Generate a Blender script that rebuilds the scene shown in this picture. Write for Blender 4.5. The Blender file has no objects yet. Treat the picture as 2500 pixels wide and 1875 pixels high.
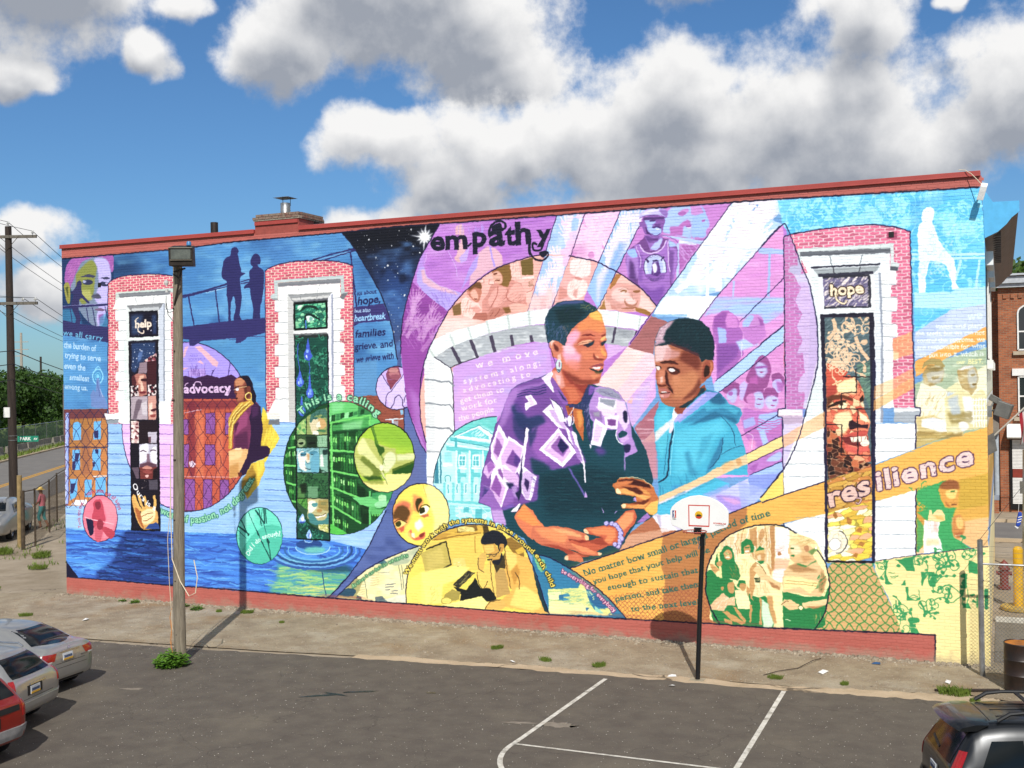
import bpy, bmesh, math, random, re
import numpy as np
from mathutils import Vector, Matrix
from mathutils.bvhtree import BVHTree

# ================================================================ camera, sky, sun, exposure
SC = bpy.context.scene
COL = SC.collection
R = math.radians
rnd = random.Random(11)

YAW, PITCH, ROLL = -0.40670914, -0.0007358, -0.01488419
fw = Vector((math.sin(YAW) * math.cos(PITCH), math.cos(YAW) * math.cos(PITCH), math.sin(PITCH)))
rt = Vector((math.cos(YAW), -math.sin(YAW), 0)); up = rt.cross(fw)
rr = rt * math.cos(ROLL) + up * math.sin(ROLL); uu = -rt * math.sin(ROLL) + up * math.cos(ROLL)
cd = bpy.data.cameras.new('camera'); cam = bpy.data.objects.new('camera', cd); COL.objects.link(cam)
M4 = Matrix((rr, uu, -fw)).transposed().to_4x4(); M4.translation = (24.4116, -24.5624, 5.80006)
cam.matrix_world = M4
cd.sensor_width = 36; cd.lens = 36 * 2776.25 / 2500; cd.clip_start = 0.1; cd.clip_end = 3000
SC.camera = cam

SUN = Vector((0.45, -1.0, 1.0)).normalized()             # towards the sun: behind the camera, high on the right
EL = math.asin(SUN.z); AZ = math.atan2(SUN.x, SUN.y)
sd = bpy.data.lights.new('sun', 'SUN'); sd.energy = 4.5; sd.angle = R(0.5); sd.color = (1.0, 0.965, 0.91)
so = bpy.data.objects.new('sun', sd); COL.objects.link(so)
so.rotation_euler = SUN.to_track_quat('Z', 'Y').to_euler()

SC.view_settings.view_transform = 'Standard'; SC.view_settings.look = 'None'
SC.view_settings.gamma = 1; SC.view_settings.use_curve_mapping = False; SC.view_settings.exposure = 0.0
SC.cycles.max_bounces = 6; SC.cycles.transparent_max_bounces = 12

W = bpy.data.worlds.new('World'); SC.world = W; W.use_nodes = True
def NT(tree):
    tree.nodes.clear()
    def n(t, **k):
        o = tree.nodes.new(t)
        ins = k.pop('i', {})
        for a, v in k.items(): setattr(o, a, v)
        for a, v in ins.items():
            if hasattr(v, 'is_output'): tree.links.new(v, o.inputs[a])
            else: o.inputs[a].default_value = v
        return o
    return n
def mth(n, op, *a, clamp=False):
    return n('ShaderNodeMath', operation=op, use_clamp=clamp, i={k: v for k, v in enumerate(a)}).outputs[0]
def vmth(n, op, *a, out=0):
    return n('ShaderNodeVectorMath', operation=op, i={k: v for k, v in enumerate(a)}).outputs[out]

# cumulus over the wall as fields of azimuth (degrees right of the wall's normal minus 23) and elevation; further round the sky the same kind of cloud at random
REAR = [(-22.0, 19.0, 5.2, 4.4), (-23.3, 14.5, 2.2, 1.1), (-17.4, 15.6, 1.3, 1.25), (-16.2, 18.0, 1.6, .9), (-6.2, 19.2, 7.2, 4.4), (-11.2, 16.4, 3.2, 2.6), (-2.0, 17.2, 5.5, 3.0), (0.0, 15.0, 4.2, 1.9), (9.6, 20.3, 4.0, 2.2), (-23.5, 7.4, 2.8, 1.5), (-22.0, 4.5, 2.6, 1.6)]
FRONT = [(-6.2, 12.0, 3.3, 1.9), (-3.5, 9.8, 3.8, 1.9), (2.0, 12.0, 6.2, 2.4), (7.8, 13.4, 5.0, 3.2), (8.0, 10.2, 8.5, 2.6), (15.5, 12.6, 7.0, 3.4), (18.5, 10.5, 7.0, 2.4), (17.4, 17.0, 2.6, 3.0), (24.0, 13.2, 3.2, 3.4),
         (21.5, 17.0, .8, .6), (-7.5, 7.4, 3.2, 1.3), (-5.8, 8.0, 1.8, 1.4), (-12.5, 6.0, 2.2, .9), (4.5, 8.0, 5.0, 1.8)]
def cloud_field(name, detail, blobs, everywhere):
    g = bpy.data.node_groups.new(name, 'ShaderNodeTree')
    g.interface.new_socket('P', in_out='INPUT', socket_type='NodeSocketVector')
    g.interface.new_socket('D', in_out='OUTPUT', socket_type='NodeSocketFloat')
    n = NT(g)
    gi = n('NodeGroupInput'); P = gi.outputs[0]
    wob = n('ShaderNodeTexNoise', noise_dimensions='2D', i={'Vector': P, 'Scale': 0.26, 'Detail': 2.0}).outputs['Color']
    Pw = vmth(n, 'ADD', P, vmth(n, 'MULTIPLY', vmth(n, 'SUBTRACT', wob, (.5, .5, .5)), (2.6, 1.8, 0)))
    acc = None
    for a, e, ra, re_ in blobs:
        d = vmth(n, 'MULTIPLY', vmth(n, 'SUBTRACT', Pw, (a, e, 0)), (1 / ra, 1 / re_, 0))
        v = mth(n, 'SUBTRACT', 1.0, vmth(n, 'LENGTH', d, out=1))
        acc = v if acc is None else n('ShaderNodeMath', operation='SMOOTH_MAX', i={0: acc, 1: v, 2: 0.25}).outputs[0]
    big = n('ShaderNodeTexNoise', noise_dimensions='2D', i={'Vector': vmth(n, 'MULTIPLY', P, (.075, .14, 0)), 'Scale': 1.0, 'Detail': 2.0}).outputs['Fac']
    sx = n('ShaderNodeSeparateXYZ', i={0: P})
    off = mth(n, 'MAXIMUM', mth(n, 'MULTIPLY', mth(n, 'SUBTRACT', mth(n, 'ABSOLUTE', sx.outputs[0]), 25.0), .2, clamp=True), mth(n, 'MULTIPLY', mth(n, 'SUBTRACT', sx.outputs[1], 21.0), .25, clamp=True))
    rest = mth(n, 'SUBTRACT', mth(n, 'MULTIPLY', mth(n, 'SUBTRACT', big, .46), 5.0), mth(n, 'MULTIPLY', mth(n, 'SUBTRACT', 1.0, off), 4.0))
    acc = mth(n, 'MINIMUM', acc, .75)
    if everywhere: acc = mth(n, 'MAXIMUM', acc, mth(n, 'MINIMUM', rest, .7))
    fb = n('ShaderNodeTexNoise', noise_dimensions='2D', i={'Vector': P, 'Scale': .27, 'Detail': detail, 'Roughness': .60, 'Lacunarity': 2.1}).outputs['Fac']
    D = mth(n, 'ADD', acc, mth(n, 'MULTIPLY', mth(n, 'SUBTRACT', fb, .5), 1.2))
    go_ = n('NodeGroupOutput', i={0: D})
    return g
LAYERS = [(cloud_field('cloud_edge', 8.0, q, e), cloud_field('cloud_body', 1.6, q, e)) for q, e in ((REAR, True), (FRONT, False))]

n = NT(W.node_tree)
tc = n('ShaderNodeTexCoord').outputs['Generated']
df = vmth(n, 'DOT_PRODUCT', tc, tuple(Vector((math.sin(YAW), math.cos(YAW), 0))), out=1); dr = vmth(n, 'DOT_PRODUCT', tc, tuple(rt), out=1)
dz = n('ShaderNodeSeparateXYZ', i={0: tc}).outputs[2]
az = mth(n, 'MULTIPLY', mth(n, 'ARCTAN2', dr, df), 57.29578); el = mth(n, 'MULTIPLY', mth(n, 'ARCSINE', dz), 57.29578)
p0 = n('ShaderNodeCombineXYZ', i={0: az, 1: el}).outputs[0]
def dens(dx, dy, g):
    q = n('ShaderNodeGroup', node_tree=g, i={0: vmth(n, 'ADD', p0, (dx, dy, 0))})
    return q.outputs[0]
def ramp(x, lo, hi): return n('ShaderNodeMapRange', interpolation_type='SMOOTHSTEP', i={0: x, 1: lo, 2: hi, 3: 0.0, 4: 1.0}).outputs[0]
def layer(CF, CS):
    d0 = dens(0, 0, CF); d1 = dens(.3, 1.3, CS); d2 = dens(.6, 2.9, CS); d3 = dens(.12, .55, CF)
    shade = mth(n, 'ADD', mth(n, 'ADD', mth(n, 'MULTIPLY', ramp(d1, -.05, .8), .46), mth(n, 'MULTIPLY', ramp(d2, -.2, .7), .50)), mth(n, 'MULTIPLY', mth(n, 'SUBTRACT', d3, d0), .55), clamp=True)
    lit = n('ShaderNodeMix', data_type='RGBA', i={0: shade, 6: (.93, .925, .92, 1), 7: (.34, .37, .43, 1)}).outputs[2]
    return ramp(d0, -.12, .34), lit
sky = n('ShaderNodeTexSky', sky_type='NISHITA', sun_disc=False, sun_elevation=EL, sun_rotation=AZ, altitude=50, air_density=1.0, dust_density=0.6, ozone_density=3.2)
skc = vmth(n, 'MULTIPLY', sky.outputs[0], (.052, .078, .100))
mix = skc
low = mth(n, 'MULTIPLY', mth(n, 'ADD', el, .5), .5, clamp=True)
for cf, cs in LAYERS:
    al, lit = layer(cf, cs)
    mix = n('ShaderNodeMix', data_type='RGBA', i={0: mth(n, 'MULTIPLY', al, low), 6: mix, 7: lit}).outputs[2]
n('ShaderNodeOutputWorld', i={0: n('ShaderNodeBackground', i={0: mix, 1: 1.0}).outputs[0]})

# ================================================================ helpers
MATS = {}
def srgb(h):
    c = [int(h[i:i + 2], 16) / 255 for i in (0, 2, 4)]
    return tuple(v / 12.92 if v <= .04045 else ((v + .055) / 1.055) ** 2.4 for v in c) + (1,)
def mat(name, col, rough=.6, metal=0.0, var=.12, scale=6.0, bump=0.0, bscale=40.0, col2=None, spec=.5, coat=0.0, stretch=(1, 1, 1), alpha=1.0, thr=(.35, .65)):
    """a surface with its own unevenness: base colour varied by noise, optional second colour in patches, optional fine relief"""
    if name in MATS: return MATS[name]
    m = bpy.data.materials.new(name); m.use_nodes = True; n = NT(m.node_tree)
    pos = n('ShaderNodeTexCoord').outputs['Object'] if stretch == 'obj' else n('ShaderNodeNewGeometry').outputs['Position']
    v = vmth(n, 'MULTIPLY', pos, stretch if stretch != 'obj' else (1, 1, 1))
    c = srgb(col) if isinstance(col, str) else tuple(col) + (1,)
    c2 = srgb(col2) if isinstance(col2, str) else (tuple(col2) + (1,) if col2 else tuple(x * (1 - var * 2) for x in c[:3]) + (1,))
    nz = n('ShaderNodeTexNoise', i={'Vector': v, 'Scale': scale, 'Detail': 6.0, 'Roughness': .62}).outputs['Fac']
    f = n('ShaderNodeMapRange', i={0: nz, 1: thr[0], 2: thr[1], 3: 0.0, 4: 1.0}).outputs[0]
    cc = n('ShaderNodeMix', data_type='RGBA', i={0: f, 6: c, 7: c2}).outputs[2]
    fine = n('ShaderNodeTexNoise', i={'Vector': v, 'Scale': bscale, 'Detail': 4.0}).outputs['Fac']
    cc = n('ShaderNodeMix', data_type='RGBA', blend_type='MULTIPLY', i={0: min(1, var * 2.5), 6: cc, 7: n('ShaderNodeCombineColor', i={k: mth(n, 'ADD', mth(n, 'MULTIPLY', fine, 1.2), .4) for k in range(3)}).outputs[0]}).outputs[2]
    b = n('ShaderNodeBsdfPrincipled', i={'Base Color': cc, 'Roughness': rough, 'Metallic': metal, 'Specular IOR Level': spec, 'Coat Weight': coat, 'Coat Roughness': .05, 'Alpha': alpha})
    if bump:
        bp = n('ShaderNodeBump', i={'Strength': min(1, bump), 'Distance': .01 * max(1, bump), 'Height': mth(n, 'ADD', fine, nz)})
        m.node_tree.links.new(bp.outputs[0], b.inputs['Normal'])
    n('ShaderNodeOutputMaterial', i={0: b.outputs[0]})
    MATS[name] = m
    return m

class MB:
    """collects shapes into one mesh"""
    def __init__(s): s.v = []; s.f = []; s.m = []
    def add(s, vs, fs, mi=0):
        o = len(s.v); s.v += [tuple(p) for p in vs]; s.f += [tuple(i + o for i in f) for f in fs]; s.m += [mi] * len(fs); return s
    def box(s, x0, x1, y0, y1, z0, z1, mi=0):
        v = [(x, y, z) for z in (z0, z1) for y in (y0, y1) for x in (x0, x1)]
        return s.add(v, [(0, 2, 3, 1), (4, 5, 7, 6), (0, 1, 5, 4), (2, 6, 7, 3), (0, 4, 6, 2), (1, 3, 7, 5)], mi)
    def obox(s, c, ax, ay, az, mi=0):
        c, ax, ay, az = map(Vector, (c, ax, ay, az))
        v = [c + ax * i + ay * j + az * k for k in (-1, 1) for j in (-1, 1) for i in (-1, 1)]
        return s.add(v, [(0, 2, 3, 1), (4, 5, 7, 6), (0, 1, 5, 4), (2, 6, 7, 3), (0, 4, 6, 2), (1, 3, 7, 5)], mi)
    def tube(s, pts, rad, k=8, cap=True, mi=0):
        pts = [Vector(p) for p in pts]; N = len(pts)
        rs = rad if isinstance(rad, (list, tuple)) else [rad] * N
        vs = []; fs = []; prev = None
        for i, p in enumerate(pts):
            t = (pts[min(i + 1, N - 1)] - pts[max(i - 1, 0)]).normalized()
            if prev is None: a = t.orthogonal().normalized()
            else: a = (prev - t * prev.dot(t)).normalized()
            prev = a; b = t.cross(a)
            for j in range(k):
                q = 2 * math.pi * j / k; vs.append(p + (a * math.cos(q) + b * math.sin(q)) * rs[i])
        for i in range(N - 1):
            for j in range(k):
                fs.append((i * k + j, i * k + (j + 1) % k, (i + 1) * k + (j + 1) % k, (i + 1) * k + j))
        if cap: fs += [tuple(range(k))[::-1], tuple((N - 1) * k + j for j in range(k))]
        return s.add(vs, fs, mi)
    def lathe(s, c, prof, k=24, mi=0):
        c = Vector(c); vs = []; fs = []
        for r, z in prof:
            for j in range(k):
                q = 2 * math.pi * j / k; vs.append(c + Vector((r * math.cos(q), r * math.sin(q), z)))
        for i in range(len(prof) - 1):
            for j in range(k): fs.append((i * k + j, i * k + (j + 1) % k, (i + 1) * k + (j + 1) % k, (i + 1) * k + j))
        return s.add(vs, fs, mi)
    def prism(s, pts, d, mi=0):
        """flat polygon of 3D points pushed along d"""
        pts = [Vector(p) for p in pts]; d = Vector(d); N = len(pts)
        return s.add(pts + [p + d for p in pts], [tuple(range(N)), tuple(range(2 * N - 1, N - 1, -1))] + [(i, i + N, (i + 1) % N + N, (i + 1) % N) for i in range(N)], mi)
    def poly(s, pts, mi=0): return s.add(pts, [tuple(range(len(pts)))], mi)
    def build(s, name, m, parent=None, smooth=False, bevel=0.0, fix=True, **kw):
        me = bpy.data.meshes.new(name); me.from_pydata(s.v, [], s.f)
        for q in (m if isinstance(m, list) else [m]): me.materials.append(q)
        if max(s.m, default=0): me.polygons.foreach_set('material_index', s.m)
        if fix:
            bm = bmesh.new(); bm.from_mesh(me); bmesh.ops.recalc_face_normals(bm, faces=bm.faces); bm.to_mesh(me); bm.free()
        if smooth:
            me.polygons.foreach_set('use_smooth', [True] * len(me.polygons))
            me.set_sharp_from_angle(angle=R(40))
        o = bpy.data.objects.new(name, me); COL.objects.link(o)
        if bevel:
            bv = o.modifiers.new('bevel', 'BEVEL'); bv.width = bevel; bv.segments = 2; bv.limit_method = 'ANGLE'
        if parent is not None: o.parent = parent
        for k_, v_ in kw.items(): o[k_] = v_
        return o
def tag(o, label, cat, group=None):
    o['label'] = label; o['category'] = cat
    if group: o['group'] = group
    return o
def thing(name, label, cat, loc=(0, 0, 0), rz=0.0, group=None):
    o = bpy.data.objects.new(name, None); COL.objects.link(o); o.location = loc; o.rotation_euler = (0, 0, rz); o.empty_display_size = .3
    return tag(o, label, cat, group)
KIDS = {}
def kids(o):
    return [c for c in COL.objects if c.parent is o]
def copy_tree(o, parent=None):
    c = o.copy(); COL.objects.link(c); c.parent = parent
    for ch in kids(o): copy_tree(ch, c)
    return c
def textmesh(s, size, parent, m, name, mw, off=0.0, shear=0.0):
    """flat lettering built where it stands; mw places the text plane"""
    cu = bpy.data.curves.new(name, 'FONT'); cu.body = s; cu.size = size; cu.align_x = 'CENTER'; cu.align_y = 'CENTER'; cu.offset = off; cu.shear = shear; cu.resolution_u = 2
    t = bpy.data.objects.new(name, cu); me = bpy.data.meshes.new_from_object(t); bpy.data.objects.remove(t); bpy.data.curves.remove(cu)
    me.transform(mw); me.materials.append(m)
    o = bpy.data.objects.new(name, me); COL.objects.link(o); o.parent = parent
    return o
def frame(o, x, z):
    """matrix of a text plane at o, its x along x and its up along z"""
    x = Vector(x).normalized(); z = Vector(z).normalized(); y = x.cross(z)
    m = Matrix((x, z, -y)).transposed().to_4x4(); m.translation = o
    return m
L_, H_ = 24.135, 9.9
COURSE, BLEN = 9900 / 146, 206.0

# ---------------------------------------------------------------- the painted wall: a small vector rasteriser
# coordinates of the painting are millimetres on the wall: x from its left corner, z up from its foot
PX = 0.135                                   # texture pixels per millimetre
TW, TH = int(24135 * PX), int(9900 * PX)
CAN = np.zeros((TH, TW, 3), np.float32)
CLIP = [None]
prng = np.random.default_rng(7)

def hexc(h):
    return np.array([int(h[i:i + 2], 16) / 255 for i in (0, 2, 4)], np.float32)

def smooth_path(p, closed, n=5):
    k = len(p)
    if k < 3: return p
    out = []
    t = np.linspace(0, 1, n, endpoint=False)[:, None]
    for i in range(k if closed else k - 1):
        if closed:
            a, b, c, d = p[(i - 1) % k], p[i], p[(i + 1) % k], p[(i + 2) % k]
        else:
            a, b, c, d = p[max(i - 1, 0)], p[i], p[i + 1], p[min(i + 2, k - 1)]
        out.append(0.5 * (2 * b + (c - a) * t + (2 * a - 5 * b + 4 * c - d) * t ** 2 + (3 * b - a - 3 * c + d) * t ** 3))
    if not closed: out.append(p[-1:])
    return np.concatenate(out)

def coverage(paths, pad=0):
    """antialiased fill of closed paths (pixel coordinates, y down); returns x0, y0, mask"""
    SS = 3
    allp = np.concatenate(paths)
    x0 = int(max(0, math.floor(allp[:, 0].min()) - pad)); x1 = int(min(TW, math.ceil(allp[:, 0].max()) + 1 + pad))
    y0 = int(max(0, math.floor(allp[:, 1].min()) - pad)); y1 = int(min(TH, math.ceil(allp[:, 1].max()) + 1 + pad))
    if x1 <= x0 or y1 <= y0: return None
    w, h = x1 - x0, y1 - y0
    buf = np.zeros((h * SS, w + 2), np.float32)
    for p in paths:
        a = p; b = np.roll(p, -1, 0)
        sgn = np.where(b[:, 1] > a[:, 1], 1.0, -1.0)
        lo = np.where(sgn[:, None] > 0, a, b); hi = np.where(sgn[:, None] > 0, b, a)
        ra = np.ceil((lo[:, 1] - y0) * SS - 0.5).astype(int); rb = np.ceil((hi[:, 1] - y0) * SS - 0.5).astype(int)
        ra = np.clip(ra, 0, h * SS); rb = np.clip(rb, 0, h * SS)
        n = np.maximum(rb - ra, 0)
        if n.sum() == 0: continue
        idx = np.repeat(np.arange(len(p)), n)
        rows = np.arange(n.sum()) - np.repeat(np.cumsum(n) - n, n) + ra[idx]
        yy = (rows + 0.5) / SS + y0
        dy = hi[idx, 1] - lo[idx, 1]
        xs = lo[idx, 0] + (hi[idx, 0] - lo[idx, 0]) * (yy - lo[idx, 1]) / np.where(dy == 0, 1, dy) - x0
        xs = np.clip(xs, 0, w)
        xi = xs.astype(int); fr = xs - xi
        np.add.at(buf, (rows, xi), sgn[idx] * (1 - fr)); np.add.at(buf, (rows, xi + 1), sgn[idx] * fr)
    m = np.clip(np.abs(np.cumsum(buf, 1)[:, :w]), 0, 1).reshape(h, SS, w).mean(1)
    return x0, y0, m

def blur(m, r):
    r = int(round(r))
    if r < 1: return m
    for _ in range(2):
        for ax in (0, 1):
            pd = [(0, 0), (0, 0)]; pd[ax] = (r + 1, r)
            c = np.cumsum(np.pad(m, pd, mode='edge'), axis=ax)
            m = (c[2 * r + 1:] - c[:-2 * r - 1])[:m.shape[0]] / (2 * r + 1) if ax == 0 else (c[:, 2 * r + 1:] - c[:, :-2 * r - 1])[:, :m.shape[1]] / (2 * r + 1)
    return m

def topx(v):
    p = np.array(v, np.float32).reshape(-1, 2) * PX
    p[:, 1] = TH - p[:, 1]
    return p

def lay(cm, col, alpha=1.0, grad=None):
    if cm is None: return
    x0, y0, m = cm
    h, w = m.shape
    if CLIP[0] is not None: m = m * CLIP[0][y0:y0 + h, x0:x0 + w]
    m = (m * alpha)[..., None]
    c = col
    if grad is not None:
        gx0, gy0, gx1, gy1, c2 = grad
        yy, xx = np.mgrid[y0:y0 + h, x0:x0 + w]
        t = ((xx - gx0) * (gx1 - gx0) + (yy - gy0) * (gy1 - gy0)) / ((gx1 - gx0) ** 2 + (gy1 - gy0) ** 2 + 1e-6)
        t = np.clip(t, 0, 1)[..., None]
        c = col * (1 - t) + c2 * t
    reg = CAN[y0:y0 + h, x0:x0 + w]
    reg[...] = reg * (1 - m) + c * m

def stroke_paths(p, w):
    """closed quads and round joints of a polyline of width w (pixels)"""
    out = []
    for a, b in zip(p[:-1], p[1:]):
        d = b - a; l = math.hypot(*d)
        if l < 1e-4: continue
        n = np.array([-d[1], d[0]]) / l * w / 2
        e = d / l * min(w * 0.25, 1.0)
        out.append(np.array([a - e + n, b + e + n, b + e - n, a - e - n]))
    return out

def orient(q):
    s = np.sum(q[:, 0] * np.roll(q[:, 1], -1) - np.roll(q[:, 0], -1) * q[:, 1])
    return q if s > 0 else q[::-1]

def line(p, w, col, alpha=1.0):
    q = [orient(s) for s in stroke_paths(p, w)]
    if q: lay(coverage(q), col, alpha)

GLY = {}
def glyph(ch, off):
    k = (ch, off)
    if k in GLY: return GLY[k]
    def mk(s):
        cu = bpy.data.curves.new('glyph', 'FONT'); cu.body = s; cu.size = 1.0; cu.resolution_u = 3; cu.offset = off
        ob = bpy.data.objects.new('glyph', cu)
        me = bpy.data.meshes.new_from_object(ob)
        co = np.zeros(len(me.vertices) * 3, np.float32); me.vertices.foreach_get('co', co)
        co = co.reshape(-1, 3)[:, :2]
        me.calc_loop_triangles()
        tr = np.zeros(len(me.loop_triangles) * 3, np.int32); me.loop_triangles.foreach_get('vertices', tr)
        bpy.data.meshes.remove(me); bpy.data.objects.remove(ob); bpy.data.curves.remove(cu)
        return co, tr.reshape(-1, 3)
    wd = lambda s: (lambda c: c[:, 0].max() - c[:, 0].min())(mk(s)[0])
    adv = wd('|' + ch + '|') - wd('||')
    co, tr = mk(ch) if ch != ' ' else (np.zeros((0, 2), np.float32), np.zeros((0, 3), int))
    GLY[k] = (adv, co, tr)
    return GLY[k]

def text(s, path, size, col, off=0.0, outline=None, shear=0.0, slab=0):
    """letters set along a path (pixels), stretched to fill its length; size = cap height in pixels"""
    path = smooth_path(path, False, 8)
    seg = np.hypot(*(path[1:] - path[:-1]).T); cum = np.concatenate([[0], np.cumsum(seg)])
    sc = size / 0.72
    adv = [glyph(c, off)[0] for c in s]
    tot = sum(adv)
    xs = cum[-1] / tot / sc                     # horizontal stretch or tracking
    stretch = min(max(xs, 0.6), 1.25); track = (xs - stretch) * sc
    at = 0.0
    for c, a in zip(s, adv):
        mid = at + a * xs * sc / 2
        i = min(max(np.searchsorted(cum, mid) - 1, 0), len(seg) - 1)
        u = (path[i + 1] - path[i]) / max(seg[i], 1e-6)
        o = path[i] + u * (mid - cum[i])
        nrm = np.array([u[1], -u[0]])
        _, co, tr = glyph(c, off)
        if len(tr):
            gx = (co[:, 0] - a / 2) * sc * stretch + co[:, 1] * sc * shear; gy = co[:, 1] * sc
            P = o + gx[:, None] * u + gy[:, None] * nrm
            tris = [orient(P[t]) for t in tr]
            if outline is not None:
                cm = coverage(tris, pad=3)
                if cm is not None:
                    r = outline[1]
                    mm = np.clip(blur(cm[2], r) * (2.6 + r), 0, 1)
                    lay((cm[0], cm[1], mm), outline[0])
            lay(coverage(tris), col)
            if slab:                             # typewriter feet
                w = (gx.max() - gx.min()) * 0.36; t = size * 0.10
                for fx in ((gx.min() + gx.max()) / 2,):
                    q = np.array([[fx - w, 0], [fx + w, 0], [fx + w, t], [fx - w, t]])
                    lay(coverage([orient(o + q[:, :1] * u + q[:, 1:] * nrm)]), col)
        at += a * xs * sc

def value_noise(h, w, cx, cy):
    g = prng.random((h // cy + 3, w // cx + 3)).astype(np.float32)
    y = np.arange(h) / cy; x = np.arange(w) / cx
    yi, xi = y.astype(int), x.astype(int)
    fy, fx = (y - yi)[:, None], (x - xi)[None]
    fy = fy * fy * (3 - 2 * fy); fx = fx * fx * (3 - 2 * fx)
    return (g[yi][:, xi] * (1 - fx) + g[yi][:, xi + 1] * fx) * (1 - fy) + (g[yi + 1][:, xi] * (1 - fx) + g[yi + 1][:, xi + 1] * fx) * fy

def inside(poly, pts):
    x, y = pts[:, 0], pts[:, 1]; r = np.zeros(len(pts), bool)
    for a, b in zip(poly, np.roll(poly, -1, 0)):
        c = ((a[1] > y) != (b[1] > y)) & (x < (b[0] - a[0]) * (y - a[1]) / (b[1] - a[1] + 1e-9) + a[0])
        r ^= c
    return r

def scatter(poly, n):
    lo, hi = poly.min(0), poly.max(0)
    p = lo + prng.random((n * 3, 2)) * (hi - lo)
    return p[inside(poly, p)][:n]

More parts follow.
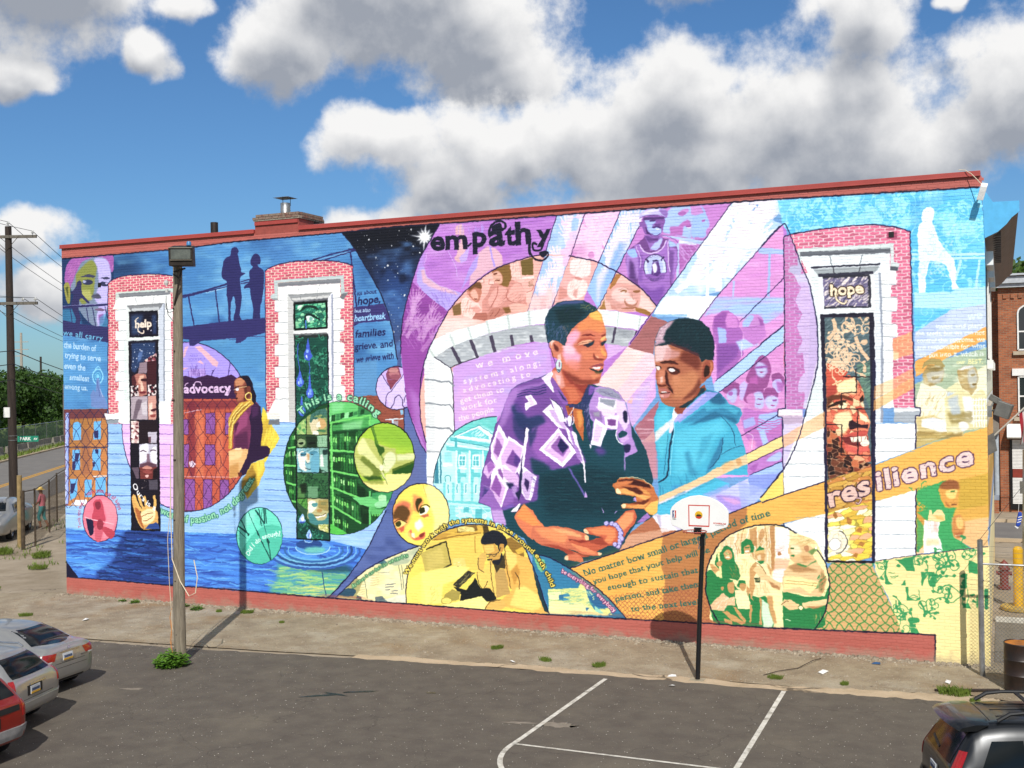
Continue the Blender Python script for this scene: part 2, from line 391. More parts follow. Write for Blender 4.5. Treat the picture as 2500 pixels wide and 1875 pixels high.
def run_op(op):
    k = op[0]
    if k == 'P':                                 # filled shape: colour, alpha %, feather mm, smooth, points, [x0 z0 x1 z1 colour2]
        p = topx(op[5])
        if op[4]: p = smooth_path(p, True)
        f = op[3] * PX
        cm = coverage([p], pad=int(2 * f) + 1 if f else 0)
        if cm is not None and f: cm = (cm[0], cm[1], blur(cm[2], f))
        g = None
        if len(op) > 6:
            q = topx(op[6][:4]); g = (q[0, 0], q[0, 1], q[1, 0], q[1, 1], hexc(op[6][4]))
        lay(cm, hexc(op[1]), op[2] / 100, g)
    elif k == 'L':                               # line: colour, width mm, smooth, points, [alpha]
        p = topx(op[4])
        if op[3]: p = smooth_path(p, False)
        line(p, max(op[2] * PX, 0.7), hexc(op[1]), op[5] / 100 if len(op) > 5 else 1.0)
    elif k == 'T':                               # text: string, colour, cap height mm, weight, points, [outline colour], [shear], [slab]
        ol = (hexc(op[6]), 2.2) if len(op) > 6 and op[6] else None
        text(op[1], topx(op[5]), op[3] * PX, hexc(op[2]), op[4] / 1000, ol, op[7] if len(op) > 7 else 0.0, op[8] if len(op) > 8 else 0)
    elif k == 'C':
        if op[1] is None: CLIP[0] = None
        else:
            p = topx(op[1])
            if op[2]: p = smooth_path(p, True)
            full = np.zeros((TH, TW), np.float32); cm = coverage([p])
            full[cm[1]:cm[1] + cm[2].shape[0], cm[0]:cm[0] + cm[2].shape[1]] = cm[2]
            CLIP[0] = full
    elif k == 'N':                               # cloudy or streaky variation: colour, alpha %, cell x, cell z mm, threshold, points
        p = topx(op[6]); cm = coverage([p])
        h, w = cm[2].shape
        n = value_noise(h, w, max(2, int(op[3] * PX)), max(2, int(op[4] * PX))) * 0.6 + value_noise(h, w, max(2, int(op[3] * PX / 2.3)), max(2, int(op[4] * PX / 2.3))) * 0.4
        lay((cm[0], cm[1], cm[2] * np.clip((n - op[5]) * 3.2, 0, 1)), hexc(op[1]), op[2] / 100)
    elif k == 'B':                               # painted bricks: brick, mortar, points
        p = topx(op[3]); cm = coverage([p]); h, w = cm[2].shape
        lay(cm, hexc(op[2]))
        yy, xx = np.mgrid[cm[1]:cm[1] + h, cm[0]:cm[0] + w]
        z = (TH - yy - 0.5) / PX / COURSE; row = np.floor(z).astype(int); fz = z - row
        x = (xx + 0.5) / PX / BLEN + 0.5 * (row % 2); cl = np.floor(x).astype(int); fx = x - cl
        s = lambda v, lo, hi, e: np.clip((v - lo) / e + .5, 0, 1) * np.clip((hi - v) / e + .5, 0, 1)
        b = s(fz, 0.13, 0.87, 0.13) * s(fx, 0.06, 0.94, 0.04)
        jit = (np.sin(row * 127.1 + cl * 311.7) * 43758.5) % 1
        lay((cm[0], cm[1], cm[2] * b), hexc(op[1]))
        lay((cm[0], cm[1], cm[2] * b * (jit > 0.75)), hexc(op[1]) * 0.8, 0.7)
    elif k == 'M':                               # mosaic of shards: [colours], grout, size mm, stretch, angle, points
        p = topx(op[6]); cm = coverage([p]); h, w = cm[2].shape
        sz = op[3] * PX; ca, sa = math.cos(math.radians(op[5])), math.sin(math.radians(op[5]))
        yy, xx = np.mgrid[0:h, 0:w].astype(np.float32)
        u = (xx * ca + yy * sa) / (sz * op[4]); v = (-xx * sa + yy * ca) / sz
        d1 = np.full((h, w), 9e9, np.float32); d2 = d1.copy(); idc = np.zeros((h, w), int)
        iu, iv = np.floor(u).astype(int), np.floor(v).astype(int)
        for dv in (-1, 0, 1):
            for du in (-1, 0, 1):
                cu, cv = iu + du, iv + dv
                hu = (np.sin(cu * 12.9898 + cv * 78.233) * 43758.5453) % 1; hv = (np.sin(cu * 39.346 + cv * 11.135) * 24634.634) % 1
                d = (u - cu - hu) ** 2 + (v - cv - hv) ** 2
                nid = (np.abs(cu * 7919 + cv * 104729 + (hu * 97).astype(int)))
                near = d < d1
                d2 = np.where(near, d1, np.minimum(d2, d)); idc = np.where(near, nid, idc); d1 = np.where(near, d, d1)
        cols = np.array([hexc(c) for c in op[1]])
        lay((cm[0], cm[1], cm[2]), cols[idc % len(cols)])
        if op[2]: lay((cm[0], cm[1], cm[2] * ((np.sqrt(d2) - np.sqrt(d1)) < 0.9 / sz)), hexc(op[2]), 0.8)
    elif k == 'X':                               # chain-link: colour, width, cell x, cell z, points
        p = topx(op[5]); old = CLIP[0]; cm = coverage([p])
        full = np.zeros((TH, TW), np.float32); full[cm[1]:cm[1] + cm[2].shape[0], cm[0]:cm[0] + cm[2].shape[1]] = cm[2]
        CLIP[0] = full if old is None else full * old
        lo, hi = p.min(0), p.max(0); cx, cz = op[3] * PX, op[4] * PX
        nx = int((hi[0] - lo[0]) / cx) + 3; nz = int((hi[1] - lo[1]) / cz) + 3
        for sgn in (1, -1):
            for i in range(-nz, nx + nz):
                pts = []
                for j in range(nz * 2 + 1):
                    pts.append([lo[0] + (i + sgn * (j / 2)) * cx + (sgn * 0.10 * cx if j % 2 else -sgn * 0.10 * cx) + prng.normal() * cx * .03, lo[1] + (j / 2 - 1) * cz])
                line(smooth_path(np.array(pts), False, 3), op[2] * PX, hexc(op[1]))
        CLIP[0] = old
    elif k == 'S':                               # stars or flecks: colour, count, radius mm, points
        for c in scatter(topx(op[4]), int(op[2])):
            r = op[3] * PX * (0.4 + prng.random() ** 3 * 1.4)
            a = np.linspace(0, 2 * math.pi, 7)[:-1]
            lay(coverage([c + np.stack([np.cos(a), np.sin(a)], 1) * r]), hexc(op[1]), 0.5 + 0.5 * prng.random())
    elif k == 'H':                               # reaching hands: colour, count, size mm, angle, alpha, points
        for c in scatter(topx(op[6]), int(op[2])):
            L = op[3] * PX * (0.6 + 0.7 * prng.random()); a = math.radians(op[4] + prng.normal() * 16)
            ux = np.array([math.cos(a), -math.sin(a)]); vx = np.array([-ux[1], ux[0]])
            al = op[5] / 100 * (0.6 + 0.4 * prng.random())
            line(np.array([c - ux * L * 1.1, c + ux * L * .12]), L * .26, hexc(op[1]), al)
            line(np.array([c - ux * L * .1, c + ux * L * .3]), L * .42, hexc(op[1]), al)
            for f in range(4):
                o = c + vx * L * .14 * (f - 1.5) + ux * L * .25
                line(np.array([o, o + (ux + vx * .22 * (f - 1.5)) * L * (.5, .62, .58, .42)[f]]), L * .1, hexc(op[1]), al)
            line(np.array([c - vx * L * .2, c - vx * L * .45 + ux * L * .25]), L * .11, hexc(op[1]), al)
    elif k == 'V':                               # curling vines with leaves: colour, count, size mm, width mm, alpha, points
        for c in scatter(topx(op[6]), int(op[2])):
            R = op[3] * PX * (0.6 + 0.6 * prng.random()) * .6; a0 = prng.random() * 6.28; sg = 1 if prng.random() > .5 else -1
            t = np.linspace(0, 1, 18); an = a0 + sg * t * 8.2
            pts = c + np.stack([np.cos(an), np.sin(an)], 1) * (R * (1 - .86 * t))[:, None]
            tg = np.array([math.sin(a0), -math.cos(a0)]) * sg; rd = np.array([math.cos(a0), math.sin(a0)])
            s = np.linspace(0, 1, 7)[:, None]
            tail = pts[0] + tg * s * R * 2.4 + rd * R * .5 * np.sin(s * 3)
            line(np.concatenate([tail[::-1], pts]), op[4] * PX, hexc(op[1]), op[5] / 100)
            for q in (tail[2], tail[5], tail[6], pts[4]):
                b = prng.random() * 6.28; d = np.array([math.cos(b), math.sin(b)]) * R * .62; n = np.array([-d[1], d[0]]) * .4
                lay(coverage([smooth_path(np.array([q, q + d * .5 + n, q + d, q + d * .5 - n]), True)]), hexc(op[1]), op[5] / 100)
    elif k == 'F':                               # blossoms: petal colour, centre colour, count, size mm, alpha, points
        for c in scatter(topx(op[6]), int(op[3])):
            R = op[4] * PX * (0.6 + 0.7 * prng.random()); o = prng.random() * 6
            for i in range(6):
                a = o + i * 1.047; q = c + np.array([math.cos(a), math.sin(a)]) * R * .5
                d = np.array([math.cos(a), math.sin(a)]) * R * .5; n = np.array([-d[1], d[0]]) * .75
                lay(coverage([smooth_path(np.array([q - d, q + n, q + d, q - n]), True)]), hexc(op[1]), op[5] / 100 * (.75 + .25 * prng.random()))
            lay(coverage([smooth_path(c + np.stack([np.cos(np.arange(6)), np.sin(np.arange(6))], 1) * R * .2, True)]), hexc(op[2]), op[5] / 100)
    elif k == 'K':                               # brush hatching inside a shape: colour, count, length mm, width mm, angle, alpha, points
        for c in scatter(topx(op[7]), int(op[2])):
            L = op[3] * PX * (0.5 + prng.random()); a = math.radians(op[5] + prng.normal() * (3 if abs(op[5]) < 10 else 9))
            d = np.array([math.cos(a), -math.sin(a)]) * L / 2; n = np.array([-d[1], d[0]]) * 0.12 * prng.normal()
            line(np.array([c - d, c + n, c + d]), op[4] * PX * (.5 + prng.random()), hexc(op[1]), op[6] / 100 * (.4 + .6 * prng.random()))

def paint_wall(ops):
    for op in ops: run_op(op)
    # brush and roller unevenness of the real paint
    dx = (value_noise(TH, TW, 9, 9) - .5) * 3.0; dy = (value_noise(TH, TW, 9, 7) - .5) * 2.4      # the wobble of a hand-held brush
    yy, xx = np.mgrid[0:TH, 0:TW]
    CAN[...] = CAN[np.clip((yy + dy).round().astype(int), 0, TH - 1), np.clip((xx + dx).round().astype(int), 0, TW - 1)]
    for ax in (0, 1): CAN[...] = CAN * .7 + (np.roll(CAN, 1, ax) + np.roll(CAN, -1, ax)) * .15
    CAN[...] = CAN + .42 * CAN ** 2 * (1 - CAN)
    n = value_noise(TH, TW, 26, 5) * .4 + value_noise(TH, TW, 7, 3) * .35 + value_noise(TH, TW, 60, 45) * .35
    CAN[...] = np.clip(CAN * (1 + (n[..., None] - .5) * 0.10), 0, 1)
    img = bpy.data.images.new('wall_painting', TW, TH, alpha=False)
    px = np.ones((TH, TW, 4), np.float32); px[..., :3] = CAN[::-1]
    img.pixels.foreach_set(px.ravel()); img.update(); img.pack()
    return img

OPS = """
P 5d8fc8|-75 1701 3615-206-21-1566-3633-155
P 3d80bd|0 1359 1320 18 49-57 57-85 46-78 34-80 20-79 16-94 20-175-1-62-354-65-1219 112
G 12345c|95|250|0|25 1365 376-8 39-99-148-21-181 47
G 2a6ba8|70|250|0|529 1354 169-1 53-146-168-20
G 2a5f9c|60|220|0|949 1372 157 3 22-79-133-12
G 5b9bd2|70|260|0|744 1240 163 22 86-84-49-80-182 7
N 14477f|55|900|420|0.5|0 1359 1320 18 49-57 57-85 46-78 34-80 20-79 16-94 20-175-1-62-354-65-1219 112
N 7db8de|45|700|300|0.56|0 1359 1320 18 49-57 57-85 46-78 34-80 20-79 16-94 20-175-1-62-354-65-1219 112
G 3f84ba|70|120|0|580 1019 390 1 12-2-2-122-284 5-103-51
C 1 1358 270 2-6-290-29 1-238 27
P 10305a|-12 1386 307-18-7-327-307 9
G 96509e|100|0|1|14 1265 7 52 29 37 62 15 92 5 63-18 6-43-16-22-23 48-60 17-62-20-32-31-19-37-13-29-16 6
K c878b8|60|160|14|60|70|20 1270 4 47 51 40 99 14 90-15 2-52-32 35-122 2-51-73
G 70809a|100|0|1|61 1268 19 37 32 36 62 13 54-10 26-53-1-52-10-74-22-51-23-42-30 6-24 15-36 30-28 39-20 48-15 30
G b4a8ea|100|18|1|173 1349 61-8 20-50-4-61-13-60-26-79-25-14-8 34 10 51-18 29 20 47 0 42-5 29
G 80863c|100|18|1|83 1300 66 44 33-26-10-56-7-47-10-23-47-22-30 39-5 58
G a8a85a|100|20|0|103 1189 0 38 44-2 11-38
G 3a3a58|100|0|1|98 1280 37 8 37-7-6-7-37 4
G 3a3a58|100|0|1|202 1270 31 3 18-8-18-2
G 2c3050|100|0|1|162 1255-3-4-8-3-10-2-12 1-11 2-8 4-2 5 3 4 7 4 11 1 12 0 11-3 7-4
G 9aa0c8|100|0|1|129 1259-1-2-2-1-4-1-5 0-4 1-2 2-1 2 1 2 2 2 4 1 5-1 4-1 2-2
G 2c3050|100|0|1|244 1245-2-4-7-3-10-1-10 1-10 2-7 3-2 5 2 4 7 3 10 1 11-1 9-2 7-3
G b8a8e0|100|0|1|239 1248 0-1-2-1-3-1-3 0-3 1-2 1-1 2 1 2 2 1 3 0 3 0 3-1 2-1
G 4a4a60|100|6|1|152 1201 18-10 31-1 0 9-18 11
G 6a5070|100|0|1|169 1146 25 6 27-8-21-6
G 8a4a90|100|12|0|187 1124 25 4 5-33-24-9
G 8f8a3c|100|0|1|10 1246 13 16 19-17-2-67-18 10
G 4a5020|100|8|0|16 1241 16 4-1-48
G 2c7fa8|70|30|0|-1 1155 84-3 24-77-109 4
G 3c88b4|70|20|0|193 1115 46 22-1-68-46 3
P 1c1a30|190 1252 14-1-1-17-14 0
G 2c2a58|100|0|1|78 1257 13 9 13-10-3-24 8-24 32-30-7-5-37 21-11-42 9-38-7-29-25 1 7 28-18 39-6 20 14 37-16 6 29 27
C -
L 2a285a|40|1|-1 1159 238 4
L 9a98c8|17|1|-1 1166 238 3
L 2a285a|30|1|-1 1164 238 2
L 2a285a|30|1|40 1159 11-63
L 2a285a|30|1|127 1155 10-62
L 2a285a|30|1|157 1154 16-72
L 2a285a|30|1|221 1156 13-47
P 2c2a5c|-4 1112 74-17 168-22-1-61-40 8-200 30
T we all carry|5fb4dc|161|10|0 1050 207-29
T the burden of|dcebff|184|22|5 999 166-19
T trying to serve|dcebff|174|22|8 958 188-19
T even the|dcebff|185|22|4 915 113-12
T smallest|dcebff|167|22|31 869 103-9
T among us.|dcebff|151|22|5 833 121-9
G 4a96d2|35|0|0|-4 1026 241-12-5-234-240 2
L 7cc6ee|33|1|206 879-3-13-7-10-11-5-12 0-11 5-7 11-2 13 3 12 7 10 11 6 12 0 11-6 7-11 2-12
G 2f7fb6|100|0|1|200 879-2-10-6-8-8-4-10 0-8 5-5 8-2 9 2 10 6 8 8 4 10 0 8-4 5-8
L 58a8d8|26|1|194 879-1-7-5-6-6-3-6 1-6 3-4 5-1 7 1 7 5 6 6 3 6 0 6-3 4-6 1-7
G 6ac0f0|100|0|1|188 880-1-4-2-3-4-2-4 0-3 2-2 3-1 4 1 4 2 4 4 1 4 0 3-2 2-3
L 7cc6ee|26|1|165 905 9 10 9 4 9-7 3-10
G 5f7ab4|100|0|1|173 867 14 3 8-52 18-19 7-19 3-26-73 3-6 24-3 28 16 18 11-7
L 40508a|20|1|176 860 8-38 3-23
L 9cb0dc|20|1|191 827 14-28
P 8ab8ec|-10 368 228 6 6 319 338 0 419 9 303-4 199-320-81-134-148 25-145 3-62-1-239 7-277-4-192 0-351-10
N a8cdf5|60|800|70|0.5|-10 368 228 6 6 319 338 0 419 9 303-4 199-320-81-134-148 25-145 3-62-1-239 7-277-4-192 0-351-10
N 5f8fd6|55|900|60|0.55|-10 368 228 6 6 319 338 0 419 9 303-4 199-320-81-134-148 25-145 3-62-1-239 7-277-4-192 0-351-10
L 3f62ae|23|1|224 654 116-1 147-3 108-2
L 3f62ae|23|1|223 613 117 0 146-3 109-1
L 3f62ae|23|1|222 571 117 0 146-2 109-1
L 3f62ae|23|1|221 531 117 0 146-1 109-1
L 3f62ae|23|1|220 489 117 1 147-1 108 0
L 3f62ae|23|1|220 448 117 1 146 0 109 0
L 3f62ae|23|1|219 406 117 2 146 0 109 0
L 3f62ae|24|1|-7 364 342 9 146 1 109 0
L 3f62ae|24|1|-8 326 342 9 147 2 108 0
L 3f5fae|16|1|976 698 79-3 58-1
L 3f5fae|16|1|976 653 78-2 58-1
L 3f5fae|16|1|975 612 78-2 59-1
L 3f5fae|16|1|974 572 79-1 58-1
L 3f5fae|16|1|973 530 79-2 58 0
L 3f5fae|16|1|973 488 78-1 58 0
L 3f5fae|16|1|972 447 79-1 58 0
L 3f5fae|16|1|971 408 79-1 58 0
L 3f5fae|16|1|970 368 79 0 58 0
L 5f78c8|16|1|1253 311 201 2
P 1f6ad0|-12 266 351 8 192 0 301 4-24 1 239-8 62 1 145-3 148-25-53-71-57-63-53-48-700 2-541 5
G 2f82e4|60|200|0|-10 215 283 21 514-64 166-58-1-62-413 12-541 5
N 0c3f9c|85|1500|110|0.5|-12 266 351 8 192 0 301 4-24 1 239-8 62 1 145-3 148-25-53-71-57-63-53-48-700 2-541 5
N 4a9cf0|75|1300|90|0.57|-12 266 351 8 192 0 301 4-24 1 239-8 62 1 145-3 148-25-53-71-57-63-53-48-700 2-541 5
N 8cc8fa|70|900|50|0.66|-12 266 351 8 192 0 301 4-24 1 239-8 62 1 145-3 148-25-53-71-57-63-53-48-700 2-541 5
C -12 266 351 8 192 0 301 4-24 1 239-8 62 1 145-3 148-25-53-71-57-63-53-48-700 2-541 5
K 0b3a92|150|900|34|0|70|-12 266 351 8 192 0 301 4-24 1 239-8 62 1 145-3 148-25-53-71-57-63-53-48-700 2-541 5
K 66b4fa|170|700|20|0|70|-12 266 351 8 192 0 301 4-24 1 239-8 62 1 145-3 148-25-53-71-57-63-53-48-700 2-541 5
G 0a2c70|88|50|1|324 273 167 2 39-60 14-196-383 52 86 84 25 63
K 1c6fc0|60|600|26|0|70|273 241 258 10 13-191-365 12
K 06204f|70|700|34|0|80|273 264 258 10 13-214-365 12
G 5fae7c|90|60|1|1042 190 158-5 123-10-1-41-75-72-250 1 24 54
K 2c7fb4|70|500|30|3|80|1022 183 301-1-76-120-243 2
K a8d070|50|600|26|3|80|1022 167 301-1-76-104-243 2
K d4d870|22|600|24|3|75|1083 98 209 12-45-48-164 0
G 143f5c|85|40|1|1108 184 215-2 0-23-162-2
L 1c4f9c|67|1|1370 258 4-26-27-27-54-22-73-15-80-4-74 7-56 18-28 25 5 28
L 5a9cdc|45|1|1355 256 4-24-25-24-49-21-68-13-74-3-68 6-52 16-26 22 5 26
L 16427c|58|1|1338 254 3-22-22-22-45-18-60-12-67-3-61 6-46 14-23 20 4 23
L 6ab0e4|31|1|1323 251 3-19-20-19-41-16-54-10-60-3-56 5-42 12-21 18 4 20
L 1a5a9c|58|1|1302 249 2-17-17-16-34-14-47-9-51-3-47 5-35 11-17 15 3 17
L 58a4dc|36|1|1287 247 3-15-16-14-30-12-41-8-44-2-42 4-31 9-15 14 3 14
G 3f8ad4|100|0|1|1252 247-8-12-20-11-30-6-33-2-30 4-21 9-7 12 8 12 21 10 30 7 33 1 29-4 21-8
G 123f80|100|0|1|1220 254-6-8-16-7-23-5-25-1-23 3-16 5-6 8 6 8 16 7 23 4 26 1 23-2 15-6
G 5fb8b0|100|20|1|1231 235-5-5-12-5-19-3-20-1-18 1-13 4-4 5 4 5 13 5 18 3 21 1 18-2 12-3
L 9cd0f4|22|1|1252 247-8-12-20-11-30-6-33-2-30 4-21 9-7 12
G 2c6ac0|100|0|1|1176 266-2-3-4-2-7-2-8 0-6 1-5 2-2 3 2 3 5 3 7 2 7 0 7-1 4-3
L a8d4f8|14|1|1176 266-2-3-4-2-7-2-8 0-6 1-5 2-2 3 2 3 5 3 7 2 7 0 7-1 4-3 2-3
L 123f70|27|1|1216 154 5-39 11-44
C -
P 14122e|-4 139 66-65-64-2
G a0682c|100|0|0|-6 749 233 2-7-378-127-11-88-2|36 638 182-140,c8783a
P 6a3438|-6 748 233 3-2-37-232-4
P 6f4048|-7 710 38 0-16-350-19-1
P 8aa0ee|8 734 17 0-10-367-15 0
L e0e8ff|17|1|11 734-8-365
L 30306a|17|1|28 734-11-364
P 58a8ea|46 693 22 7 22-7-2-67-43-2
P 58a8ea|155 700 37 2-1-73-38-2
P 58a8ea|42 585 40 3-2-82-41-2
P 58a8ea|146 589 44 3-3-88-42 2
P 58a8ea|27 468 40 1-5-69-38-21
P 58a8ea|104 467 37 1-2-71-37-1
P 58a8ea|159 475 53 5-1-77-51-1
P 2c2a5a|56 574 25 0-13-41-15 10
P 2c2a5a|41 538 18 5-7-39-13 0
P 2c2a5a|145 537 13 2-1-19-12 0
P 2c2a5a|29 451 28 1-13-39-16-5
P 2c2a5a|154 660 24 7 0-33-19 0
P 2c2a5a|159 589 18 0 0-16-16-1
P f4f4ff|30 365 26 18 56 4 5-15-31-10
L f0f4ff|27|1|150 478 6 3 61 3
G 5a3050|25|20|0|92 667 44 0-4-180-43-1
X 28244a|15|330|440|-6 746 235 4-8-384-166-14-59-2
L 28244a|27|1|-9 597 232 0
L 28244a|30|1|227 710-7-335
G e46a80|100|0|1|270 317-9-40-26-33-36-20-40-1-35 16-25 32-8 40 10 41 25 33 37 19 40 1 35-17 24-32
L 2a1a40|23|1|270 317-9-40-26-33-36-20-40-1-35 16-25 32-8 40 10 41 25 33 37 19 40 1 35-17 24-32 8-39
G f08c9c|70|25|1|191 389 60-13 14-56-28-57-43-25 20 81
G b8304a|100|0|1|148 378 31 13 15-16 8-33 6-33-13-24-18-15-31 9-8 37 10 34
G 7c1c34|100|0|1|154 374 25 7 6-21-19-10
G c44a60|100|0|1|152 279 43 6-13-57-24-3
G 1c1838|100|0|1|110 311 31-4 5-47-19-15-14 37
L f8b0bc|23|1|101 317 52-10 97-13
G b02c44|100|0|1|189 271 24 10 42-22-24-24
G 8c2038|100|0|1|197 290-2-9-5-8-6-4-8-1-7 4-4 7-2 10 2 9 5 8 7 4 7 0 7-4 5-7
T make men out of boys|c03048|133|10|115 401 40 13 37 1 42-16 30-22 11-28
T Tools not toys|c03048|133|0|85 276-7 29 2 33 16 34
C 925 680-31-137-86-113-123-65-140-4-127 60-89 114-30 144 36 145 93 114 129 60 139-4 121-65 82-112|1
P e4b0e8|288 1023 280-8-13-694-281-10
L 8a5ab4|20|1|298 901 268-9
L 8a5ab4|20|1|297 859 268-8
L 8a5ab4|20|1|296 819 268-7
L 8a5ab4|20|1|295 780 269-7
L 8a5ab4|20|1|294 735 269-5
L 8a5ab4|20|1|294 691 268-5
L 8a5ab4|20|1|293 654 268-3
L 8a5ab4|20|1|292 614 268-3
L 8a5ab4|20|1|291 569 269-1
L 8a5ab4|20|1|290 527 269-1
L 8a5ab4|20|1|290 483 268 0
L 8a5ab4|20|1|289 443 268 1
L 8a5ab4|20|1|288 405 269 3
L 8a5ab4|20|1|287 368 269 3
G f0c8f4|50|0|0|281 639 280 2 0-23-281-2
G d898dc|60|0|0|479 530 80 1-1-36-80-2
P 9a86ea|568 1010 342-10-3-155-342 5
G e8a8b4|95|0|0|658 985 28 3 84-65-8-17-22 9-49 46
G e8a8b4|80|0|0|613 986 17 4-18-41-14-8
G e8a8b4|90|0|0|668 926 17 8 16-16
P e8a0b0|597 904 31 2-28-11
T NEED|6a58b8|63|0|635 947 39 0
T YOUR HELP|6a58b8|70|0|629 930 78 3
G b48ad0|60|0|0|634 899 73 3 4-31-83 1
K 4a2a7a|25|200|14|90|80|634 904 73 3 4-36-83 1
L 3a2468|25|1|813 873 9 49-4 41
G 3a2468|100|0|1|817 958 12 22 13 4-8-22
G 3a2468|100|0|1|815 960-11 14-2 9 10-9
G 3a2468|100|0|1|734 875 6 18-17 4 22-2 11 6-11-13-6-18
P 35163f|565 864 46 11 50-10 56 12 55-12 55 11 37-17 22-4-2-89-321 2
T advocacy|d8b0dc|239|40|605 809 218 2|1a0a28
L d8b0dc|25|1|655 840 9 11 19-2 6-10
L d8b0dc|25|1|610 836 6 9 11 2
L d8b0dc|25|1|798 802 11-2 14 20
P b8492c|564 787 342-3-8-452-343-11
G 7c2430|90|15|0|626 777 28 0 20-136-25-154-23 0-8 154
G 6a1c30|70|15|0|564 778 342 2-1-31-342-3
G d86a3c|70|20|0|653 732 45 0-5-244-33-1
G d86a3c|60|20|0|759 731 27 0-4-241-28-1
P 854a96|706 732 44 2-1-81-44 0
L 4a1c40|16|0|706 732 44 2-1-81-44 0 1 79
P 854a96|599 709 26 0-1-59-26 0
L 4a1c40|16|0|599 709 26 0-1-59-26 0 1 59
P 854a96|701 612 47 0-1-77-47-1
L 4a1c40|16|0|701 612 47 0-1-77-47-1 1 78
P 854a96|597 611 29 3-5-91-25-1
L 4a1c40|16|0|597 611 29 3-5-91-25-1 1 89
P 854a96|690 479 42 1-2-122-42-1
L 4a1c40|16|0|690 479 42 1-2-122-42-1 2 122
P 854a96|603 479 48 1-2-120-48-1
L 4a1c40|16|0|603 479 48 1-2-120-48-1 2 120
P 854a96|768 480 41 1-2-85-41-1
L 4a1c40|16|0|768 480 41 1-2-85-41-1 2 85
P 854a96|797 733 33 0-2-82-33 0
L 4a1c40|16|0|797 733 33 0-2-82-33 0 2 82
P e0c8dc|624 546 17 4 17-13-14-14-17 5
L d8b8d0|19|1|608 734 79 11
L c04a58|16|1|598 623 31-2
L d8a0a8|16|1|598 488 249 3
K 4a141c|70|330|12|90|60|564 778 288-2-7-401-289-8
X 33183c|12|320|430|564 787 342-3-8-452-343-11
C -
L 241a40|25|1|925 680-31-137-86-113-123-65-140-4-127 60-89 114-30 144 36 145 93 114 129 60 139-4 121-65 82-112 26-137
B cc4660|f4dcc4|239 1246 30 17 54 10 77 1 81-2 75-10 28-7-16-564-268 0-70 0
L 241c44|26|1|239 1246 30 17 54 10 77 1 81-2 75-10
L 241c44|26|0|239 1246-9-466 1-47
P c0d0c8|277 1209 289 6 0-19-275-6-1-46-16 1
P f0f0e8|282 1182 9 2-1-38-30-1 7 9
P 777a80|292 1204 257 2-3-18-249 0
P f4f6f4|291 1188 258 1-1-55 10-1-3-45-8-2-2-71 6-5-4-232-6 0-2-87-239 0 0 42-18 0 1 47-15 0 1 41 15 0 1 38-15 0 1 37 15 0 0 42-15 1 1 42 15-1 1 40-15 1 1 37 15-1 0 40-15 1 1 42 15 4
L 8a9098|16|0|275 1140 69-1
L 9aa0a8|16|0|507 1133 46-1
L 8a9098|16|0|274 1098 69-1
L 9aa0a8|16|0|507 1091 45 0
L 8a9098|16|0|274 1058 68-1
L 9aa0a8|16|0|506 1052 46 0
L 8a9098|16|0|273 1021 69-1
L 9aa0a8|16|0|505 1016 46-1
L 8a9098|16|0|272 981 69-1
L 9aa0a8|16|0|504 977 46 0
L 8a9098|16|0|271 939 69 0
L 9aa0a8|16|0|504 935 45 0
L 8a9098|16|0|271 896 68 1
L 9aa0a8|16|0|503 894 46 0
L 8a9098|16|0|270 859 68 0
L 9aa0a8|16|0|502 857 46 1
L 8a9098|16|0|269 821 69 1
L 9aa0a8|16|0|501 821 46 0
G c8ecd8|60|0|0|315 1017 27-1 1-237-30 0
L 9a9ea4|13|0|374 1185 12-29
L 9a9ea4|13|0|468 1185-9-28
P 7a7c80|329 1156 187 3-26-27-134-2
P b8bcc0|356 1144 134 1 0-13-134-2
P dce4e0|329 1156 27-26-11-7-8-344-13 0
P c4ccdc|516 1159-26-27-10-354 26 0
P 8a90a0|514 1158 6 0-7-380-8 0
P fafaf6|210 731 93 2 0-42-84 16
P 8a929a|222 707 60 2 0-16-58-2
L 30304a|16|1|210 731 3-24 69 2
P 120e22|344 1129 140 0 0-96-139-3
L 08060f|33|0|344 1129 140 0 0-96-139-3-1 99
G 2c4468|80|40|0|352 1118 62 0-19-75-41-4
G 2a4a78|60|20|0|455 1114 22 0-1-74-17 1
S e8e8ff|26|12|350 1125 129 0-1-89-128-1
T help|f0d8c0|214|45|371 1066 83 3
L f0d8c0|39|1|387 1071 1-17 13-9 13 2-1 9
L f0d8c0|26|1|378 1085 1 16 9 4
P e8f4ec|337 1029 157 0 0-12-155-1
L 5a5f6a|16|0|339 1016 152 0
P 17101e|340 1015 142 2-4-239 2-501-140-3 2 505
G 203c68|85|25|0|353 1007 117 1-1-46-64-31-36-41-18 10
S f0f0ff|60|13|350 1009 123 1-9-43-83-68-30 1
G 5a7ab4|70|15|0|388 969 23 8-12-37-18-8
M e8c8b8,8a3a48,c89aa0,3a1824||62|1.0|0|417 940 58 26 0-32-53-3
P 8a7480|393 929 35 5-1-45-44-2
P 3c141e|429 933 46 4-2-92-45-2
P a8685c|354 876 21 12 49-3 2-79-24-7-47 1
G 4a1c24|100|8|0|351 876 12 10 11-33-19-53
G e0a890|100|8|0|380 853 12 27 21 0-16-37
G 3a141c|100|0|1|398 866 26 2 0-11-24 0
G e8b8a0|100|0|1|394 848 9 4 8-27-14-5
G 6a1c28|100|0|1|391 816 26 2 0-8-23-1
M f0e8e4,5a2a34,c8b4b4,20121c||55|1.0|0|347 839 37 3 2-41-40-3
M f4e4e0,6a2430,e8d0cc,20121c||60|1.0|0|431 843 41 2-1-42-41-2
P a898a2|346 797 83 3-2-93-83 0
G 6a5a66|100|6|0|372 779 12 9 18-5-12-32-19-42-18 0
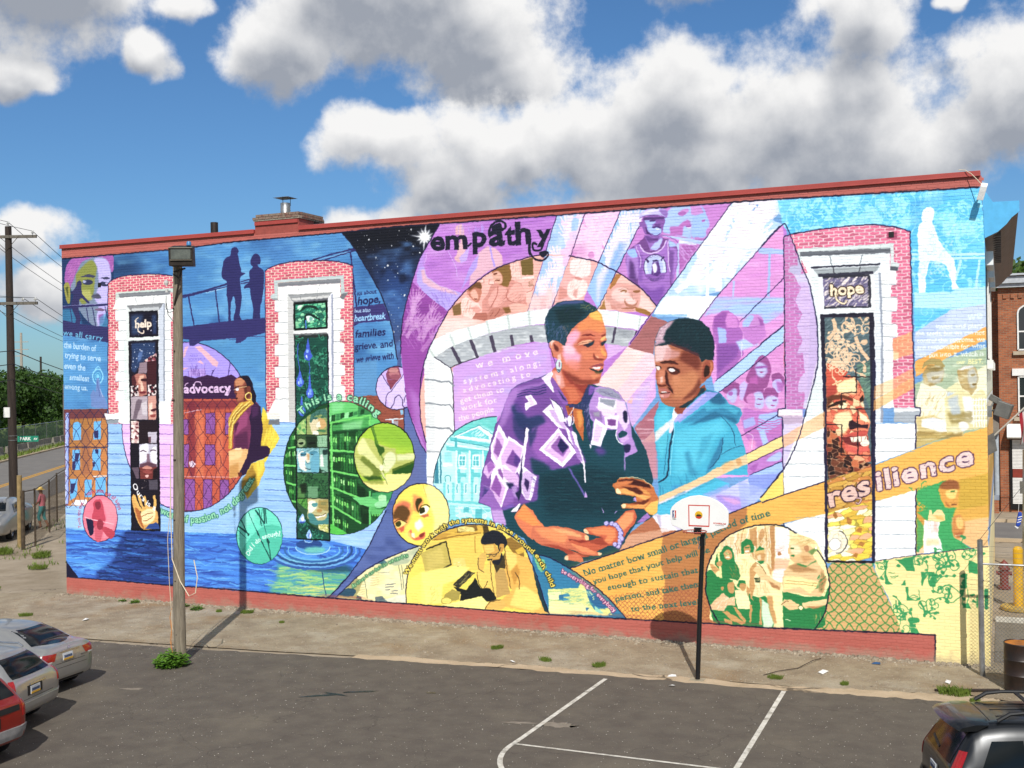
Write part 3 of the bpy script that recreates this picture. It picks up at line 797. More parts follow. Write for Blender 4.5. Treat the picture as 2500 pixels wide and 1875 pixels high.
G c8bcc4|100|8|0|396 770 29 9 2-56-26 5
P c88a7c|431 799 40 2-2-94-39 0
G f0c8b4|100|6|0|436 769 15 5 2-46-16-5
G 4a1c24|100|0|1|445 746 22 5-1-10-18-2
G 8a3a34|100|0|1|442 725 23 3-3-10-18 0
M f4e8e0,6a2a34,e0c4bc,c8a09c||55|1.5|0|345 701 38 1-1-86-38-1
P 20121a|385 701 89 2-2-88-89-1
P b8b0c0|426 658 45 2-1-43-37-1
G 30202c|100|0|1|480 1410-1-3-3-2-5-2-4 1-4 1-3 3-1 3 1 4 3 2 4 1 5 0 4-2 3-3
P 5a3a44|428 640 15 0-3-23-9 0
P b8b4c8|384 612 88 1-2-90-88-2
G eceaf4|100|0|1|393 607 35 3-4-49-36-23-2 46
G f0eef8|100|0|1|439 580 29 23 0-73-18-5
L 40283a|26|1|389 582 15 5 15-5
L 40283a|26|1|436 585 15 4 16-2
G 7a6070|100|6|0|421 575 12 0 5-37-20 0
G 5a3a48|100|5|0|385 533 39 10 44-9 0-14-83-1
P 6a2a26|384 521 86 2-3-46-80-2
G c07a6c|100|0|1|397 519 23 8 27-7-12-7-27 2
G 8a3c38|100|0|1|397 505 23 5 29-6-23-8
G e8b0a8|100|0|1|411 490 18 2-4-9-11 0
G 1a0c14|100|8|0|452 511 18 10-1-44-20-1
P 5a4a58|344 519 36 2 0-44-13 0
P 4a4450|428 471 44 4 0-40-42-1
S ffe8d8|14|9|390 473 29 0 0-46-30 0
G d89a48|100|0|1|382 334 15 30 32 6 29-9 12-25-6-46-63-11-32 31-25 74 5 28 9-5 24-41
L e0a850|84|1|394 348-21 22-19 39
L e0a850|84|1|402 355-17 30-8 27
L e0a850|84|1|417 360-8 30-5 18
L e0a850|84|1|452 350 6 32-5 30
G f8dc9c|100|10|1|388 343 35 17 35-6-7-37-41-20-23 18
G a0521c|90|0|1|358 361 24-14 11-41 8-25-26 29
L 8a4a20|19|1|390 327 27 12 29 6
L 8a4a20|19|1|396 311 26 5 24 15
P 1c3c80|407 281 21 19 35 8 11-8 3-19
T Ours is a|ffffff|150|20|344 453 22-32 34-36 29-18 29-15
L 08060f|39|0|340 1015 2-236-2-505 140 3 1 501 2 239
L 241a40|20|1|318 1395-4 40 1 40 6 40 11 38 14 36 20 34 23 30 26 28 30 23
G 0c1220|100|0|0|1320 1379 367 5 27-5-44-60-39-59-33-85-30-92-12-81-2-33 3-125 21-100 22-59 23-55 24-40 2-105 54-36 31-69-95-105-28-11-114-42-109-59-117-98-28-2 49 47 57 63 60 79 67 123 23 44 62 248 2 75-22 50-3 143-12 63-20 79-34 80-46 78-57 85|1550 1356-9-564,4c5f9a
C 1320 1379 367 5 27-5-44-60-39-59-33-85-30-92-12-81-2-33 3-125 21-100 22-59 23-55 24-40 2-105 54-36 31-69-95-105-28-11-114-42-109-59-117-98-28-2 49 47 57 63 60 79 67 123 23 44 62 248 2 75-22 50-3 143-12 63-20 79-34 80-46 78-57 85
G 123a78|80|350|0|1477 1273 142-30-20-123-54-91-88 128
G 3a78c0|60|250|0|1493 1140 89 12-20-124-35-14
G 0a0c18|90|120|0|1315 1387 376 6-19-79-303 0
N 5a9ae0|45|500|260|0.56|1369 1320 286 14-77-431-71 2
N 060a1c|60|420|260|0.55|1333 1386 357-9-73-258-177 71
S ffffff|110|16|1333 1370 354 8-109-475-46 32
N 2e4078|60|600|300|0.5|1238 58 470 213 4 215-211-67-149-226
G 5c6496|70|200|0|1560 698 76-93 5-123-106-34
C -
L 141230|27|1|1320 1377 49-57 57-85 46-78 34-80 20-79 13-82
L 141230|22|0|1563 745-1-78
L 141230|26|1|1484 384-75-132-60-79-57-63-53-48
G f4f8ff|95|5|0|1715 1331-61 5 1 8
G f4f8ff|95|5|0|1685 1318-33 19 6 7
G f4f8ff|95|5|0|1670 1308-20 31 9 3
G f4f8ff|95|5|0|1648 1287 2 54 9-2
G f4f8ff|95|5|0|1632 1314 19 29 8-6
G f4f8ff|95|5|0|1619 1328 34 16 4-8
G f4f8ff|95|5|0|1594 1350 61-6-1-8
G f4f8ff|95|5|0|1624 1362 33-18-5-7
G f4f8ff|95|5|0|1639 1372 20-30-9-3
G f4f8ff|95|5|0|1662 1393-3-54-9 2
G f4f8ff|95|5|0|1677 1366-18-29-8 6
G f4f8ff|95|5|0|1690 1352-33-16-4 8
G ffffff|95|60|1|1675 1339-2-8-6-7-9-3-10 1-8 4-6 7-2 9 2 8 6 6 9 3 10 0 8-5 6-7
G ffffff|100|15|1|1666 1339-1-4-4-4-5-2-5 1-5 2-4 4-1 5 1 5 4 3 5 2 6 0 4-3 4-4
G 25235a|100|0|1|835 1341 6 10 16 3 12-13-3-20 11-41 5-22 18-6-23-12-1-39 4-45-10-57 8-20-34 1 8 51-9 38-14-37 1-56-11 3-1 58-7 49 3 40-24 19 6 44 9 22 26 13
G 25235a|100|0|1|924 1301 9 17 15 6 16-9 4-27-12-6 3-8 16-9 7-14-2-59-6-29-12-49 0-35-32 0 2 36-11 50-2 30-15 4-12-2 6 14 18 11 2 39 15 13-8 10
L 25235a|48|0|605 1181 90 12 119 25
L 9ac4e8|16|0|717 1188 91 15
L 25235a|29|0|605 1175 209 33
L 25235a|41|0|633 1180 26-116
L 25235a|41|0|759 1201 18-128
L 25235a|40|0|869 1095 7-16
P 2b2660|597 1062 223 16 153 6 11-1-1-54-81-16-30-19-22 0 1 14 0 5-159-7-34-17-22 1-3 23-36 4
L 2b2660|14|0|821 1007 37 1
L 2b2660|14|0|922 1016 61-2
L 25235a|33|0|878 1223 42 7
L 25235a|28|0|878 1215 36 5
L 25235a|36|0|1183 1284 93 18 95 15
L 25235a|31|0|1247 1283 66 15 63 12
L 8ab8e0|11|0|1219 1285 124 22
L 25235a|49|0|1347 1316 29-6
L 25235a|44|0|1355 1307 10-98 12-100
P 312a66|1365 1108 123 7 15-35 11-25-128-5-22-12
L 3a80b8|22|0|1365 1009 154 5|30
T its about|15184a|102|12|1379 1149 80 5||0.16
T hope,|15184a|204|26|1380 1115 95 5||0.16
T but also|a8d4f4|98|14|1368 1088 65 2||0.16
T heartbreak|8cc8f4|169|24|1366 1057 127 5||0.16
T families|15184a|195|18|1368 998 125 6||0.16
T grieve. and|15184a|178|14|1366 955 156 8||0.16
T we grieve with|15184a|173|16|1370 909 154 11||0.16
T them|15184a|107|10|1370 872 75 3||0.1
G 4c86ba|100|20|0|1364 908 93 11-2-129-94-9
P 8a4430|1356 784 62 9 37-2 31-36 76-7-2-87-96 37-105 54
K 5a2a22|90|60|14|0|70|1418 793 37-2 107-43-2-87-96 37
P d8e8f4|1487 709 73 2 0-4-73-2
P bcdcf0|1514 708 7 0 1-38-7 0
P 7fb4dc|1548 739 11 1 1-15-12-1
G b0d0e8|60|0|0|1521 701 18 2 0-20-18-2
P e8c81e|968 754 17-23 19-39 37-53-19-29-26-30-22-33-19 52 1 66 7 60
G b48a10|60|20|0|956 685 33 27 15-27-29-39-20-34
K f8e860|14|200|16|60|80|973 712 65-73-40-56-23 49
K 9a7010|12|160|12|80|70|961 698 46-33-5-65-43-1
P d8b020|914 544 56 16 4-36-30-60-51-55-27 43 19 47
G 8a6410|80|15|0|869 482 49 57 15-39-41-81-26 31
P 6a4a10|946 550 6 0-2-23
G f0d840|70|20|0|934 553 34 5 1-31-28-37
P 6e2a52|890 758 48 15 20-19 7-82-12-60-18-15-105-1 3 49 7 47 25 46
G 8e3a68|100|15|0|861 712 28 30 14-17-7-40-32-20-25-20
G 4a1c40|80|25|0|839 645 57 20 5-68-63 0
G 4a1838|100|10|0|840 692 20 6-17-40
P 2a1436|934 770 24-16 9-82-12-63 32 0 12-11-7-26-46-17-32-10-25-39-24-12-13 21 34 47 19 43 9 60-7 47 11 43
G 4c2450|70|20|0|914 751 20 15 16-11-5-30-24-13
P e0a868|810 588 28 10 63-1-9-32-31-50-10-22-39-7
P f4d0a0|838 599 29 2 0-8-29 0
G b87a30|70|25|0|813 531 41 14 3-47-45-10
G f0c080|100|15|0|814 585 61 7-9-27-53-14
P 5c2418|851 508 18 2 0-11-12-6
P c8921e|862 769 56 12 14-12-32-18-41-39-25-30-8-84-16-2 2 116 23 30
L f0d060|23|1|910 775-57-43-38-47
L 7a5410|16|1|916 770-59-42-38-46
L f0d060|23|1|898 770-53-45-26-80
L 7a5410|16|1|903 765-54-43-26-80
L f0d060|23|1|878 767-46-42-19-40
L 7a5410|16|1|883 762-47-40-19-40
L f0d060|23|1|914 766-49-41-33-40-12-84
L 7a5410|16|1|919 762-50-40-33-40-12-84
G 7c3c2c|100|0|1|857 865 27 6 24-5 16-25 0-27-10-26-12-5-18-9-20-3-14 3-6 13 4 11-9 11 4 11-4 15 4 17
G c07a50|100|12|1|857 863 23 5 14-7-15-23-20-6-12 3-2 17
G a85c3c|100|12|1|853 822 26 4 12-15-9-23-20-10-12 7
G 54221c|100|14|1|885 831 20 3 10-23-17-28-16-8 6 23
G 180f24|100|0|1|857 865 23 7 26-4 18-26 2-18 12-26-3-31-14 7-4 24-4 21-12 12-4 3-8 17-18 12
G 6a3024|100|0|1|897 830 16-1-1-20-11-3
L e8c040|28|1|918 794-1-6-4-5-6-2-6 0-5 3-4 4-1 6 1 6 4 4 6 3 6 0 5-3 4-4 1-6
L fff0a0|12|1|891 794 1 5 2 4 4 2 4 2 5 0
L e8d890|12|0|838 819 25 6 34 6
G e8e8f8|100|0|1|847 823 12 3 1-9-10-3
G 3a1418|100|0|1|843 788 11 3 3-4-9-4
P 2c1014|842 829 21 4 1-2-21-6
P 3a1a16|840 809 12-4-2-5
T work of passion, not degrees.|86d0a4|200|24|481 346 57-19 62-14 79 3 83 28 61 31 50 45 32 37 22 31|2c6a58
B cc4660|f4dcc4|987 1256 19 11 44 11 74 7 114-3 75-10 51-15 2-127-5-365-39 2-278-34-62 0
L 241c44|28|1|987 1256 19 11 44 11 74 7 114-3 75-10 51-15
L 241c44|21|0|987 1256-5-523
L 241c44|20|0|1364 1257-3-492
P f8f8f4|1044 1196-1-49-15-3-1-39 17-1-1-39-17-1 0-40 16-2 0-39-17 0-1-39 18-2-1-39-18-2 1-39 18-2 0-36-16-1-1-39-32-51 47-2 1-33 68-1 143 1 1 68 70 9 0 51-16 2 0 36 17 2 1 36-19 0 1 37 15 1 0 42-16 0 0 40 17 1 1 40-17 2 1 39 17 0 0 34-16 7 0 51
G b8d0e8|25|0|0|1030 1142 13 0 0-35-14-1
L 7a808a|14|0|1028 1146 58-2
L 7a808a|13|0|1279 1145 46 0
L 7a808a|14|0|1027 1105 59-2
L 7a808a|13|0|1278 1105 47 0
L 7a808a|14|0|1026 1065 59-2
L 7a808a|13|0|1277 1066 47 1
L 7a808a|14|0|1026 1024 58-1
L 7a808a|13|0|1277 1026 46 1
L 7a808a|14|0|1025 983 58 0
L 7a808a|13|0|1276 987 47 1
L 7a808a|14|0|1024 943 59 0
L 7a808a|13|0|1275 948 47 1
L 7a808a|14|0|1023 902 59 0
L 7a808a|13|0|1275 908 46 1
L 7a808a|14|0|1024 862 59-1
L 7a808a|13|0|1274 866 50 0
L 7a808a|14|0|1023 824 60-1
L 7a808a|13|0|1273 828 50 0
L 7a808a|14|0|1022 782 60 0
L 7a808a|13|0|1272 787 51 1
P 6a6e74|992 705 50 3-1-19-49-1
P e8e4da|985 732 60 2-2-26-55-1
P b4c4c4|1025 1221 300 4 2-62 16 0-22-25-9 4 1 70-270 0-1-67-18 2-15 9 2 12 16 2
P 8a8e90|1012 1156 30-6 0-5-18 2
P 6a6c72|1313 1159 30 0-22-23-11 6
P 76787e|1043 1210 269 2-1-16-267 0
P f8f8f4|1044 1196 265-1 0-31-224 0-1-22-40 5
L 8a9096|11|0|1129 1193 8-24
L 8a9096|11|0|1222 1194-9-26
P 8c8e90|1085 1165 192 1-20-21-148-10
P c8c8c6|1102 1151 164 5-10-9-145-5
P 55565c|1109 1137 148 8 0-12-147-4
L 5a5c62|11|0|1139 1159 3-13
L 5a5c62|11|0|1213 1160-4-13
P c4c4c2|1085 1164 24-28 4-126-2-116-28 0
P bcbab6|1083 894 28 0 1-196-30 0
P e8e8f2|1257 1145 20 21-2-275-21 0
P 8c92a8|1273 1156 7 5-3-271-8 1
P e8e8f2|1254 891 21 0-2-119-21-3
P 8c92a8|1269 891 8-1-2-118-7 0
P 1c6a58|1113 1131 139 2-1-94-138-3
L 0a1210|59|0|1113 1131 139 2-1-94-138-3 0 95
M 1f7a62,2f9a76,55c08a,166050,84d8a0|0c3028|55|2.2|-15|1118 1126 129 2 0-86-129-2
G d8ecdc|100|0|1|1130 1123 18 2-8-10-12-4
G 0c2a22|100|0|1|1138 1105 13 14 27 5 23-5 19-15-8 0-22 9-23 1-20-10
G 0a2420|100|0|1|1153 1059 5 28 12 6 23-4 30-19-8-2-26 13-21 5-5-22
G e0ece8|100|0|1|1166 1082 17 1 15-13-21-7-10 4
G 6ab09a|100|0|1|1179 1079 10-1 2-10-12-1
L 3a6ad0|27|1|1161 1067 1-13 1-16
G 90dca0|80|15|0|1117 1069 10-4 8-23-17-1
P eef0ee|1107 1030 150 3 0-17-150-1
P 6c6c70|1107 1020 147 2 0-8-146-1
P 0f4a3c|1113 1014 142 2-1-125 0 0-1-193-3-427-140 0 1 427 0 196
C 1113 1014 142 2-1-125 0 0-1-193-3-427-140 0 1 427 0 196
P 2a2c2c|1113 1014 142 2 0-10-142-5
V 2a8a68|60|170|16|90|1113 1014 142 2-1-125 0 0-1-193-3-427-140 0 1 427 0 196
V 56b08a|30|140|12|70|1113 1014 142 2-1-125 0 0-1-193-3-427-140 0 1 427 0 196
V 0a3028|36|180|22|90|1113 1014 142 2-1-125 0 0-1-193-3-427-140 0 1 427 0 196
N 0a3a34|50|160|160|0.5|1113 1014 142 2-1-125 0 0-1-193-3-427-140 0 1 427 0 196
G 2448c0|100|0|1|1170 1002 8-42 9-20-7-14-11-5-12 7-5 16 9 20
P 7aa4f4|1162 960 10 3-2-13-7-1
G c8dcfc|100|0|1|1160 938 6 3 1-13
G 2a50cc|100|0|1|1133 887 8-23 9-20-7-14-10-4-12 6-5 16 10 19
G 6a98f4|100|0|1|1130 857 9 0 2-19-10 3
G a8ccfc|100|0|1|1123 845 6 2 1-14
G 2a50cc|100|0|1|1175 873 7-50 9-20-7-14-10-4-11 6-5 16 9 19
G 6a98f4|100|0|1|1171 816 9 0 2-19-10 3
G a8ccfc|100|0|1|1165 804 5 2 1-14
G 2a50cc|100|0|1|1139 792 7-35 8-20-6-13-9-4-11 6-4 15 8 19
G 6a98f4|100|0|1|1135 750 10 0 1-19-9 3
G a8ccfc|100|0|1|1129 737 5 3 2-14
L 2a50cc|20|1|1128 984-3-46 7-45
L 2448c0|23|1|1173 918 3-26-4-19
L 2a50cc|18|1|1132 900 1-26
C -
L 141e20|26|1|1529 536-24-102-65-84-94-49-105-4-96 43-67 83-22 105 26 106 70 85 97 46 105 0 92-47 62-81 21-101
C 1529 536-24-102-65-84-94-49-105-4-96 43-67 83-22 105 26 106 70 85 97 46 105 0 92-47 62-81|1
P 0f4420|1056 777 484-4-8-481-485-19
G 3f9a48|100|10|0|1253 772 280-2-3-165-99 87-179 6
P 58c060|1253 769 125-1-5-51-121-19
G 7cd888|70|30|0|1266 764 56 3-11-27-45-10
P 2c7a40|1378 755 50-9 4-22-55-4
G 4eb858|100|8|0|1431 711 15 6 57-50-87 19
G 389044|100|10|0|1269 685 159 26-1-32-159-13
G a8ecaa|50|20|0|1310 692 85 13-8-32-77-3
P 8ae092|1254 718 17 1-2-17-17-4
P 0f4420|1266 724 16 2-2-24-17-4
P 2c7a40|1285 727 16 2-2-24-17-3
P 0f4420|1303 729 17 2-2-18-17-4
P 8ae092|1322 730 16 2-2-18-17-3
P 0f4420|1340 732 17 2-2-15-17-3
P 2c7a40|1359 733 16 2-2-13-17-3
P 0f4420|1388 743 16 1-1-17-17-3
P 0c3a1a|1270 660 124 10-1-79-124 5
P 14501f|1270 655 8 0-1-60-8 1
P 7cdc60|1271 642 6 1-1-18-6 0
P 206c30|1280 654 7 0-1-59-7 0
P 7cdc60|1280 641 6 0 0-20-6 3
P 0e3c18|1289 656 8 1-1-62-8 0
P 206c30|1299 655 8 1-2-62-7 1
P 1c6428|1309 658 7 1-1-65-7 0
P 0e3c18|1318 660 8 0-1-67-8 1
P 7cdc60|1319 646 6 0-1-19-6 0
P 206c30|1328 662 7 0-1-69-7 0
P 7cdc60|1328 648 6 0 0-17-6-2
P 0e3c18|1337 660 8 0-1-67-8 0
P 58c048|1338 645 6 1-1-18-5-1
P 0e3c18|1347 665 7 1-1-74-7 1
P 0e3c18|1356 662 8 0-1-70-8 0
P 1c6428|1366 662 7 1-1-72-7 1
P 7cdc60|1366 647 6 0 0-23-6 3
P 1c6428|1375 668 8 0-2-77-7 0
P 206c30|1385 667 7 0-1-76-7 0
P 58c048|1385 651 6 1 0-24-6 3
P 0c3a1a|1253 660 15 1-1-64-15 2
P 14501f|1253 654 6 1-1-57-6 1
P a8e890|1254 642 4 0 0-14-4-2
P 1c6428|1261 657 6 0-1-60-6 1
P 7cdc60|1261 644 5 1-1-20-4 3
P 0c3a1a|1269 586 109-8-1-64-109 14
P 0e3c18|1269 584 9-1-1-56-9 1
P a8e890|1269 572 8-1-1-18-7 4
P 0e3c18|1280 581 8 0 0-55-9 1
P 58c048|1280 570 8-1-1-18-7 3
P 0e3c18|1291 584 9-1-2-59-8 2
P 7cdc60|1291 572 8-1-1-15-7 1
P 14501f|1302 583 8 0-1-60-8 1
P 7cdc60|1302 571 8 0-1-15-7 0
P 1c6428|1313 581 8 0-1-59-8 1
P 58c048|1313 569 7 0 0-14-7-1
P 1c6428|1324 579 8 0-1-59-8 1
P 1c6428|1335 578 8 0-1-59-8 1
P 7cdc60|1335 566 7 0 0-18-7 2
P 1c6428|1346 579 8 0-1-62-8 2
P 7cdc60|1346 567 7-1 0-18-7 3
P 14501f|1356 578 9 0-1-62-9 1
P 7cdc60|1357 566 7-1 0-16-7 1
P 0e3c18|1367 577 9 0-1-62-9 1
P 0c3a1a|1252 589 15-1-1-58-15 1
P 0e3c18|1252 585 6 0-1-54-6 0
P 7cdc60|1253 574 4-1 0-17-5 3
P 206c30|1260 588 5 0-1-58-5 1
P 7cdc60|1260 577 5-1-1-17-4 3
P 0c3a1a|1270 512 99-17-1-57-99 20
P 1c6428|1269 509 8-2-1-51-7 2
P a8e890|1270 498 6-2 0-13-6 0
P 206c30|1280 509 7-1-1-54-7 2
P 58c048|1280 498 6-1 0-15-6 2
P 206c30|1290 503 7-1 0-50-8 2
P 0e3c18|1300 504 7-2 0-52-8 2
P a8e890|1300 493 6-2 0-14-6 1
P 1c6428|1310 499 7-1 0-50-8 2
P a8e890|1310 488 6-1 0-16-6 3
P 0e3c18|1320 500 7-1-1-53-7 2
P 0e3c18|1330 497 7-2-1-51-7 2
P 7cdc60|1330 486 6-2 0-15-6 2
P 1c6428|1340 497 7-1-1-54-7 2
P 58c048|1340 486 6-2 0-13-6 0
P 1c6428|1349 492 8-1-1-51-7 2
P 7cdc60|1350 481 6-1 0-15-6 1
P 1c6428|1359 495 8-1-1-56-8 2
P 0c3a1a|1270 442 105-36-1-63-105 48
P 1c6428|1270 440 8-3 0-50-9 4
P 7cdc60|1271 430 6-3 0-12-7 1
P 206c30|1281 432 8-3-1-47-8 4
P a8e890|1281 422 7-3 0-13-7 2
P 206c30|1291 430 8-2 0-51-9 4
P 58c048|1292 420 7-3-1-14-6 3
P 206c30|1302 425 8-3-1-50-8 4
P 7cdc60|1302 414 7-3 0-15-7 4
P 0e3c18|1312 424 9-2-1-54-9 3
P 7cdc60|1313 413 7-3-1-15-6 4
P 14501f|1323 419 8-2-1-54-8 4
P 58c048|1323 408 7-3 0-18-7 6
P 0e3c18|1333 418 9-2-1-58-9 4
P 1c6428|1344 413 8-3-1-57-8 4
P a8e890|1344 401 7-3 0-17-7 4
P 206c30|1354 411 8-3-1-59-8 3
P 1c6428|1365 403 8-3-1-56-8 4
P 0c3a1a|1267 365 63-17-1-54-63 20
P 14501f|1267 362 6-1-1-49-6 2
P a8e890|1267 352 5-1 0-14-5 2
P 14501f|1275 357 6-1-1-47-6 2
P 7cdc60|1275 347 5-2 0-13-5 2
P 206c30|1283 359 6-2-1-50-6 2
P a8e890|1283 349 5-2 0-14-5 2
P 0e3c18|1291 358 6-1-1-53-6 2
P 7cdc60|1291 348 5-2 0-17-5 5
P 0e3c18|1298 350 7-2-1-46-6 2
P 206c30|1306 352 6-1 0-52-7 2
P 58c048|1307 342 5-2-1-16-4 4
P 206c30|1314 346 6-2-1-47-6 2
P 7cdc60|1315 335 4-1 0-17-5 4
P 0e3c18|1322 346 6-2-1-50-6 2
P 7cdc60|1323 335 4-2 0-17-5 5
P 0c3a1a|1426 395 58-11-1-50-58 11
P 14501f|1426 390 7-1 0-46-8 2
P 58c048|1426 380 7-1-1-15-6 3
P 14501f|1436 388 7-2-1-44-7 1
P 58c048|1436 378 6-2 0-13-6 2
P 0e3c18|1445 389 8-1-1-48-8 1
P 58c048|1446 379 6-2 0-14-6 3
P 206c30|1455 385 7-1-1-46-7 1
P 7cdc60|1455 375 6-1 0-14-6 2
P 206c30|1464 387 8-2-1-49-7 2
P 0e3c18|1474 380 7-1 0-45-8 2
P 7cdc60|1474 370 6-1 0-12-6 0
P 0c3a1a|1254 474 11-3-1-68-11 6
P 1c6428|1254 473 9-3-2-65-8 4
P 0a2c14|1369 482 47-37 0-25-48 12
P 0a2c14|1379 403 43-2-1-69-40 5
P 0c3a1a|1061 600 49 4-1-62-49-1
P 1c6428|1061 597 5 1-1-57-5 0
P a8e890|1062 586 3 0 0-16-4 0
P 14501f|1068 594 5 1-1-53-5-1
P 58c048|1068 582 4 1 0-19-4 3
P 14501f|1075 597 5 0-1-55-5 0
P 58c048|1075 585 4 0 0-16-4 0
P 1c6428|1082 601 5 0-1-59-5 0
P a8e890|1082 589 4 0 0-19-4 3
P 0e3c18|1089 597 5 1-1-56-5 0
P 14501f|1096 600 5 0-1-58-5 0
P 58c048|1096 588 4 0 0-18-4 2
P 1c6428|1103 602 5 1-1-61-5 0
P a8e890|1103 590 4 0 0-16-4 0
P 0c3a1a|1058 532 50 0-1-52-50-1
P 14501f|1058 530 5 0 0-51-6 0
P 14501f|1065 531 6 1-1-53-6 0
P 58c048|1066 521 4 0 0-13-5-1
P 206c30|1072 530 6 0-1-50-6-1
P 1c6428|1079 528 6 0-1-48-5 0
P 7cdc60|1080 517 4 0 0-12-4-1
P 14501f|1087 528 5 0-1-48-5 0
P 7cdc60|1087 517 4 1 0-16-4 2
P 0e3c18|1094 532 6 0-1-52-6 0
P 14501f|1101 530 6 0-1-50-6 0
P 0c3a1a|1072 466 35-2-1-59-35 6
P 0e3c18|1072 462 6 0-1-52-6 1
P 1c6428|1079 462 6 0-1-53-6 1
P 58c048|1080 451 4-1-1-15-3 1
P 1c6428|1086 462 6 0-1-54-6 1
P 58c048|1087 451 4 0-1-16-3 1
P 0e3c18|1093 461 6 0-1-54-6 1
P 58c048|1094 450 4 0-1-14-4-1
P 206c30|1100 464 6 0-1-58-6 0
P 0c3a1a|1089 653 22 13-1-59-22 0
P 206c30|1089 648 6 3-1-44-6 0
P 1c6428|1096 654 6 4-1-51-6 0
P 58c048|1097 644 4 4 0-13-4-4
P 0e3c18|1103 659 6 3-1-55-5 0
P a8e890|1104 648 4 3 0-16-4-1
L 63cc58|49|0|1254 694 174 28
L 63cc58|49|0|1252 596 104-5
L 63cc58|49|0|1251 523 126-18
L 63cc58|49|0|1250 464 30-7 99-31
L 63cc58|49|0|1249 395 22-4 110-54
L 63cc58|50|0|1058 538 50-1
L 63cc58|50|0|1067 476 40-9
L 63cc58|50|0|1077 602 33 4
L 63cc58|50|0|1089 408 17-3
L 63cc58|58|0|1263 698 0-128 3-128 0-138
L 63cc58|53|0|1424 717 0-31
L 58c060|53|0|1420 452-2-120
P 5fc46a|1346 428 73 5 97-10-11-16-43-14-40 2-40 8
G 2c8a4c|100|10|0|1427 446 90 8 0-28-54-11-36 15
G a8e8a8|100|0|1|1456 437 29 1-1-22-25-4
G 8cd898|100|0|1|1441 411 40 11 5-19-38-7
P 50b058|1419 395 50-5 40 14-26-32-57-2
P 44b83c|1251 332 60-26 18-12-78-4
N 7ce070|25|250|250|0.55|1253 769 280-2-8-469-280-11
C -
C 1113 1014 142 2-1-125 0 0-1-193-3-427-140 0 1 427 0 196
C 1111 666 18 29 31 23 50 24 44 9-4-454-48 11-38 24-30 32-22 22
P 2c4c34|1112 754 143-1-5-482-146-6
M 6aa858,a8c870,4c8c4c,88b060||70|1.2|0|1115 692 41 19-1-59-41 0
P 8c9c58|1160 719 86 34-1-100-87-1
G d8c89c|100|0|1|1173 702 32 9 4-26-1-32-19-1-13 20
G 3c6c60|100|0|1|1187 740 53 7 3-36-19 13-30-6-12-20-9 4
G c89c60|100|0|1|1209 708 23 0 11-23-27-12
G f0e4c8|100|0|1|1199 685 14 17 5-20-13-5
G 2c5c58|100|0|1|1186 713 17 3 2-6-17-2
G 3c6c50|100|0|1|1220 718 21 6 0-8-19-5
G 3c7048|100|0|1|1203 669 37 0-5-8-27 3
K 1c4838|24|120|10|75|80|1183 744 61 6-1-39-61 0
P fff8e0|1187 666 21-2 0-11-23-1
P 2f4f2c|1114 647 88 1-1-42-88-1
G 1a2c1c|100|10|0|1155 646 47 1-1-41-43 0
G 88a070|100|10|1|1120 633 27 4 3-23-27-7
G 0e1a12|100|0|1|1123 622 20 3 0-8-18 0
G 0e1a12|100|0|1|1166 624 26 3 0-9-27-2
L 1a2c14|20|1|1120 633 11 5 18-3
P 88b890|1204 649 41 1-1-44-41 0
K 4c7c58|12|110|12|90|80|1204 643 41 1-1-38-41 0
P 7ab4c0|1114 602 96 1 0-88-94-1
G f0ece0|100|0|1|1121 581 21 10 11-22-4-26 7-23-27 9-7 26
G e8dcc0|100|0|1|1151 582 14 3 5-29-13-7
G 3c7c94|100|0|1|1130 585 24 2-1-12-19-2
G 3c7c94|100|0|1|1169 588 30 4 2-11-25-4
L 243c44|18|1|1130 581 12-3 11 2
L 243c44|18|1|1176 580 12-3 11 5
L 2c4048|20|1|1149 530 19-5 19 12
G 5a9cb4|100|8|1|1180 572 29 10-2-64-32-2
L 3c5c64|16|1|1155 552 9-7 12 5
K d8e8d8|14|120|10|60|80|1115 601 27 0-20-33-7 0
K 3c5c60|18|120|9|20|70|1131 601 76 1 0-10-76-1
G c0986a|100|5|0|1157 582 12 0 1-20-9-3
P 78a894|1212 603 34 1 0-89-36 0
G 1c3430|100|6|1|1226 595 20 4 0-16-17-4
G e0e8dc|100|8|0|1214 576 12 6 3-45-14 0
P 1c3028|1210 537 11-16-4-6-8 0
P 2a5c34|1116 510 130 2-1-89-131-4
V 123020|30|100|14|90|1116 510 130 2-1-89-131-4
P 5c8c64|1161 463 42 1-1-42-42-1
G 4c7c40|100|10|0|1117 458 27 3 3-40-31-1
G 142414|100|14|0|1125 471 30 4-4-36-19-1
M 2c5c30,3c7040,1c4424||40|1|0|1116 508 40 1-12-35-29 0
P 4c8c34|1114 418 41 1 2-42-43 28
K 1c4c1c|16|150|12|60|80|1114 417 40 1 3-41-43 27
P b8b078|1158 419 88 0-1-90-66-2-22 21
G f4ecd4|100|0|1|1162 407 27 4 9-19-22-24-13 0
G 4c8c8c|100|0|1|1177 401 21 4 2-12-19-4
G 4c8c8c|100|0|1|1215 407 23 2 0-10-21-2
G 8c7838|80|10|0|1204 414 41 3 0-43-19 6-23 5
G 3c7c7c|100|6|1|1159 361 21 4 22-25 31 8 12 22-1-41-68-2
G fffaf0|100|0|1|1191 354 42 11-4-8-26-7
G a87c3c|100|4|1|1197 379 18 3 3-9-19-2
L 5c4c24|18|1|1184 359 30-1 23 11
M c8c870,f0e8a0,a8b050|6c8030|60|1.2|0|1202 326 43 2 0-30-39 10
L 0c1410|18|0|1112 651 137 1
L 0c1410|18|0|1112 605 136 1
L 0c1410|18|0|1110 512 136 3
L 0c1410|18|0|1108 419 137 4
L 0c1410|16|0|1158 711-1-60
C -
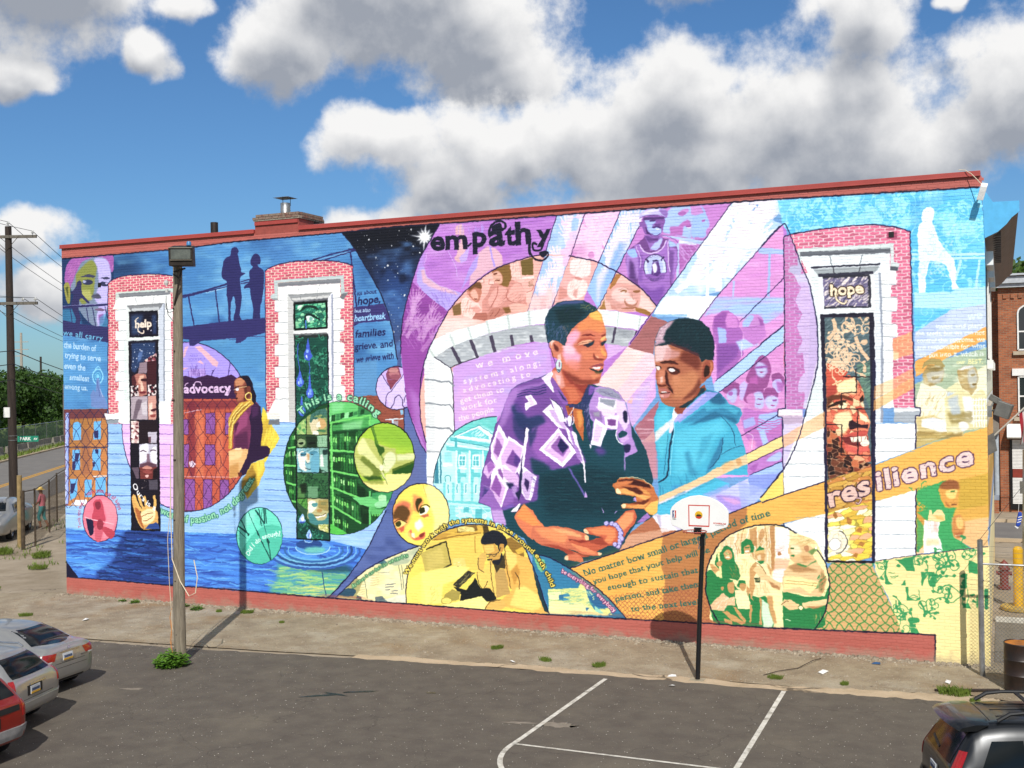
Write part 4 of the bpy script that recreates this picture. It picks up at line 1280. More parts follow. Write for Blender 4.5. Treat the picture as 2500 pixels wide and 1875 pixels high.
G 8ab4f0|100|0|1|1120 331 2 14 14 17 9-17 5-7-9-8-11-2
G e8f0fc|100|0|1|1128 344 10 9 5-12-9-5
P 2444a8|1120 334 29 1-8-6-15-1
G 88b4f4|100|0|1|1163 308 9-17 3-10-10-9-9 1-7 9 4 11
G 3c64b8|100|0|1|1160 293 5-3-2-14-5 4
G f0f6ff|100|0|1|1166 294 4-10-3-7-4 3
L 0a0e14|36|0|1112 1014 1-120 0-196-3-427 140-1 3 428 1 193 1 123
L 141e20|23|1|1098 389-23 40-14 44-5 47 4 47 12 45 21 42 29 38
T This is a calling|8cd8a4|191|30|1133 718 39 32 34 14 27 8 26 5 45 1 48-5 44-15 36-22 25-20|1c4c40
G 9cc41c|100|0|1|1602 574-13-53-34-42-48-25-55-1-49 22-34 43-11 53 13 54 35 43 50 24 55 0 48-23 32-42
L 12161c|30|1|1602 574-13-53-34-42-48-25-55-1-49 22-34 43-11 53 13 54 35 43 50 24 55 0 48-23 32-42 11-53
C 1601 574-12-52-34-43-49-25-54-1-49 23-33 42-11 53 13 54 35 43 49 23 54 0 48-23 33-42|1
G 7cae14|80|60|0|1431 686 171 0-1-81-71 6-82 24
G b0b858|100|0|1|1358 593 25 42 11 6 29-3 25-12 32-13 22-6 25-3 6-18 69 1-1-59-90-14-22 2-25-6-73-8-25 41
G dce08c|100|12|1|1371 609 15 26 15 5 11-21 25-34 35-41-2-17-13-2-28 28-36 25-18 6
G dce49c|100|15|0|1530 583 72 5 0-20-69-7
G e0e8a8|100|14|1|1480 573 21 19 22-6 3-25-18-26-22-16-11 19
P 4c6414|1511 532 91 33-1-28-90-23
G 1c4c10|100|8|0|1518 526 84 30-1-38-90-3
G 6c7c28|100|16|1|1389 575 40-22 35-34-4-13-47-4-32 31
G 2c4c10|100|14|0|1391 505 73 0 7-11-58-4
G c4cc70|100|14|1|1361 571 31-18 43-35-29-13-36 28
P 54801c|1431 682 9 1 22-79 24-66-17 35-25 46
L 3c6410|22|1|1426 686 19-51 17-53
G 2c5410|100|8|0|1448 620 32-13 4-12-22-19
P f0e480|1354 476 37 10 91 5 4 22 106 6 9-7-1-62-246-6
P c8d088|1466 519 11 2 17-42-23 24
L 4c5c14|13|1|1466 519 26-41
G 6c7c28|70|14|0|1384 486 87 11 7-19-51-1
L 5c6c20|18|1|1432 548 32-26
L 5c6c20|18|1|1480 570-8-32 7-22
G f4f0c0|100|5|1|1461 543 15 1-1-15-11-4
C -
G c0a0ea|100|0|1|1620 816-9-33-23-26-34-14-37 0-34 15-23 27-8 33 9 33 24 26 34 14 38-1 33-15 23-26
L 181430|26|1|1620 816-9-33-23-26-34-14-37 0-34 15-23 27-8 33 9 33 24 26 34 14 38-1 33-15 23-26 7-33
C 1619 816-8-32-24-26-33-14-37 0-33 15-23 26-8 33 9 33 24 25 33 14 37 0 33-15 23-27|1
P a88cd8|1452 824 38-41 0-41-40 0
P 7c3c54|1492 868 15 24 35 3 10-28 0-18-28-2-29 0
G a8646c|100|0|1|1547 867-2-5-6-3-9-2-9 0-9 2-6 4-2 4 3 5 6 4 8 1 10 0 8-2 6-4
G 8c4858|100|0|1|1553 856-2-4-6-4-9-1-10 0-9 2-6 3-2 4 2 4 6 4 9 1 10 0 9-2 6-3
G b87878|100|0|1|1544 879-2-3-5-3-8-1-9 0-8 1-6 3-2 4 2 3 6 3 8 2 9-1 8-1 5-3
P 7c3448|1495 846 57 1-11-21-29-15
P c8b0ee|1470 874 42-62-22-29 0-41-39 51 1 82
P d0b8f4|1581 891 35-35-45-36 0-19 12-19-15-21-7-19-57 0-13 50 21 19
G 98607c|80|6|0|1571 813 16 16 32 2-1-21-31-6-16-6
L 2c1c48|18|1|1470 874 42-62
L 2c1c48|17|1|1581 888-61-74-26-22-4-37
L 2c1c48|17|1|1615 856-42-32-4-20 16-22-10-17
L 2c1c48|18|1|1510 748 12 13 4 19 16 12 14-13 2-25 12-6
L 2c1c48|17|1|1563 767 8 25
C -
G 5cd8b8|100|0|1|1047 279-11-46-29-37-41-22-46-3-41 19-28 35-10 46 11 46 30 38 42 22 46 1 40-19 28-35
L 10383c|23|1|1047 279-11-46-29-37-41-22-46-3-41 19-28 35-10 46 11 46 30 38 42 22 46 1 40-19 28-35 9-45
C 1046 279-11-45-28-38-41-22-46-2-40 18-29 36-9 45 11 46 30 38 41 21 45 2 41-19 27-35|1
G 3fb89a|100|0|1|859 202 29 48 41 39 40 23 40 5 39-21 6-118-191-16
G 8cf0d4|60|50|0|870 349 61 25-9-43-57-36
L 0c4440|28|0|943 374 13-62
L 0c4440|46|0|929 370 39-49
L 0c4440|14|0|959 375-11-60
L 0c4440|37|0|965 377 4-56
L 0c4440|32|0|971 377 6-54
L 0c4440|47|0|849 308 50-31
L 0c4440|33|0|864 330 31-57
L 0c4440|14|0|845 295 40-32
L 0c4440|19|0|897 360 40-79 58-96
L 0c4440|18|0|964 325 16-65 15-75
G 0c4440|100|0|1|929 298 10-10 6-13-9 1
G 0c4440|100|0|1|979 268 11-13-6-10-8 8
L 0c4440|32|0|951 259 42-71
L 0c4440|28|0|984 247 11-59
T Did I do enough?|e0fcf0|135|20|894 195 22 33 25 22 36 18 31 6 32 4
C -
P b06cc8|1714 1380-44-61-39-59-33-85-30-92-12-81-2-2-1-62 25-194 22-59 23-55 25-40 114 68 231-59 257 61 231 408 409 72 2 154-168 84-277 1
C 1714 1380-44-61-39-59-33-85-30-92-12-81-2-2-1-62 25-194 22-59 23-55 25-40 114 68 231-59 257 61 231 408 409 72 2 154-168 84-277 1
N 9a58b8|60|600|200|0.5|1601 1388 545-5-47-144-365-193
N c890dc|60|700|200|0.55|1601 1388 545-5-47-144-365-193
P 8a3c96|1600 1190 32-28 89-67 20-19-49-56-18-64-48-156 9-81 16-123-75 148-24 225 4 33 16 102
G 7a3088|70|120|0|1597 1128 69-18 9-93-116-27
G a868bc|80|60|0|1581 825 45-44 19-123 2-68-40 83
H c890cc|16|330|60|75|1594 1163 73-32 54-51-46-94-101 34
K b070bc|40|200|22|-60|70|1579 1098 86-81-1-58-109 3
P a894e8|1621 1214 13 21 15 2 12-34 48-34 61-21 23-10-55-56-61 43-34 29-21 29
G d8a4bc|100|12|0|1637 1225 12 6 10-31 50-32 57-20 17-16-61 15-55 21-24 17
K 8a6cc8|26|150|20|-70|80|1667 1162 103-20-35-53-58 42
G dca4b0|100|8|1|1773 1352 7 18 21 2 6-49 4-43-6-24-23-11-14 16 11 21
G b89ae8|100|10|0|1785 1260 24 20 17 17-11-48-23-7
G 9a54b4|80|10|0|1766 1338 21 4 6-30-24 1
G dca4b8|100|8|0|1856 1271 34 22 32-8 25-25 2-33-51-17-77-49 11 57
G a48ae4|100|8|0|1832 1236 27 32-7-45-27-29-35-47 14 33
L a48ae4|46|1|1903 1290 6-34 9-33
K a48ae4|18|170|24|80|80|1774 1377 117-2-7-39-104 4
G a48ae4|60|30|0|1618 1211 16 55 18 30-4-62
L c8a8ec|13|1|1745 1284 26-50 6-37
L c8a8ec|13|1|1662 1283-11-37
P 96b8ec|2146 1380 99-1-54-139-66-161-9-11-80-3 43 116
N c4d4f8|70|220|300|0.48|2146 1380 99-1-54-139-66-161-9-11-80-3 43 116
H f4dcf0|20|300|88|85|2149 1374 87 0-91-269-93-26
G ecaaa8|85|60|0|2053 1115 86 16-17-66-89 0
H f4c4c4|7|300|86|90|2066 1123 73 8-14-58-79 0
P dc90cc|2245 1379 16 0 106 0-79-163-29 10-65 17
F eeb8e0|c878b8|16|360|85|2245 1379 16 0 106 0-79-163-29 10-65 17
V f0c4e4|12|300|20|80|2245 1379 16 0 106 0-79-163-29 10-65 17
G c878b8|60|60|0|2197 1275 47 3 2-41-52 3
P 8cb4ee|2367 1379 82-1-22-55-78-140-65-118-45 79 49 72
H f0e0f8|16|320|75|90|2370 1373 72 0-62-121-67-82-8 86
G e8dcf8|80|30|0|2282 1171 38 41-14-71-25-65
G 7ca4e8|70|40|0|2360 1282 27-13-94-179-5 37
P bc74c4|2449 1378 277 0-245-311-43 51-44 35-43 30 77 143
N c888d0|60|400|160|0.5|2449 1378 277 0-245-311-43 51-44 35-43 30 77 143
G 9cb8f0|100|5|1|2520 1362 27 18 45-2 6-22 5-23-6-19 0-19-3-20-26 8-40 11-20 7-6 28
G b064b4|100|8|0|2572 1330 14 5 8-6 3-15-23 2-6-30-40 5 0 25 29 1
G c07cc8|100|6|1|2558 1359 23 12 8-11-23-13
G a45cac|100|0|1|2555 1357 20 6 6-11-21-3
P e8e0fc|2583 1311 14 2 0-6-16 1
P 8c3c94|2577 1316 20 0 0-4-17-1
G 90b0f0|100|4|1|2604 1370 28 3 14-26 9-37-10-13-3-19-28-7-17 13 3 39
G c080cc|100|8|0|2595 1376 34-1 8-22-28-9-11 7
G b070bc|100|0|1|2608 1277 34-5-6-8-22 5
P a45cac|2631 1330 12 2-3-8-7 0
P a8c0f0|2500 1293 142-29-3-8-14-2-89 25-28 8
L 6a3c8a|12|1|2499 1293 29-10 20-13 4-9
G 9c54a0|80|8|0|2556 1257 60-8-23-35-35-37
K c898dc|20|200|18|-55|80|2559 1252 54-6-23-35-23 2
P d8dcfc|2558 1272 55-15-1-4-56 8
P a8c0f0|2549 1261 7 0 0-98-9-11
P 6a3c80|2389 1251 27 16 24 18 6 8 53-3 8-9 15-4 23-15 7-20 0-45-9-28-10-39-14-16-35-46-46 50-44 36-14 64
G a070c4|100|14|1|2383 1240 21 13 24 2-1-51-7-46-32 8
G 8cb0f4|100|10|1|2389 1251 30 1 3-20-18-7-15 12
G 543070|100|20|0|2395 1222 14-17 8-58-26 13
G 9a68c0|100|12|0|2527 1254 23-9 2-43-18-72-11 51
G 9cb8f4|100|8|0|2522 1277 23-15 5-9-23-1
G 643c84|80|14|0|2524 1243 17-6-7-96-11 40
P 9460b8|2410 1264 18 5 12-26 29-8 29 10 21 32 7-34-3-62 5-51-11-16-33-46-46 50-18 23 7 63
G 6c3c98|85|30|0|2426 1141 41-25 41 15-6-36-18-25-32 33
G 7c4ca4|100|14|0|2422 1238 17-7-4-85-12 1
L c8a4e0|20|1|2416 1261 14-41-3-28
L d8b8ec|20|1|2522 1272 0-57 4-42
L d0b0e8|28|1|2428 1266 14-23 27-8 29 10 18 27
P 8c5cb0|2443 1294 9-18 11-32 24 2 20 32-8 15-29-1
G a8b4f4|100|10|0|2463 1250 15 19 21 13 6-1-10-27-14-11
G 5c347c|100|12|0|2443 1296 32-13 18 5-6-14-29-4
G 7c4c9c|100|0|1|2428 1337 10 2 3 9 30 9 37-11 2-23-11-27-18-8-14 3-21 8-8 21-9 3
G 98b0f0|100|10|1|2447 1342 23 4 12-12-12-11 26-5 3-20-21-7-20 16-5 17
G 4c2c6c|100|8|0|2441 1353 70-5-3-8-64 2
G 4c2c6c|100|0|1|2472 1320 16 2 13-5-2-4-14 3-12-2
G 4c2c6c|100|0|1|2462 1341 17 3 2-6-17-2
L 4c2c6c|14|1|2467 1298 17-7 12 6
G 5c347c|100|0|1|2479 1328 17-1 2-6-16 1
P e0e4fc|2480 1313 16 0-6-5
G 3c2058|100|10|0|2447 1325 11-21 12-12-18 7
G b8acec|100|2|1|2428 1349 5 16 20 10 30 4 26-5 13-12-2-14-9-2-11 7-29 4-24-1
G d8d0f8|100|6|1|2438 1365 33 10 29-3-29-7-24-5
G 8864b4|100|5|1|2494 1372 21-1 8-12-6-12-11 7
L 5c3c84|14|1|2428 1349 19 7 30 1 23-4 14-8
G c4d0f8|100|0|1|2516 1187-4-18-11-14-15-7-17 0-15 9-10 16-3 18 4 19 10 14 16 7 16-1 15-9 10-15
L 3c2458|16|1|2516 1187-4-18-11-14-15-7-17 0-15 9-10 16-3 18 4 19 10 14 16 7 16-1 15-9 10-15 4-19
G a8b4ec|100|0|1|2505 1191-3-13-8-11-10-5-12 0-10 7-8 11-2 14 3 13 7 11 11 5 12-1 10-6 7-12
P 7c4ca0|2444 1171 70 0-9-20-27-4-25 7
P 54307a|2468 1207 21 0 8-36-12-10-20 6
G e8e8fc|100|4|0|2468 1201 11 5 7-23-12-16
P 3c2458|2471 1212 12 3 7-6-19-1
P 4c2470|2474 1173 17-1-3-9-14 1
L 3c2458|40|0|2448 1219 9-11
L 3c2458|39|0|2507 1222-9-11
T PHILADELPHIA|4c3070|48|8|2454 1215 25 11 25-10
T FIRE DEPT|4c3070|44|6|2456 1155 22-7 22 8
P a8ccf4|2726 1378 167-3-13-75-73-74-128-133-62-76-36 7-63-14-52 21 15 36 74 93
N ffffff|70|260|300|0.5|2726 1378 167-3-13-75-73-74-128-133-62-76-36 7-63-14-52 21 15 36 74 93
C 2726 1378 167-3-13-75-73-74-128-133-62-76-36 7-63-14-52 21 15 36 74 93
H f8ecfa|44|430|57|92|2727 1372 136-3 13-66-208-179-99 5 73 135
G fbfbff|100|10|0|2513 1097 165-7-61-73-38 10-113 16
G f4f6ff|92|0|0|2639 1263 168-30-5-9-172 25
P fafcff|2644 1236 9 0-3-145-9 1
P fafcff|2725 1231 10 0-9-96-2 0
G f4f8ff|70|30|0|2555 1149 124-9 0-17-125 6
G 84b8f0|100|10|0|2478 1041 101-4 0-7-102 4
L c4d8f8|23|0|2636 1252 171-26
G a8d8f4|80|60|0|2858 1375 35 0 0-57-30 19
C 1714 1380-44-61-39-59-33-85-30-92-12-81-2-2-1-62 25-194 22-59 23-55 25-40 114 68 231-59 257 61 231 408 409 72 2 154-168 84-277 1
C -
P d888d0|2880 1300 3-40-3-325 1-195-21-1-3-24 13-3 0-160-8-16-246-16 47 278-46 219 62 76 128 133
C 2880 1300 3-40-3-325 1-195-21-1-3-24 13-3 0-160-8-16-246-16 47 278-46 219 62 76 128 133
N c878c8|60|700|120|0.5|2880 1300 3-40-3-325 1-195-21-1-3-24 13-3 0-160-8-16-246-16 47 278-46 219 62 76 128 133
N e4a4e0|60|600|120|0.55|2880 1300 3-40-3-325 1-195-21-1-3-24 13-3 0-160-8-16-246-16 47 278-46 219 62 76 128 133
G e08cc4|60|80|0|2753 1241 136 62-1-82-67 10
P 98b4f0|2807 1234 77-12 0-15-77 8-5 12
P 94b0ee|2837 1214 7-1-6-133-7 1
P a4b4f0|2725 1135 8-1-5-49-4 0
G 98b8f2|100|12|0|2676 1087 206-11-1-44-55-33-49 16-83 25-47-7-14-5
N c090e0|70|500|90|0.55|2648 1089 234-13-1-71-235 9
P a860b0|2660 1002 6 25 23 16 22 0 22-16 14-20-9-30 8-22-25-15-59 1
G c878c8|100|8|1|2697 1026 17 10 19-12 8-27-9-14-22 6
G 8c489c|100|8|1|2666 1018 23 19 17-3-6-28 10-33-22-22-20 18
G ecdcf8|100|6|0|2692 982 10 5 1-20-10 1
G c07cc8|100|0|1|2755 1004 14 22 22 3 21-8 8-19 0-27-17-32-27-5-19 28
G 98b4f4|100|8|1|2755 1002 17 24 16-4-11-24-12-32 8-23-13 15
G 8c489c|100|0|1|2757 982 9 8 49 4 2-7-21-6-28 0
G a060b0|100|6|1|2763 966 27-4 8-8-22-11-14 9
P e4d8fc|2773 960 17-1-3-4-12 1
G 9450a0|100|10|0|2799 1022 19-14 3-36-18-18 6 40
P 9c58ac|2664 992 82-2 8-17 2-66-48-60-36-21-1 119
G 94b4f4|90|8|0|2677 992 25-6 2-42-25-2
G 7c4498|100|25|0|2676 939 72 1-14-41-62-51
G a8c0f4|100|12|0|2732 946 33 10 38-20-55-18
G b870c0|100|10|0|2749 990 71 3 8-33-39-27-29 23
L e8dcf8|12|0|2751 945-2-46
P a0c4f4|2882 993-1-50-204-153-45 0 37 36
P d080c4|2682 787 199 152-1-197-23-27-97-116-16 55-53 133
N e098d4|60|400|110|0.5|2682 787 199 152-1-197-23-27-97-116-16 55
G 8c4484|100|0|1|2763 835 26 44 22 24 19-11 10-36-9-38-6-16-24-3-27 12
G b8c4f8|82|16|1|2793 868 9 13 24-11 0-22-14-13-16 8
G 8c4c9c|100|0|1|2795 868 31 2 0-6-29-2
G 9c3c7c|100|0|1|2805 851 13 0-8-4
G a8509c|100|10|0|2774 835 22 5 5-38-30 6
G 8c4484|100|0|1|2842 840 19 9 16-15 0-27-16 5-16 6
G b4acec|100|0|1|2845 823 21 5 7-16-5-22-13-2-11 14
G a860b0|100|12|0|2855 823 22-6-3-27-14 1
G 8c4484|100|0|1|2719 820 22-6 2-28-11-5
G 8c4484|100|0|1|2688 792 20 22 22 5 7-22-8-16
G a8bcf4|82|16|1|2703 787 21 13 10-3-2-27-11-14-17 14
G 9c58a8|100|0|1|2707 789 12 3-1-11-11 0
G 8c4484|100|0|1|2751 792 9 19 28 5 24-9 2-21-27 3-19-33-11 8
G a8c0f8|82|16|1|2782 780 19 11 15-11 1-27-11-15-17 7-6 11
G c878bc|100|6|1|2762 775 22 11 5-33-8-16-13 16
G 8c3c80|100|0|1|2795 769 19 0-9-4
G 8c3c80|100|0|1|2792 753 17 0-9-3
G 8c4484|100|0|1|2814 783 9 16 21 3 15-17-2-13-18 8-19-14
G b0c4f8|82|16|1|2821 769 10 8 24-3 4-16-10-18-16-1-11 11
G 8c4c9c|100|0|1|2844 766 11 0-2-5-8 0
G a8488c|100|0|1|2836 750 13 0-7-4
P b468b8|2740 742 22 0 27-8 35-6 30 8 19-27-1-49-46-27-28-14-37 27-11 41
G 94b0f0|100|8|0|2800 720 54 8 16-16-3-19-41-27-32 5
L b464ac|27|1|2753 704 36 5 38-11 43 8
L b464ac|27|1|2754 694 35 6 40-9 41 7
L b464ac|27|1|2755 684 34 7 43-6 38 5
L b464ac|27|1|2756 674 32 7 46-3 35 4
L b464ac|27|1|2757 664 31 8 49-1 32 3
L b464ac|27|1|2758 654 30 9 52 1 29 2
G 90acf0|80|10|0|2750 701 36 14 3-25-34-14
G a0b8f4|100|8|0|2799 671 17 5 12-40-16-11
G b8a8ec|100|10|0|2741 811 17 14 8-12-15-49-8 6
G d898d0|80|12|0|2735 764 22-11-9-38-8 11
G e88cc0|70|15|0|2772 649 21-14-14-30-16 0
L f0d8f8|10|1|2761 665 19-11-3-38
P b06cbc|2759 567 53 28 58 17-1-33-91-45-14 0
G a4b8f4|100|8|1|2825 584 33 22 10-5-5-19-33-6
G 9c54a8|100|10|0|2767 556 31 17-14-33
P 94b4f4|2770 534 99 45 0-54-100-16
C -
P fcd480|2757 598 113 58 1-35-107-52
L 1c1440|17|0|2679 1093 128 133 73 74
L 1c1440|18|0|2617 1017 62 76
L 1c1440|17|0|2726 1378-171-218-74-93-90-118
L 1c1440|18|0|2146 1380-110-312
L 1c1440|18|0|2245 1379-54-139-66-161
L 1c1440|18|0|2367 1379-79-163-30-64
L 1c1440|18|0|2427 1325-78-142-65-118
L 1c1440|17|0|2881 1135-134-126
L 1c1440|17|0|2882 995-74-58
L 1c1440|17|0|2882 993-213-167
L 1c1440|17|0|2881 943-204-153
L 1c1440|17|0|2857 719-113-65
L 1c1440|17|0|2870 656-112-58
L 1c1440|17|0|2871 621-107-52
L 1c1440|17|0|2871 579-101-45
C 1682 990-18-39-26-71-12-80 1-81 21-92 1-142 54-36 59 215 168 55 181 58 275 166-1 6 96 118-43 51-44 35-45 30-61 33-29 10-67 17-45 7-47 3-48-4-75-16-62-21-77-44-52-42-51-56-62-102
P eca498|2192 1244-92 10-48-5-75-16-62-21-77-44-52-42-51-56-62-102-47-168 1-81 24-123 113 184 64 232 208 56 64 180
G f8d0c8|90|60|0|1721 1059 115-11 33-7-122-45-69-28
G f4b4a8|80|60|0|1871 1192 164 27-7-65-157-7
P f0a898|1626 800 16 0 4-173-11 62
P 6c5624|2013 1238 45 7 1-58-40 2
G f4c8bc|100|6|0|1976 1228 30 6 9-58-35 10
P f8d4cc|2019 1183 45 2-4-9-42 0
K c88074|30|110|9|88|70|1974 1232 42 3-1-59-35 4
M dc9c8c,b88470,ecb4a8|9c6c5c|50|1|0|2041 1166 19 7 0-23-20-5
P f4c4b8|1865 1183 13 0 0-13-14 0
L a85c50|11|0|1865 1183 14 0-1-13-14-1
P f0c0b4|1898 1179 19 0 0-15-20 1
L a85c50|13|0|1896 1179 22 0 0-16-22 1 0 15
P d08478|1904 1160 33 14 39 4 39-17 15-37 6-38-29-17-72-9-46-20-20 31 1 36 20 24
G eaa094|100|10|1|1966 1133 30 32 22-16 12-33-35-17-26 13
G e89c90|100|10|1|1903 1130 27 23 30-7 2-33-39-29-30 16
L a85c50|21|1|1903 1088 20 32 7 36
L a85c50|19|1|1966 1142-4-26 20-16 32 1
K a45c50|30|170|10|40|80|1887 1137 140-12 0-45-131 2
P 8a5028|1908 1205 13 11 27 8 26 5 6-43-10-29-23-2-23 13
G e0a08c|100|4|1|1910 1202 21 5 13-13 3-24-13-7-17 9-6 15
G 7c5a24|100|6|0|1921 1215 53 12 2-52-10-24-23 7 7 30-12 16
G 6a3420|100|0|1|1921 1177 16 1-2-4-13 0
G 6a3420|100|0|1|1914 1199 12 1-2-5-10 0
G b86c54|100|0|1|1815 1146 12 15 17 8 20 2 5-24-4-24-12-18-16 7-17 19
G e8a490|100|6|1|1827 1140 17 8 10-16-2-18-15 4
G 6c4420|100|4|1|1819 1149 12 18 20 6 15-3 1-20-23 7-17-11
G 7c3c2c|100|0|1|1840 1118 12 0-5-4
G c87c6c|100|0|1|1814 1146 8-3-2-12-6 6
P f4c8bc|1793 1114 17 14 20-19 27-7 12-28-26-11-7-15-40 14-9 25
G dc9488|100|10|0|1823 1088 27 5 19-16-20-11
K c07868|24|150|10|70|80|1793 1111 30 4 20-49-47-1
P a86050|1832 1051 14 18 37-1 19-16-23-11
G 6c5024|90|8|0|1755 1094 35 14-1-43-27-2
G b87060|100|0|1|1886 1050 23 32 33-2 10-15-33-17
L 8a4838|17|1|1915 1054 17 18 4 7
L 8a4838|17|1|1899 1055 13 15
G 7c5424|100|6|0|1945 1083 30 2 0-21-20 1
G eca898|100|6|0|1968 1091 33 8 39-14-7-17-55-1
G f0b8ac|80|0|0|2034 1136 22-1-7-41-19 4
L a85c50|15|1|2034 1130 19 8 7 15
P e8a09c|2192 1243 67-17 29-10-30-64-23-57-106-10 23 63
G f8dcd8|100|4|1|2190 1211 7 20 28 4 34-11-1-43-25-12-28 9-15 12
G f8d8d0|100|4|1|2180 1147 22 19 31-1 18-21-10-29-31-16-28 13
K d8948c|50|130|9|60|70|2190 1234 65-9-5-110-68-3
G c8786c|70|10|0|2152 1145 27-15 0-21-34-10
G c87870|100|5|0|2205 1175 28-7-3-6-22 4
G c87c74|70|8|0|2201 1131 16 3-7-32-12 9
P e8b0a4|2351 1182 43-31 44-35 43-50-18-23-56 8-123 13
G d8948a|100|0|1|2311 1108 10 28 16 11 80-11 12-16-3-36-10-24-28-9-40 6-22 25-14 12
G f0bcb4|100|14|1|2337 1124 40 6 16-26-7-20-29 1-24 16
G a4682c|100|3|0|2323 1129 11 25 15 22 18-3-21-28-19-19
G d89080|100|0|1|2312 1112 9 1 4-15-8-4
G f0c4bc|100|6|1|2381 1092 16 6 15-10-2-11-22 1
G 8c5830|100|3|1|2359 1119 14 5 12-6-12-5
G f4d0c8|100|0|1|2365 1117 12 1-2-6-10-1
G 8c5830|100|3|1|2405 1119 20 1 0-6-16-1
G a46850|100|3|1|2377 1094 5-16 26-3 12 13-8-17-24-3-14 12
G 9c6044|100|0|1|2364 1065 24 1 22 1 6-4-22-3-26 2
G c88074|100|8|0|2326 1080 18-8 4-14-18 7
P 9c6c2c|2290 1067 18 28 2-33-18 1
P 946428|2412 1064 24-3 25-14-2-12-47 17
G f4c8c0|80|10|0|2428 1103 28-15 19-29-14-11-37 21
L b07868|12|1|2355 1123 18 7 16-5
L b07868|12|1|2401 1112 2-18 3-4
G c88478|70|10|0|2348 1081 20-4-8-13-12 2
P c090dc|1755 884 31 15 81 28 132 27 109 12 17-130-163-147-200-25
G d8a0dc|70|120|0|1761 811 138 28-3-150-134-19
N b4a0e8|60|500|260|0.55|1762 887 346 73-16-153-196-118-134-19
G d8a8e4|90|30|0|2271 820 113 121-71 14-2-95
P eaf2f2|1643 945 17 18 15 15 72 29 135 29 0 5 76 15 81 12 80 4-9-1 174-7 64-9 79-17 32-7-11-2-30-36-108 18-3-1-206 11-5 3-54-4-75-9-72-13-67-18-75-22-67-36-40-8
P a4aab0|1686 922 67 36 71 22 71 17 75 14 72 8 60 2-1-2 206-10 108-19-31-51-78 15-135 4-116 7-13-2 8 1-71-11-66-18-59-16-65-20-44-13
N dfe4e6|70|200|90|0.5|1686 922 138 58 272 41 319-31-31-51-329 24-269-64
G 787c84|50|30|0|2315 1006 96-16-16-29-84 30
L 443c50|86|0|1753 954 31-55
L 443c50|85|0|1824 978 25-59
L 443c50|84|0|1900 990 15-55
L 443c50|84|0|1975 988 6-34
L 443c50|83|0|2048 985 2-21
L 443c50|54|0|2343 1003-11-49
L 443c50|53|0|2415 989-15-33
L c0ccc8|56|0|1664 954 22-32
L c0ccc8|56|0|1747 997 16-40
L c0ccc8|55|0|1815 1022 14-42
L c0ccc8|55|0|1885 1040 11-42
L c0ccc8|54|0|1963 1059 7-48
L c0ccc8|54|0|2041 1068 2-48
L c0ccc8|35|0|2354 1053-5-50
L c0ccc8|35|0|2427 1036-8-45
P f4f6f6|1644 914 42 8 59-36 12-20 0-202-44-64-14-10-20-55-6-62-24-1-1 121
G d4d8da|70|0|0|1646 914 40 7-4-328-35 0
L 3c3a48|26|0|1747 884 8-30 1-104 2-86
L 7c828a|39|0|1646 846 40-2 24-8 31 2 17-16
L 7c828a|39|0|1645 763 40-2 24-5 31 2 16-16
L 7c828a|39|0|1644 681 39-2 24-4 31 2 17-16
L 9aa0a6|35|0|1648 596 51-1
L 9aa0a6|35|0|1651 508 26-1
L 2c2838|22|0|1686 922 59-37 39 14 70 20
T we move|f4dce4|170|6|1835 878 245 46||0|1
T systems along;|f4dce4|141|6|1793 827 291 60||0|1
T advocating to|f4dce4|132|6|1791 797 258 55||0|1
T get them to|f4dce4|132|6|1782 762 167 39||0|1
T work for|f4dce4|141|6|1785 736 137 29||0|1
T the people|f4dce4|128|6|1776 701 134 33||0|1
C -
L 241640|26|1|2481 1067-43 51-44 35-45 30-61 33-29 10-67 17-1 0
L 241640|27|1|2100 1253-48-4-75-16-62-21-77-44-52-42-51-56-62-102-9-17-26-71-12-80 1-81 11-55 11-37
L 241640|26|1|1714 1380-44-61-39-59-33-85-30-92-12-81-2-2-1-62
L 241640|22|1|1578 744 22-59 23-55 25-40
T em|141428|479|34|1675 1293 146-2
T p|141428|503|36|1835 1295 55 1
T a|141428|526|36|1896 1295 63 0
T t|141428|497|36|1964 1292 32 2
T h|141428|534|36|1994 1293 62 2
T y|141428|388|36|2070 1299 57 0
L 141428|55|1|1900 1326-1 15 12 23 23 11 23-8 2-18-16 0
G 141428|100|0|1|1911 1358 23 11 9-4 10-22-13-5-26 2
L 141428|70|1|2049 1307-3-35 4-18
L 141428|41|1|2049 1260 15-19 29-7 21 16-8 14-19-6
L 141428|49|1|2100 1298-13-28-25 1-3 21 16-4
L 141428|47|1|1820 1298 13 8
G 141428|100|0|1|2081 1261 25 4 3-12-16-10
S b06cc8|70|11|1677 1350 443-3-7-55-437 2
P b4ecec|1920 716-40-3-50-12-41-18-34-22-28-28-21-33-18-41-9-31-6-42 30-31 18-24 14-45-12-37 38 4 150-7 40 8-3 24-57 190
C 1920 716-40-3-50-12-41-18-34-22-28-28-21-33-18-41-9-31-6-42 30-31 18-24 14-45-12-37 38 4 150-7 40 8-3 24-57 190
G 5cc8c0|100|25|0|1728 658 102 61 116 6-34-66-49 27-101-37
N 8ce0dc|60|200|120|0.5|1920 716-40-3-50-12-41-18-34-22-28-28-21-33-18-41-9-31-6-42 30-31 18-24 14-45-12-37 38 4 150-7 40 8-3 24-57 190
P e8fcfc|1758 649 92 37 56-33-11-24-134 14
P 58c4c8|1775 651 71 26 40-27 3-12
K e8fcfc|20|120|14|40|90|1812 655 38 19 32-30
L 1f8c98|15|0|1755 649 98 38 53-33
P 58c4c8|1738 646 154-21-2-9-149 18
L 1f8c98|21|0|1744 635 144-22
L e8fcfc|26|0|1727 623 161-22
P 3ca8b0|1758 643 9 3 1-37-10 0
